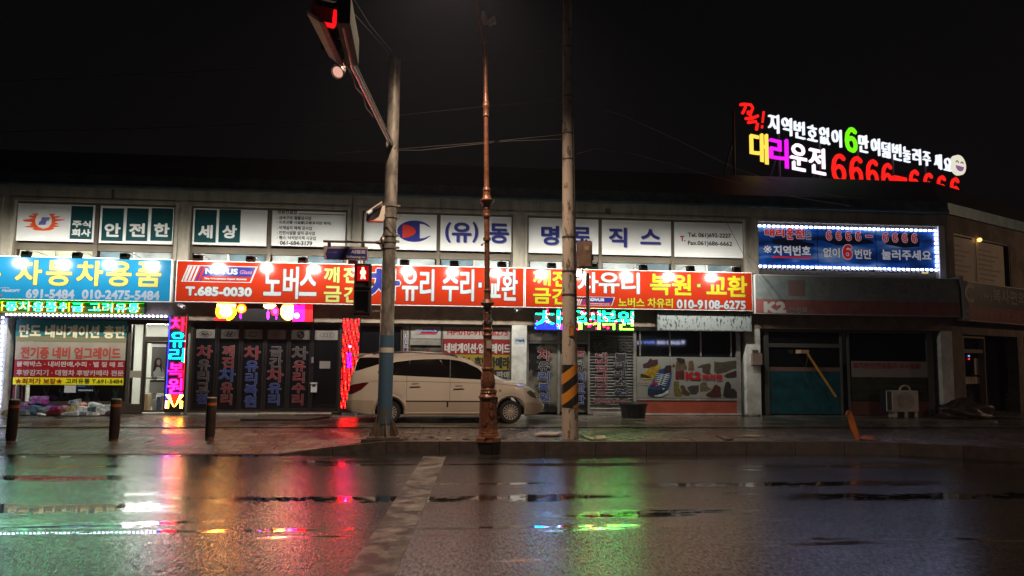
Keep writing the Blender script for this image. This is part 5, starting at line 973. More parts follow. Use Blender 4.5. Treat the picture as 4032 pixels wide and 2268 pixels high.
hn = empty('warning_horn', v3(pc), 'grey conical lamp hood with a bright rim hanging from the signal arm', 'lamp'); MB().lathe([(.03, 0), (.05, .04), (.115, .22), (.118, .24), (.10, .235), (.095, .2), (0, .15)], v3(pc), v3(pd), 20).build('hood', mat('grey_hood', (.35, .3, .27), .4, metal=.2), hn); MB().lathe([(0, .2), (.085, .205), (.085, .21), (0, .212)], v3(pc), v3(pd), 16).build('lamp_face', glow('dull_white_lamp', (255, 190, 170), .8), hn)
# white wedge shaped unit on the pole
YS = 15.42; PS2 = Plane(0, YS)
e = empty('speed_display', PS2.pt(*PS2.hit(13, 810, 270)), 'white wedge shaped hooded unit strapped high on the signal pole', 'display unit')
poly = lambda pts: [PS2.hit(13, *q_) for q_ in pts]
m_cr = mat('cream_metal', (.55, .49, .42), .4); MB().prism(poly(((612, 268), (805, 90), (835, 90), (832, 240), (805, 280))), PS2, -.14, .0).build('side_panel', m_cr, e); MB().prism(poly(((612, 180), (800, 55), (808, 64), (620, 192))), PS2, -.2, .14).build('hood', m_cr, e)
MB().prism(poly(((618, 194), (802, 90), (610, 262))), PS2, -.12, -.01).build('display_face', mat('dark_display', (.05, .04, .035), .3), e); MB().prism(poly(((632, 184), (680, 155), (684, 164), (640, 192))), PS2, .0, .145).build('lamp_strip', mat('bright_strip', (.8, .8, .78), .2, emit=.5), e)
MB().prism(poly(((612, 262), (805, 270), (800, 282), (616, 276))), PS2, -.14, .02).build('base_lip', mat('red_lip', (.5, .14, .08), .4), e); MB().tube([PS2.pt(*PS2.hit(13, *q_), o_) for q_, o_ in (((830, 190), .0), ((850, 250), .05), ((905, 330), .06), ((975, 420), .03))], .007, 6).build('cable', m_blk, e)
# street name sign
e = empty('street_sign', PS2.pt(*PS2.hit(13, 620, 735)), 'dark blue arrow shaped street name sign hanging from a bar left of the signal pole', 'street sign')
MB().tube([PS2.pt(*PS2.hit(13, *q_), -.06) for q_ in ((95, 508), (720, 522))], .024, 8).build('bar', mat('dark_bar', (.08, .06, .055), .4, metal=.5), e); MB().tube([PS2.pt(*PS2.hit(13, *q_), -.06) for q_ in ((715, 520), (770, 522), (800, 524))], [.026, .045, .05], 10).build('bar_socket', m_gp, e); cc = along(base, tp, PS2.hit(13, 790, 523)[1]); MB().lathe([(.06, 0), (.16, .05), (.16, .09), (.1, .1)], v3(cc+np.array([-.2, -.02, 0])), v3(cc), 16).build('mount_flange', MATS['dark_bar'], e)
for x_ in (165, 570): pb(PS2, 13, x_-18, 510, x_+18, 575, -.09, -.04, 'hanger', MATS['dark_bar'], e)
pl = poly(((100, 562), (625, 575), (628, 738), (100, 725))); MB().prism(pl, PS2, -.07, -.045).build('sign_plate', mat('grey_pink_rim', (.30, .24, .24), .4), e); MB().prism(poly(((125, 650), (145, 595), (615, 602), (615, 724), (140, 720))), PS2, -.044, -.041).build('sign_face', mat('dark_blue_sign', (.02, .022, .13), .35), e)
m_sl = mat('grey_sign_letter', (.36, .34, .42), .4); tx(13, '시청로', 428, 612, 602, 662, PS2, m_sl, e, .007, -.040); tx(13, 'Sicheong-ro', 370, 680, 598, 720, PS2, m_sl, e, .003, -.040); tx(13, '1 ← 249', 150, 628, 258, 655, PS2, mat('dim_sign_letter2', (.12, .11, .22), .4), e, .002, -.040)
# pedestrian signal
PZD = Plane(0, 15.35); r = PZD.rect(13, 462, 778, 665, 1392)
e = empty('pedestrian_signal', PZD.pt(r[0], r[2]), 'black pedestrian light left of the signal pole with its red standing figure lit', 'pedestrian signal')
MB().pbox(PZD, r, -.22, 0).build('signal_case', m_hb, e, bevel=.012); hh = (r[3]-r[2])
for zz0 in (r[2]+.53*hh, r[2]+.03*hh): MB().frame(PZD, (r[0]+.02, r[1]-.02, zz0, zz0+.44*hh), .02, .001, .14).build('visor', m_hb, e)
rr_ = PZD.rect(13, 500, 800, 642, 985); MB().pbox(PZD, rr_, .001, .003).build('red_lens', glow('pedestrian_red_field', (215, 0, 14), .75), e)
fg = [(572, 818), (590, 830), (588, 850), (606, 868), (608, 900), (596, 905), (594, 915), (606, 963), (580, 963), (572, 925), (564, 963), (540, 963), (550, 915), (548, 905), (536, 898), (540, 866), (556, 850), (554, 828)]
MB().prism([PZD.hit(13, *q_) for q_ in fg], PZD, .004, .007).build('figure_lamp', glow('figure_pale_red', (255, 190, 160), 2.4), e); MB().pbox(PZD, (rr_[0], rr_[1], r[2]+.06*hh, r[2]+.42*hh), .001, .003).build('dark_lens', m_blk, e)
pb(PZD, 13, 662, 1000, 700, 1035, -.2, -.1, 'bracket', m_gp, e); pb(PZD, 13, 662, 1330, 800, 1348, -.16, -.12, 'bracket', m_gp, e)

# ornate lamp post
m_br = mat('copper_brown_paint', (.19, .068, .032), .38, metal=.15, var=.5, vs=16, bump=.35, bs=32, col2=(.06, .022, .013), lo=.3, hi=.62)
YL = 15.12; sc_ = .3865*YL/3000/.98; lb = atY(16, 266, 1340, YL); lb[2] = KZ
lamp = empty('ornate_lamp_post', v3(lb), 'copper brown ornate cast street lamp post standing on the kerb in front of the car', 'lamp post')
LP_ = [(1338, 128), (1300, 122), (1288, 108), (1262, 100), (1255, 97), (1246, 98), (1238, 94), (1200, 92), (1050, 87), (905, 83), (896, 93), (884, 94), (874, 88), (858, 76), (840, 80), (826, 68), (818, 74), (806, 72), (798, 66), (760, 72), (720, 71), (680, 66), (640, 58), (612, 56), (604, 63), (594, 62), (586, 50), (575, 47), (440, 44), (272, 44), (264, 51), (254, 51), (246, 44), (212, 43), (206, 50), (196, 50), (190, 44), (152, 43), (144, 52), (134, 52), (128, 40), (100, 41), (60, 37), (30, 42), (22, 36), (0, 36)]
UP_ = [(1440, 34), (1400, 34), (1385, 42), (1375, 34), (1345, 34), (1335, 48), (1325, 44), (1310, 40), (1288, 66), (1278, 72), (1268, 62), (1240, 38), (1200, 33), (1160, 33), (1152, 38), (1142, 36), (1134, 27), (900, 27), (645, 26), (640, 38), (612, 38), (606, 27), (405, 28), (398, 40), (380, 42), (372, 36), (325, 37), (318, 42), (305, 38), (280, 42), (258, 56), (240, 74), (230, 76), (222, 58), (200, 42), (165, 37), (142, 36), (134, 41), (118, 39), (110, 33), (96, 27), (0, 26)]
prof = []
for (k, xc, L_) in ((16, 266, LP_), (15, 258, UP_)):
    for y_, hw in L_: prof.append((hw*sc_, atY(k, xc, y_, YL)[2]))
for y_, hw in ((955, 18.5), (948, 26), (938, 26), (930, 23), (885, 23), (872, 29), (862, 29), (855, 26), (838, 26), (828, 20), (720, 18), (525, 17.5)): prof.append((hw*.4832*YL/3000/.97, atY(12, 1586, y_, YL)[2]))
prof[0] = (prof[0][0], KZ); zmono = [prof[0]]
for p in prof[1:]:
    if p[1] > zmono[-1][1]+.0005: zmono.append(p)
ltop = atY(12, 1578, 525, YL); ax_ = (ltop-lb)/(ltop[2]-lb[2])
MB().lathe([(r_, (z-KZ)*np.linalg.norm(ax_)) for r_, z in zmono], v3(lb), v3(ltop), 28).build('post', m_br, lamp, auto=30)
arm = [ltop, atY(12, 1572, 400, YL), atY(12, 1545, 290, YL-.02), atY(12, 1520, 150, YL-.06), atY(12, 1492, 0, YL-.15), atY(12, 1450, -180, YL-.35), atY(12, 1390, -420, YL-1.0), atY(12, 1320, -720, YL-2.0)]
MB().tube([v3(p) for p in arm], [.055, .056, .054, .05, .046, .043, .041, .04], 12).build('arm', m_br, lamp)
lh = arm[-1]+np.array([-.1, -.25, .0]); MB().lathe([(.06, 0), (.17, .05), (.22, .12), (.2, .16), (.18, .165)], v3(lh+np.array([0, 0, .14])), v3(lh+np.array([0, 0, -.1])), 20).build('lamp_head', mat('lamp_head_paint', (.1, .06, .04), .4), lamp)
MB().lathe([(0, 0), (.16, .004), (.14, .04), (0, .06)], v3(lh+np.array([0, 0, -.03])), v3(lh+np.array([0, 0, -.2])), 16).build('lamp_glass', glow('warm_lamp_glass', (255, 214, 170), 18.0), lamp)
ld = bpy.data.lights.new('street_lamp', 'SPOT'); ld.energy = LAMP_W; ld.color = (1.0, .74, .52); ld.spot_size = math.radians(112); ld.spot_blend = .9; ld.shadow_soft_size = .12
lo = bpy.data.objects.new('street_lamp_light', ld); COL.objects.link(lo); lo.location = v3(lh+np.array([0, 0, -.25])); lo.parent = lamp; lo.location = Vector(v3(lh+np.array([0, 0, -.25])))-lamp.location
PLm = Plane(0, YL-.1)
pb(PLm, 16, 222, 1268, 316, 1300, .12, .15, 'name_plate', mat('copper_plate', (.42, .15, .06), .3, metal=.5), lamp)
st_ = pb(PLm, 16, 246, 312, 298, 392, -.02, .0, 'sticker', mat('pale_sticker', (.34, .27, .24), .5), lamp)
for q_ in (((185, 35), (240, 115)), ((298, 32), (252, 118))): MB().tube([PLm.pt(*PLm.hit(16, *p), .0) for p in q_], .012, 6).build('banner_bracket', MATS['dark_bar'], lamp)
for z_ in (118,): c = atY(16, 262, z_, YL); MB().tube([v3(c-np.array([0, 0, .02])), v3(c+np.array([0, 0, .02]))], .105, 16).build('steel_band', m_gp, lamp)
MB().tube([PLm.pt(*PLm.hit(15, *p), .02) for p in ((232, 655), (205, 682))], .010, 6).build('small_arm', m_gp, lamp); MB().lathe([(0, 0), (.02, .004), (.024, .02), (.018, .04), (0, .045)], PLm.pt(*PLm.hit(15, 208, 680), .02), PLm.pt(*PLm.hit(15, 190, 695), .04), 10).build('small_sensor', m_blk, lamp)
mb = MB()      # raised cast ornament on the foot
for i in range(26):
    t = random.random()*2*math.pi; zf = random.random(); z = .48+zf*.75; rr0 = (100-16*zf)*sc_*.955; 
    mb.tube([(lb[0]+math.cos(t+dt)*rr0, lb[1]+math.sin(t+dt)*rr0, z+dz) for dt, dz in ((-.2, .05), (-.12, -.02), (.0, -.045), (.14, -.02), (.2, .04))], .011, 5)
mb.build('cast_ornament', m_br, lamp)
# camera cluster high on the lamp post
e = empty('speaker_cluster', v3(atY(12, 1570, 330, YL)), 'pair of pale horn shaped units clamped high on the lamp post', 'camera cluster'); m_pc = mat('pale_unit', (.35, .30, .29), .5)
for (x0, y0), (x1, y1), ra in (((1556, 95), (1572, 205), .065), ((1645, 145), (1600, 205), .06), ((1650, 195), (1640, 140), .05)): MB().tube([v3(atY(12, x0, y0, YL-.15)), v3(atY(12, (x0+x1)/2, (y0+y1)/2, YL-.15)), v3(atY(12, x1, y1, YL-.12))], [ra*.7, ra, ra*.85], 10).build('unit_body', m_pc, e)
MB().tube([v3(atY(12, *q_, YL-.1)) for q_ in ((1580, 205), (1575, 250), (1590, 330), (1565, 350))], .035, 8).build('mount', mat('dark_mount', (.015, .012, .01), .5), e)

# concrete utility pole
m_cp = mat('weathered_concrete_pole', (.36, .30, .25), .8, col2=(.10, .07, .05), vs=7, vstr=(1.6, 1.6, .5), lo=.38, hi=.47, bump=.35, bs=22)
YC = 15.65; cb = atY(8, 472, 1322, YC); ct = atY(12, 2240, -60, YC); cb[2] = KZ-.02
cp = empty('utility_pole', v3(cb), 'tall stained concrete utility pole with a yellow and black striped wrap near its foot', 'utility pole')
ct2 = along(cb, ct, 10.5); rb = 33*YC/3000/.985; Rz = lambda z: rb*(1-.05*(z-KZ))
MB().tube([v3(along(cb, ct2, z)) for z in np.linspace(KZ-.02, 10.5, 16)], [Rz(z) for z in np.linspace(KZ-.02, 10.5, 16)], 24).build('pole_shaft', m_cp, cp)
z0, z1 = atY(8, 470, 1020, YC)[2], atY(8, 470, 618, YC)[2]
m_hz, N_, L_, b_ = node_mat('hazard_stripes'); _tc = N_.new('ShaderNodeTexCoord'); _s = N_.new('ShaderNodeSeparateXYZ'); L_.new(_tc.outputs['Object'], _s.inputs[0])
_a = N_.new('ShaderNodeMath'); _a.operation = 'MULTIPLY_ADD'; _a.inputs[1].default_value = -.82; L_.new(_s.outputs['X'], _a.inputs[0]); L_.new(_s.outputs['Z'], _a.inputs[2])
_f = N_.new('ShaderNodeMath'); _f.operation = 'MULTIPLY'; _f.inputs[1].default_value = 1/.42; L_.new(_a.outputs[0], _f.inputs[0]); _f2 = N_.new('ShaderNodeMath'); _f2.operation = 'FRACT'; L_.new(_f.outputs[0], _f2.inputs[0]); _r = N_.new('ShaderNodeValToRGB'); _r.color_ramp.interpolation = 'CONSTANT'; L_.new(_f2.outputs[0], _r.inputs[0]); _r.color_ramp.elements[0].color = (.52, .20, .02, 1); _r.color_ramp.elements[1].position = .52; _r.color_ramp.elements[1].color = (.018, .014, .013, 1); L_.new(_r.outputs[0], b_.inputs['Base Color']); b_.inputs['Roughness'].default_value = .4
MB().tube([v3(along(cb, ct2, z)) for z in (z0, z1)], [Rz(z0)+.006, Rz(z1)+.006], 28).build('hazard_wrap', m_hz, cp)
m_st = mat('dark_steel_band', (.05, .038, .034), .5)
for y_ in (312, 675, 925): z = atY(7, 515, y_, YC)[2]; c = along(cb, ct2, z); MB().tube([v3(c-np.array([0, 0, .018])), v3(c+np.array([0, 0, .018]))], Rz(z)+.008, 20).build('steel_band', m_st, cp)
for y_ in (385, 790, 1090, 1300): z = atY(12, 2240, y_, YC)[2]; c = along(cb, ct2, z); MB().tube([v3(c-np.array([0, 0, .012])), v3(c+np.array([0, 0, .012]))], Rz(z)+.007, 20).build('steel_band', m_st, cp)
PCp = Plane(0, YC-.1); pb(PCp, 8, 455, 250, 500, 345, .05, .075, 'warning_label', mat('orange_label', (.40, .15, .03), .5, var=.5, vs=20), cp)
MB().tube([v3(along(cb, ct2, z)+np.array([Rz(z)*.9, -.08, 0])) for z in (2.6, 4.5, 6.5, 8.8)], .014, 6).build('cable', m_blk, cp)
# steel cabinet and conduit on the concrete pole
PCb = Plane(0, 15.5); r = PCb.rect(21, 355, 178, 552, 558)
e = empty('pole_cabinet', PCb.pt(r[0], r[2]), 'brown grey steel cabinet hung on the right side of the concrete pole', 'cabinet'); m_cab = mat('dull_brown_steel', (.20, .12, .09), .5, var=.3, vs=5)
MB().pbox(PCb, r, -.26, -.002).build('cabinet_body', m_cab, e, bevel=.008); MB().pbox(PCb, (r[0]+.03, r[1]-.03, r[2]+.03, r[3]-.03), .0, .012).build('cabinet_door', m_cab, e); pb(PCb, 21, 440, 250, 500, 305, .013, .015, 'peeled_mark', mat('peeled_paint', (.36, .27, .16), .6), e); pb(PCb, 21, 553, 370, 572, 450, -.1, -.03, 'latch', m_st, e); pb(PCb, 21, 455, 150, 485, 177, -.1, -.04, 'lifting_ring', m_st, e)
MB().tube([PCb.pt(*PCb.hit(21, *q_), -.1) for q_ in ((430, 560), (428, 620), (400, 680), (350, 692), (320, 690))], .016, 8).build('cable', m_blk, e)
e = empty('conduit', PCb.pt(*PCb.hit(21, 490, 1330)), 'dark vertical pipe held off the right side of the concrete pole below the cabinet', 'pipe'); MB().tube([PCb.pt(*PCb.hit(21, *q_), -.05) for q_ in ((492, 632), (490, 1000), (500, 1340))], .034, 10).build('pipe', m_st, e); pb(PCb, 21, 320, 978, 480, 1000, -.06, -.04, 'pipe_bracket', m_st, e); MB().tube([PCb.pt(*PCb.hit(21, *q_), -.02) for q_ in ((512, 1000), (516, 1290))], .012, 6).build('cable', mat('pale_cable', (.35, .35, .35), .5), e)

# bollards
m_bo = mat('dark_brown_bollard', (.035, .022, .018), .45, var=.3); m_ob = mat('orange_band', (.42, .12, .02), .4)
def make_bollard():
    e = empty('bollard', (0, 0, 0), '', 'bollard', 'bollards along the pavement edge')
    MB().lathe([(.085, 0), (.085, .1), (.098, .13), (.1, .85), (.098, .875), (.09, .88)], (0, 0, 0), (0, 0, 1), 20).build('post', m_bo, e); MB().lathe([(.102, 0), (.102, .055)], (0, 0, .735), (0, 0, 1), 20).build('reflective_band', m_ob, e)
    MB().lathe([(.094, 0), (.094, .012), (.08, .02)], (0, 0, .88), (0, 0, 1), 20).build('cap', mat('pale_cap', (.30, .28, .27), .35), e); MB().lathe([(.0865, 0), (.0865, .09)], (0, 0, .003), (0, 0, 1), 16).build('rust_foot', mat('rusty_foot', (.15, .06, .03), .7, var=.5, vs=12), e); return e
bo = make_bollard()
for i, (x_, y_) in enumerate(((26, 1118), (285, 1116), (527, 1111))):
    o = bo if i == 0 else copy_tree(bo); p = atZ(0, x_, y_, .13); p = atZ(0, x_, y_, pz(p[0], p[1])); o.location = v3(p); o.rotation_euler = (math.radians((2.5, -1.2, .6)[i]), math.radians((3.0, 1.5, .5)[i]), i*.9)
    o['label'] = ('dark bollard before the heap of packets at the left end', 'dark bollard before the lit shop window, middle of three', 'dark bollard before the dark folding doors')[i]

# ------------------------------------------------------------------ parked car (long people carrier seen from its right side)
CX = atY(6, 85, 1010, 19.3)[0]; CS = (atY(6, 2010, 1010, 19.3)[0]-CX)/1925.0; CZ = .222; CYc = 19.3+.955
car = empty('parked_car', (CX, CYc, CZ), 'long pearl white people carrier parked facing right on the pavement', 'car')
fx = lambda px: (px-85)*CS
fz = lambda py: (1187-py)*CS
m_car = mat('pearl_white_paint', (.66, .60, .53), .28, spec=.5, coat=.6); m_cg = mat('tinted_car_glass', (.006, .005, .005), .03, spec=.7); m_cl = mat('grey_beige_cladding', (.46, .39, .32), .35); m_tr = mat('black_trim', (.01, .01, .01), .5); m_gap = mat('panel_gap', (.10, .08, .065), .6)
TOP = [(85, 985), (95, 960), (105, 940), (118, 860), (128, 740), (145, 690), (160, 650), (175, 600), (190, 560), (215, 546), (320, 535), (430, 530), (700, 526), (850, 530), (1000, 541), (1150, 557), (1280, 592), (1400, 650), (1500, 712), (1600, 772), (1680, 778), (1750, 792), (1820, 816), (1880, 846), (1920, 876), (1950, 908), (1972, 945), (1990, 980), (2003, 1005), (2010, 1022)]
BOT = [(85, 1045), (110, 1065), (150, 1085), (330, 1118), (680, 1125), (1500, 1118), (1830, 1115), (1900, 1108), (1980, 1080), (2010, 1050)]
BEL = [(85, 990), (130, 760), (165, 706), (300, 715), (400, 735), (660, 738), (1100, 756), (1400, 772), (1520, 776)]
HW = [(85, .72), (100, .80), (150, .88), (260, .93), (420, .955), (1500, .955), (1700, .94), (1800, .90), (1900, .82), (1960, .72), (1990, .62), (2010, .5)]
RW = [(85, .6), (190, .66), (400, .72), (900, .74), (1280, .70), (1600, .68), (1800, .64), (1900, .58), (2010, .42)]
ip = lambda T, x: float(np.interp(x, [a for a, _ in T], [b for _, b in T]))
WC = ((507, 1078), (1662, 1074)); AR = 138
def section(px):
    top, bot = fz(ip(TOP, px)), fz(ip(BOT, px))
    for cx_, cy_ in WC:
        if abs(px-cx_) < AR: bot = max(bot, fz(cy_)+CS*math.sqrt(AR*AR-(px-cx_)**2))
    w, rw = ip(HW, px), ip(RW, px)
    hood = px > 1560; bel = min(fz(ip(BEL, min(px, 1520))), top-.05)
    if px > 1400: t = min(1, (px-1400)/200); bel = bel*(1-t)+(top-.085)*t
    bel = min(bel, top-.04); bel = max(bel, bot+.1); cab = top-bel
    rw_ = min(rw, w-.02); shoulder = w-.028
    pts = [(0, bot+.03), (w*.86, bot+.02), (w-.05, bot+.0), (w-.02, bot+.04), (w, bot+(bel-bot)*.30), (w+.004, bot+(bel-bot)*.58), (w-.008, bot+(bel-bot)*.84), (shoulder, bel)]
    er = rw_+.0; k = min(1, cab/.5)
    pts += [(shoulder+(er-shoulder)*.5, bel+cab*.48), (er, bel+cab*.86), (er-.06*k-.02, top-.015), (er-.22, top+.012*k), (er*.35, top+.03*k), (0, top+.034*k)]
    return pts
def side_y(px, z):
    p = section(px)[2:11]; return float(np.interp(z, [q_[1] for q_ in p], [q_[0] for q_ in p]))
sx_ = sorted(set([float(x) for x in np.arange(85, 2011, 11)]+[2010.0]+[c+s*AR for c, _ in WC for s in (-.999, .999)]))
secs = [section(px) for px in sx_]; n = len(secs[0]); bvs, bfs = [], []
for px, sc2 in zip(sx_, secs):
    full = [(-y, z) for y, z in sc2]+[(y, z) for y, z in sc2[-2:0:-1]]; bvs += [(CX+fx(px), CYc+y, CZ+z) for y, z in full]
m2 = 2*n-2
for i in range(len(sx_)-1):
    for k in range(m2): bfs.append((i*m2+k, i*m2+(k+1) % m2, (i+1)*m2+(k+1) % m2, (i+1)*m2+k))
bfs += [tuple(range(m2)), tuple(range((len(sx_)-1)*m2, len(sx_)*m2))]
MB().add(bvs, bfs).build('body', m_car, car, smooth=True, auto=38)
def cstrip(nm, lo_, hi_, x0, x1, m, off=.006, sides=(-1, 1), step=12, nz=4, par=None):
    mb = MB(); X = list(np.linspace(x0, x1, max(2, int((x1-x0)/step)+1)))
    for s in sides:
        vs = []
        for px in X:
            a, b2 = fz(ip(lo_, px)), fz(ip(hi_, px))
            for j in range(nz+1): z = a+(b2-a)*j/nz; vs.append((CX+fx(px), CYc+s*(side_y(px, z)+off), CZ+z))
        mb.add(vs, [(i*(nz+1)+j, (i+1)*(nz+1)+j, (i+1)*(nz+1)+j+1, i*(nz+1)+j+1) for i in range(len(X)-1) for j in range(nz)])
    return mb.build(nm, m, par or car, smooth=True)
one = (-1,)
for s in (-1, 1):
    cstrip('side_window', [(388, 712), (400, 727), (660, 737), (1072, 753)], [(388, 700), (430, 655), (550, 608), (700, 588), (850, 577), (1000, 575), (1072, 578)], 388, 1072, m_cg, sides=(s,))
    cstrip('side_window', [(1080, 754), (1395, 770)], [(1080, 579), (1150, 588), (1230, 609), (1280, 632), (1340, 658), (1380, 690), (1395, 760)], 1080, 1395, m_cg, sides=(s,))
    cstrip('window_pillar', [(1070, 754), (1082, 755)], [(1070, 578), (1082, 579)], 1070, 1082, m_tr, .004, (s,), 3)
    cstrip('quarter_window', [(172, 698), (205, 690), (300, 660), (425, 618)], [(172, 690), (192, 570), (300, 566), (425, 568)], 172, 425, m_cg, sides=(s,))
    cstrip('tail_lamp', [(122, 915), (150, 915), (240, 870), (306, 806)], [(122, 838), (160, 822), (250, 806), (306, 800)], 122, 306, mat('dark_red_lamp', (.10, .006, .006), .12), sides=(s,))
    cstrip('headlight', [(1818, 888), (1850, 925), (1900, 945), (1945, 950), (1960, 948)], [(1818, 884), (1850, 872), (1890, 874), (1940, 905), (1960, 930)], 1818, 1960, mat('headlight_glass', (.22, .2, .18), .12, metal=.4), sides=(s,))
    cstrip('side_cladding', [(650, 1116), (1520, 1110)], [(650, 976), (1520, 976)], 660, 1510, m_cl, .010, (s,)); cstrip('cladding_strip', [(650, 980), (1520, 980)], [(650, 971), (1520, 971)], 660, 1510, m_tr, .016, (s,), nz=1)
    cstrip('sill_step', [(650, 1092), (1520, 1090)], [(650, 1078), (1520, 1076)], 660, 1510, m_car, .022, (s,), nz=1); cstrip('bumper_band', [(95, 1060), (150, 1083), (360, 1105)], [(95, 985), (150, 968), (360, 972)], 95, 360, m_cl, .006, (s,)); cstrip('bumper_band', [(1812, 1108), (1900, 1100), (1985, 1060)], [(1812, 985), (1900, 990), (1985, 1010)], 1812, 1985, m_cl, .006, (s,))
    for x_, a, b2 in ((665, 738, 975), (1075, 755, 975), (1515, 790, 975)): cstrip('door_gap', [(x_-3, b2), (x_+3, b2)], [(x_-3, a), (x_+3, a)], x_-1.5, x_+1.5, m_gap, .004, (s,), 3, 8)
    cstrip('crease', [(140, 792), (660, 790), (1500, 806), (1800, 836)], [(140, 789), (660, 787), (1500, 803), (1800, 833)], 320, 1800, m_gap, .003, (s,), nz=1)
    for x_, y_ in ((744, 830), (1160, 847)):
        h = cstrip('door_handle', [(x_-52, y_+9), (x_+52, y_+5)], [(x_-52, y_-9), (x_+52, y_-14)], x_-52, x_+52, m_car, .032, (s,), nz=2); cstrip('handle_recess', [(x_-34, y_+20), (x_+34, y_+18)], [(x_-34, y_-20), (x_+34, y_-22)], x_-34, x_+34, m_gap, .004, (s,), nz=2, par=h)
    cstrip('door_trim', [(1045, 1030), (1062, 1030)], [(1045, 978), (1062, 978)], 1046, 1062, m_tr, .014, (s,), 6)
    cstrip('side_repeater', [(1542, 880), (1570, 880)], [(1542, 862), (1570, 862)], 1544, 1568, mat('amber_repeater', (.45, .25, .08), .3), .01, (s,), 6)
    for cx_, cy_ in WC:
        mb = MB(); vs = []; T = np.linspace(math.radians(-8), math.radians(188), 30)
        for t in T:
            for j, ro in enumerate((AR-2, AR+14, AR+30)):
                px, z = cx_+ro*math.cos(t), fz(cy_)+CS*ro*math.sin(t); yy_ = side_y(min(max(px, 90), 1985), max(z, fz(1112))); vs.append((CX+fx(px), CYc+s*(yy_+(.022, .026, .004)[j]), CZ+z))
        mb.add(vs, [(i*3+j, (i+1)*3+j, (i+1)*3+j+1, i*3+j+1) for i in range(len(T)-1) for j in range(2)]); mb.build('wheel_arch', m_cl, car, smooth=True)
        wy = CYc+s*.90; wc = (CX+fx(cx_), CZ+fz(cy_+3)); R_ = (1187-cy_-3)*CS-.002
        ty = MB().lathe([(R_*.66, 0), (R_*.72, -.012), (R_*.93, -.012), (R_, .02), (R_, .19), (R_*.93, .222), (R_*.7, .222)], (wc[0], wy, wc[1]), (wc[0], wy-s*1, wc[1]), 40, False)
        wh = ty.build('wheel', mat('tyre_rubber', (.012, .012, .012), .7), car, auto=30)
        MB().lathe([(0, .06), (R_*.68, .06), (R_*.70, .05)], (wc[0], wy, wc[1]), (wc[0], wy-s*1, wc[1]), 32).build('wheel_disc', m_tr, wh)
        rm_ = MB(); rm_.lathe([(R_*.64, .0), (R_*.70, -.004), (R_*.715, .01), (R_*.70, .05), (R_*.66, .05)], (wc[0], wy, wc[1]), (wc[0], wy-s*1, wc[1]), 40, False)
        for k in range(15):
            t = 2*math.pi*k/15; c, d_ = math.cos(t), math.sin(t); px_, pz_ = -d_, c; w0, w1 = R_*.035, R_*.05; yo, yi = wy+s*-.002, wy-s*.02
            q_ = lambda r_, w_, y_: (wc[0]+c*r_+px_*w_, y_, wc[1]+d_*r_+pz_*w_)
            rm_.hexa([q_(R_*.12, -w0, yo-s*.012), q_(R_*.66, -w1, yo), q_(R_*.66, w1, yo), q_(R_*.12, w0, yo-s*.012)], [q_(R_*.12, -w0, yi-s*.012), q_(R_*.66, -w1, yi), q_(R_*.66, w1, yi), q_(R_*.12, w0, yi-s*.012)])
        rm_.build('rim', mat('alloy_rim', (.5, .47, .44), .35, metal=.15), wh, auto=30); MB().lathe([(R_*.17, .012), (R_*.15, -.004), (0, -.008)], (wc[0], wy, wc[1]), (wc[0], wy-s*1, wc[1]), 20).build('hub_cap', m_cl, wh)
    MB().tube([(CX+fx(px), CYc+s*(ip(RW, px)-.1), CZ+fz(py)) for px, py in ((330, 532), (380, 519), (700, 509), (1000, 521), (1120, 541), (1150, 556))], .022, 8).build('roof_rail', mat('dark_rail', (.05, .045, .04), .3, metal=.4), car)
    mb = MB(); mx_, mz_ = CX+fx(1432), CZ+fz(735); mb.hexa([(mx_-.12, CYc+s*.93, mz_-.1), (mx_+.06, CYc+s*.93, mz_-.1), (mx_+.06, CYc+s*.93, mz_+.04), (mx_-.1, CYc+s*.93, mz_+.04)], [(mx_-.12, CYc+s*1.13, mz_-.11), (mx_+.03, CYc+s*1.13, mz_-.11), (mx_+.02, CYc+s*1.13, mz_+.06), (mx_-.1, CYc+s*1.13, mz_+.06)]); mb.build('wing_mirror', m_car, car, bevel=.03)
ws = MB(); X = list(np.linspace(1312, 1585, 14)); vs = []
for px in X:
    sc3 = section(px); rw = ip(RW, px)-.04
    for t in np.linspace(-1, 1, 13): y = t*rw; vs.append((CX+fx(px), CYc+y, CZ+float(np.interp(abs(y), [q_[0] for q_ in sc3[:8:-1]], [q_[1] for q_ in sc3[:8:-1]]))+.008))
ws.add(vs, [(i*13+j, (i+1)*13+j, (i+1)*13+j+1, i*13+j+1) for i in range(13) for j in range(12)]).build('windscreen', m_cg, car, smooth=True)
MB().hexa([(CX+fx(128), CYc-.62, CZ+fz(548)), (CX+fx(230), CYc-.66, CZ+fz(548)), (CX+fx(230), CYc+.66, CZ+fz(548)), (CX+fx(128), CYc+.62, CZ+fz(548))], [(CX+fx(124), CYc-.62, CZ+fz(534)), (CX+fx(250), CYc-.66, CZ+fz(527)), (CX+fx(250), CYc+.66, CZ+fz(527)), (CX+fx(124), CYc+.62, CZ+fz(534))]).build('rear_spoiler', m_car, car)
MB().box(CX+fx(300), CX+fx(1880), CYc-.62, CYc+.62, CZ+.2, CZ+.32).build('underbody', m_tr, car)
fw_ = MB(); fw_.box(CX+fx(1996), CX+fx(2012), CYc-.45, CYc+.45, CZ+fz(1046), CZ+fz(1012)); fw_.build('front_grille', m_tr, car)
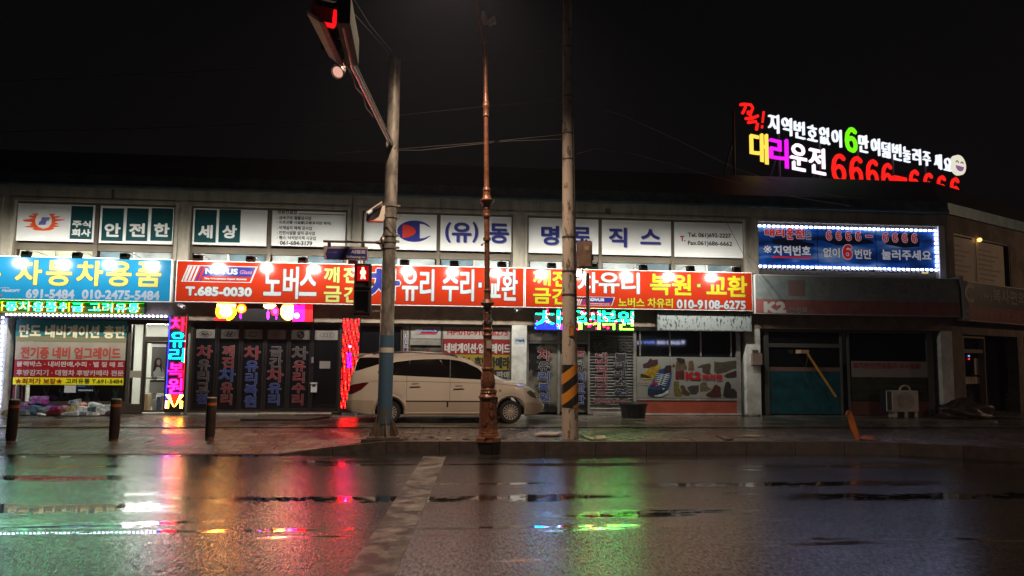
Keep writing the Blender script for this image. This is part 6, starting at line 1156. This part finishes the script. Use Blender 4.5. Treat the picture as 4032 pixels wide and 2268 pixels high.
# ------------------------------------------------------------------ things on the pavement
# black tub
P_ = Plane(0, 21.3); r = P_.rect(8, 940, 985, 1202, 1122); cx_, rx = (r[0]+r[1])/2, (r[1]-r[0])/2
o = empty('tub', (cx_, 21.3, .22), 'large black round tub with a lid standing by the brick red panel', 'tub'); m_tub = mat('black_plastic', (.015, .015, .017), .3)
MB().lathe([(rx*.80, 0), (rx*.84, .05), (rx*.95, r[3]-.3), (rx*1.0, r[3]-.29), (rx*1.0, r[3]-.25)], (cx_, 21.3, .22), (cx_, 21.3, 2), 32).build('tub_body', m_tub, o); MB().lathe([(rx*1.02, 0), (rx*1.02, .03), (rx*.9, .05), (rx*.5, .07), (rx*.12, .075), (rx*.1, .095), (0, .1)], (cx_, 21.3, r[3]-.035), (cx_, 21.3, 3), 32).build('lid', m_tub, o)
# heap of packets in front of the lit shop
HEAP = [(495, 5, 640, 70, (.30, .16, .36), 21.95, 'lilac packet at the very top of the heap, left of two'), (645, 5, 800, 75, (.28, .14, .34), 21.95, 'lilac packet at the very top of the heap, right of two'), (490, 70, 625, 150, (.26, .10, .30), 21.9, 'purple packet under the left top lilac packet'), (630, 60, 800, 150, (.28, .05, .22), 21.9, 'magenta purple packet with a white label under the right top lilac packet'), (355, 125, 490, 190, (.30, .17, .36), 21.85, 'lilac packet on the left shoulder of the heap'), (770, 150, 910, 200, (.06, .04, .16), 21.85, 'dark violet packet on the right shoulder of the purple heap'),
        (330, 185, 500, 270, (.20, .12, .26), 21.7, 'dull purple bag at the left side of the heap'), (520, 180, 690, 260, (.10, .17, .24), 21.7, 'blue grey box in the middle of the heap'), (690, 200, 870, 260, (.30, .32, .34), 21.72, 'flat pale tray lying across the heap'), (880, 190, 1020, 250, (.30, .03, .16), 21.75, 'crimson packet right of the purple heap'), (1020, 175, 1150, 250, (.45, .18, .33), 21.7, 'pink packet tilted beside the crimson packet'), (1150, 190, 1265, 250, (.30, .27, .14), 21.8, 'olive yellow carton right of the pink packet'), (1265, 140, 1420, 265, (.46, .40, .26), 21.85, 'tall tan carton in the middle of the row'), (1230, 68, 1390, 138, (.30, .31, .36), 21.9, 'white and navy box balanced on the tan carton'),
        (1420, 130, 1500, 175, (.5, .25, .2), 21.95, 'small salmon pink box behind the tan carton'), (1580, 130, 1775, 190, (.6, .6, .58), 21.9, 'white carton lying above the dark cartons'), (1390, 195, 1540, 235, (.55, .55, .52), 21.6, 'white tray in front of the white carton'), (1540, 205, 1720, 275, (.05, .07, .08), 21.75, 'black carton under the white carton'), (1720, 165, 1880, 240, (.58, .6, .6), 21.8, 'white printed carton right of the black carton'), (1880, 170, 2020, 270, (.5, .52, .52), 21.8, 'grey white carton near the middle bollard'), (1775, 245, 1890, 320, (.4, .43, .44), 21.6, 'grey carton below the white printed carton'), (1890, 268, 2020, 330, (.10, .06, .06), 21.62, 'dark brown carton at the right end near the bollard'),
        (640, 255, 840, 330, (.07, .09, .11), 21.55, 'dark slate bag at the front of the heap'), (820, 255, 1090, 385, (.14, .02, .02), 21.45, 'dark red bag slumped at the front of the heap'), (1085, 290, 1415, 368, (.55, .6, .66), 21.4, 'white and sky blue flat package lying in front'), (1415, 285, 1580, 365, (.24, .25, .29), 21.45, 'grey rounded package right of the sky blue one'), (1565, 295, 1755, 370, (.6, .62, .62), 21.4, 'white flat package right of the grey one'), (280, 255, 480, 330, (.16, .19, .2), 21.5, 'grey green sack at the left foot of the heap'), (650, 322, 805, 358, (.5, .5, .46), 21.38, 'small cream packet on the ground before the heap'), (20, 255, 140, 360, (.35, .28, .16), 21.4, 'tan sack on the ground left of the first bollard')]
for i, (x0, y0, x1, y1, c, Y_, lab) in enumerate(HEAP):
    P_ = Plane(0, Y_); r = P_.rect(18, x0, y0, x1, y1); z0_ = max(.245, r[2]); hh_ = max(.05, r[3]-z0_); w_ = r[1]-r[0]; low = y1 > 225
    if low and r[2] < .42: z0_ = .245; hh_ = r[3]-.245
    e = empty('packet' if i % 3 else 'carton', (r[0]+w_/2, Y_+.14, z0_), lab, 'packet', 'goods heaped in front of the lit shop window'); sk = random.uniform(-.1, .1); tp_ = random.uniform(-.03, .03)
    a = [(r[0], Y_+sk*w_, z0_), (r[1], Y_-sk*w_, z0_), (r[1]+.01, Y_+.28, z0_), (r[0]+.01, Y_+.28, z0_)]; b2 = [(p[0]+(.015 if j in (0, 3) else -.015), p[1]+.01, z0_+hh_+(tp_ if j in (0, 3) else -tp_)) for j, p in enumerate(a)]
    MB().hexa(a, b2).build('wrapper', mat('packet_%02d' % i, tuple(min(.8, q9*1.35) for q9 in c), .3 if i % 2 else .5, var=.45, vs=11), e, bevel=.02 if 'bag' in lab or 'packet' in lab else .006)
    if i in (0, 2, 3, 7, 13, 15, 18, 20, 24, 26): MB().box(r[0]+w_*.25, r[0]+w_*.65, min(a[0][1], a[1][1])-.006, min(a[0][1], a[1][1])-.003, z0_+hh_*.35, z0_+hh_*.7).build('printed_label', mat('label_%d' % (i % 4), ((.6, .6, .6), (.05, .1, .3), (.5, .5, .45), (.15, .35, .6))[i % 4], .4), e)
# air conditioner outdoor unit
PA = Plane(0, 21.45); r = PA.rect(11, 1338, 770, 1632, 958); e = empty('outdoor_unit', PA.pt(r[0], .24), 'dull white air conditioner outdoor unit standing on feet before the dark window', 'air conditioner'); m_ac = mat('dull_white_metal', (.62, .58, .52), .45, var=.1)
zb_ = r[2]; MB().pbox(PA, (r[0]+.32*(r[1]-r[0])*.55, r[1], zb_, r[3]), -.32, 0).build('case', m_ac, e, bevel=.012); xl_ = r[0]; MB().hexa([(xl_, 21.5, zb_+.02), (xl_+.19, 21.44, zb_+.02), (xl_+.19, 21.75, zb_+.02), (xl_, 21.75, zb_+.02)], [(xl_, 21.5, r[3]), (xl_+.19, 21.44, r[3]), (xl_+.19, 21.75, r[3]), (xl_, 21.75, r[3])]).build('side_grille', m_blk, e)
MB().frame(Plane(0, 21.43), (xl_, xl_+.19, zb_+.02, r[3]), .016, 0, .02).build('grille_frame', mat('bright_frame', (.75, .75, .73), .4), e); cxa, cza = r[0]+.6*(r[1]-r[0]), (zb_+r[3])/2
gr_ = MB()
for k in range(7): gr_.ring(PA, cxa, cza, .06+.032*k, .06+.032*k, .008, .004+.0004*k)
gr_.build('fan_grille', mat('grey_grille', (.2, .18, .16), .5), e)
for t in (.3, .62, .93): MB().box(r[0]+(r[1]-r[0])*t-.05, r[0]+(r[1]-r[0])*t+.05, 21.47, 21.75, .232, zb_).build('foot', m_ac, e)
cpt = PA.hit(11, 1527, 745); MB().tube([PA.pt(cpt[0]+.16*math.cos(t), r[3]+.005+.14*math.sin(t)*1.0, -.1) for t in np.linspace(0, math.pi, 12)], .028, 8).build('coiled_hose', mat('beige_hose', (.5, .42, .32), .5), e)
# yellow pole leaning at the teal doors
PYb = Plane(0, 21.95); e = empty('yellow_pole', PYb.pt(*PYb.hit(11, 890, 820)), 'yellow pole slanting down across the teal doors from a bracket', 'pole'); q_ = [PYb.pt(*PYb.hit(11, *p)) for p in ((622, 415), (890, 822))]; MB().tube(q_, .035, 10).build('pole', mat('yellow_paint', (.58, .30, .04), .45, var=.2), e); pb(PYb, 11, 572, 404, 645, 436, -.3, .03, 'bracket', mat('pale_bracket', (.45, .3, .2), .5), e); MB().tube([PYb.pt(*PYb.hit(11, *p), .02) for p in ((628, 440), (630, 500), (608, 600), (612, 640))], .007, 5).build('cord', m_st, e)
MB().tube([q_[1], (q_[1][0]+.1, q_[1][1]-.0, .24)], .012, 6).build('prop', m_st, e)
# bent orange post on the kerb
PO = Plane(0, 15.3); e = empty('delineator_post', PO.pt(*PO.hit(11, 1085, 1222)), 'bent orange marker post leaning over the kerb with its broken base beside it', 'marker post'); m_or2 = mat('orange_plastic', (.62, .17, .02), .45, var=.2)
MB().prism([PO.hit(11, *p) for p in ((985, 955), (1015, 948), (1030, 970), (1085, 1140), (1098, 1226), (1075, 1226), (1030, 1120), (1000, 1010))], PO, -.03, .03).build('post', m_or2, e); MB().prism([PO.hit(11, *p) for p in ((975, 990), (988, 950), (1010, 942), (1006, 980))], PO, -.02, .05).build('post_head', mat('dark_rust', (.18, .07, .03), .6), e)
c = atZ(11, 1170, 1205, .25); MB().lathe([(.17, 0), (.16, .03), (.06, .07), (0, .075)], v3(c), v3(c+np.array([.1, 0, 1])), 16).build('base', mat('dull_orange', (.3, .08, .02), .5), e); MB().tube([PO.pt(*PO.hit(11, *p)) for p in ((1050, 1060), (1135, 1165))], .012, 6).build('strap', m_blk, e)
# covered heap on the right
c = atZ(17, 400, 1385, .24); e = empty('covered_heap', v3(c), 'dark low heap under a tarpaulin before the door of the dark wing', 'tarpaulin heap')
bm2 = bmesh.new(); bmesh.ops.create_icosphere(bm2, subdivisions=4, radius=1); rg2 = random.Random(8)
for v in bm2.verts:
    d = v.co; f = 1+.16*math.sin(d.x*5+1)*math.cos(d.y*6)+.12*math.sin(d.z*9+d.x*4); v.co = Vector((d.x*.85*f, d.y*.45*f, max(0, d.z)*.5*f+.0))
me = bpy.data.meshes.new('tarpaulin'); bm2.to_mesh(me); bm2.free(); me.materials.append(mat('dark_tarpaulin', (.05, .03, .024), .4, var=.4)); me.polygons.foreach_set('use_smooth', [True]*len(me.polygons)); o = bpy.data.objects.new('tarpaulin', me); COL.objects.link(o); o.parent = e
for i, (x_, y_) in enumerate(((425, 1345), (522, 1392), (445, 1352))): p = atZ(17, x_, y_, .34); MB().box(p[0]-.05, p[0]+.05, p[1]-.5, p[1]-.4, .24, .24+.07).build('pale_clip', mat('pale_clip', (.4, .36, .3), .4), e)
# debris: boards, bricks, ramps
def slab(nm, pts, k, z, th, m, label, cat, grp=None):
    q_ = [atZ(k, *p, z) for p in pts]; o = MB().hexa([v3(p) for p in q_], [v3(p+np.array([0, 0, th])) for p in q_]).build(nm, m); return tag(o, label, cat, grp)
m_ply = mat('wet_plywood', (.34, .26, .19), .4, var=.3); m_bk = mat('loose_brick', (.12, .08, .065), .7, var=.4, vs=8)
slab('plywood_board', ((260, 190), (330, 165), (560, 165), (500, 192)), 22, .27, .025, m_ply, 'plywood board lying left of the concrete pole foot', 'board'); slab('plywood_board', ((720, 188), (760, 190), (880, 232), (850, 238)), 22, .26, .02, m_ply, 'narrow plywood board lying right of the concrete pole foot', 'board'); slab('paving_slab', ((900, 208), (985, 206), (1000, 236), (890, 238)), 22, .25, .03, m_ply, 'loose pale slab on the kerb right of the concrete pole', 'slab')
slab('broken_slab', ((2110, 195), (2160, 195), (2290, 238), (2210, 240)), 22, .25, .03, m_bk, 'broken dark slab at the puddle edge on the pavement', 'slab'); slab('broken_slab', ((2330, 205), (2420, 196), (2560, 196), (2560, 206)), 22, .25, .02, m_ply, 'long pale slab behind the pavement puddle', 'slab')
for i, (x0, y0, x1, y1, lab) in enumerate(((1505, 190, 1560, 228, 'dark brick chunk right of the signal pole foot'), (1778, 190, 1822, 215, 'small dark block midway between the signal pole and the lamp post'), (1610, 205, 1660, 230, 'flat brick piece right of the dark brick chunk'), (1945, 203, 2005, 232, 'pale rubble piece left of the lamp post'), (2110, 212, 2190, 232, 'brown brick lying left of the lamp post foot'), (2510, 200, 2570, 230, 'brown brick lying right of the lamp post foot'))):
    p, q_ = atZ(23, x0, y1, .24), atZ(23, x1, y1, .24); hh_ = (y1-y0)*.3882*p[1]/3000*.75; a = random.uniform(-.03, .03); o = MB().hexa([(p[0], p[1], .242), (q_[0], p[1]+a, .242), (q_[0]+.02, p[1]+.12, .242), (p[0]+.02, p[1]+.12, .242)], [(p[0]+.01, p[1]+.01, .242+hh_), (q_[0]-.02, p[1]+a+.01, .242+hh_*.8), (q_[0], p[1]+.11, .242+hh_*.7), (p[0]+.03, p[1]+.11, .242+hh_)]).build('brick', m_bk if i != 3 else m_ply, bevel=.008); tag(o, lab, 'brick', 'rubble along the kerb')
slab('entrance_ramp', ((690, 1152), (870, 1122), (1540, 1125), (1310, 1155)), 4, .225, .05, mat('dark_ramp', (.05, .055, .045), .5), 'dark ramp plate before the dark folding doors', 'ramp'); slab('entrance_step', ((860, 1122), (880, 1104), (1555, 1104), (1560, 1120)), 4, .225, .09, mat('rough_step', (.26, .25, .20), .7, var=.3, bump=.4), 'rough concrete step under the dark folding doors', 'step')
slab('door_mat', ((495, 1128), (590, 1118), (605, 1118), (555, 1134)), 2, .226, .02, m_rub, 'dark mat before the lit shop door', 'mat'); slab('entrance_step', ((690, 1095), (700, 1080), (1060, 1082), (1100, 1108)), 8, .225, .07, mat('pale_step', (.3, .28, .25), .6, var=.2), 'pale concrete step before the shuttered glass shop', 'step')
# weeds by the pillar
def weed(x_, y_, k, n, h, label):
    p = atZ(k, x_, y_, .22); mb = MB()
    for i in range(n):
        a = random.uniform(0, 2*math.pi); L = h*random.uniform(.5, 1); b0_ = (p[0]+random.uniform(-.3, .3), p[1]+random.uniform(-.03, .03)); tx_ = (b0_[0]+math.cos(a)*L*.6, b0_[1]+math.sin(a)*L*.4, .22+L)
        mb.face([(b0_[0]-.008, b0_[1], .22), (b0_[0]+.008, b0_[1], .22), tx_])
    tag(mb.build('weeds', mat('weed_green', (.05, .075, .02), .6)), label, 'weeds')
weed(2190, 1112, 8, 70, .12, 'tuft of weeds at the foot of the pillar between the poster and the teal doors')
weed(300, 1120, 4, 30, .08, 'small weeds at the sill of the dark folding doors')
# ------------------------------------------------------------------ overhead wires
m_wr = mat('black_cable', (.10, .09, .085), .5); cpole = lambda z: along(cb, ct2, z)
def wire(pts, label, rad=.011, sag=0):
    rad *= .65
    P3 = [np.array(p) for p in pts]
    if len(P3) == 2 and sag: P3 = [P3[0]+(P3[1]-P3[0])*t-np.array([0, 0, sag*4*t*(1-t)]) for t in np.linspace(0, 1, 14)]
    tag(MB().tube([v3(p) for p in P3], rad, 5).build('overhead_wire', m_wr), label, 'wire', 'overhead wires')
Wz = lambda x, y, Y_: atY(0, x, y, Y_)
wire([Wz(-60, 208, 17), Wz(500, 180, 16.4), Wz(985, 150, 15.6), Wz(1220, 135, 15.6), Wz(1418, 121, 15.6)], 'uppermost wire crossing from the left edge over the signal pole top to the concrete pole')
wire([Wz(-60, 333, 18), Wz(400, 322, 17.2), Wz(870, 303, 16.4), Wz(1220, 268, 15.9), Wz(1390, 253, 15.6), Wz(1418, 262, 15.6)], 'second wire from the top between the left edge and the concrete pole', .012)
wire([Wz(40, 436, 18), Wz(440, 420, 17.4), Wz(790, 390, 16.8), Wz(1000, 375, 16.4), Wz(1220, 358, 16), Wz(1420, 338, 15.6)], 'third wire from the top, sloping up to the concrete pole')
wire([Wz(960, 378, 16.2), Wz(1060, 378, 16.1), Wz(1160, 367, 16), Wz(1280, 355, 15.8), Wz(1420, 350, 15.6)], 'short sagging wire just under the third wire')
wire([Wz(1440, 285, 15.6), Wz(1490, 270, 15.8), Wz(1560, 287, 16.4), Wz(1700, 350, 18), Wz(1850, 423, 19.5), Wz(1990, 470, 21), Wz(2140, 500, 22.0)], 'upper wire running down right from the concrete pole to the roof edge', .013)
wire([Wz(1440, 390, 15.6), Wz(1500, 374, 15.8), Wz(1600, 388, 16.6), Wz(1800, 445, 18.6), Wz(2000, 495, 21), Wz(2150, 520, 22.0)], 'lower wire running down right from the concrete pole to the roof edge', .013)
wire([Wz(1818, 540, 22.0), Wz(1870, 640, 21.9), Wz(1905, 690, 21.5), Wz(1952, 762, 21.3)], 'thin slanting guy wire crossing the right end of the orange red sign', .012)
wire([Wz(820, -40, 12), Wz(905, 50, 13.6), Wz(978, 132, 15.4)], 'thin wire from the top edge down to the signal pole top, lower of two', .008); wire([Wz(880, -20, 12), Wz(930, 62, 13.6), Wz(985, 128, 15.4)], 'thin wire from the top edge down to the signal pole top, upper of two', .008)
# lit sign across the street: only its mirror image shows, in the dark window over the shoe poster
PM = Plane(0, -3.0, 180.0); vY = 2*22.32+3.0
def mir(x, y): p = atY(8, x, y, vY); return -p[0], p[2]
e = empty('led_sign', (mir(1300, 405)[0]*-1, -3.0, mir(1300, 430)[1]), 'lit white sign across the street, mirrored in the dark window over the shoe poster', 'LED sign')
m_mi = glow('mirrored_sign_letter', (205, 212, 255), 13.0)
for s, x0, x1, m in (('GUARD ONE', 1295, 1520, m_mi), ('PiVV', 1165, 1275, glow('mirrored_blue_letter', (130, 150, 255), 13.0)), ('CK', 1105, 1150, m_mi)):
    (sa, z1_), (sb_, z0_) = mir(x1, 392), mir(x0, 425); text('lettering', s, PM, (sa, sb_, z0_, z1_), 0, m, e, .02)
sa, z1_ = mir(1560, 388); sb_, z0_ = mir(1530, 428); MB().prism([(sa, z1_), (sb_, z1_), (sb_, z0_+.12), ((sa+sb_)/2, z0_), (sa, z0_+.12)], PM, -.02, 0).build('shield_emblem', m_mi, e)
sa = mir(1575, 400)[0]; sb_ = mir(1090, 400)[0]; MB().pbox(PM, (sa, sb_, mir(1300, 445)[1], mir(1300, 375)[1]), -.15, -.05).build('case', m_case, e)
# rain haze round the street
hz = MB().box(-60, 60, -25, 45, -1.4, 13.5).build('haze', None); tag(hz, kind='stuff')
hm = bpy.data.materials.new('rain_haze'); hm.use_nodes = True; hn_ = hm.node_tree; hn_.nodes.clear(); _o = hn_.nodes.new('ShaderNodeOutputMaterial'); _v = hn_.nodes.new('ShaderNodeVolumePrincipled')
_v.inputs['Color'].default_value = (.62, .66, .88, 1); _v.inputs['Density'].default_value = .0010; _v.inputs['Anisotropy'].default_value = .55; hn_.links.new(_v.outputs[0], _o.inputs['Volume']); hz.data.materials.append(hm)
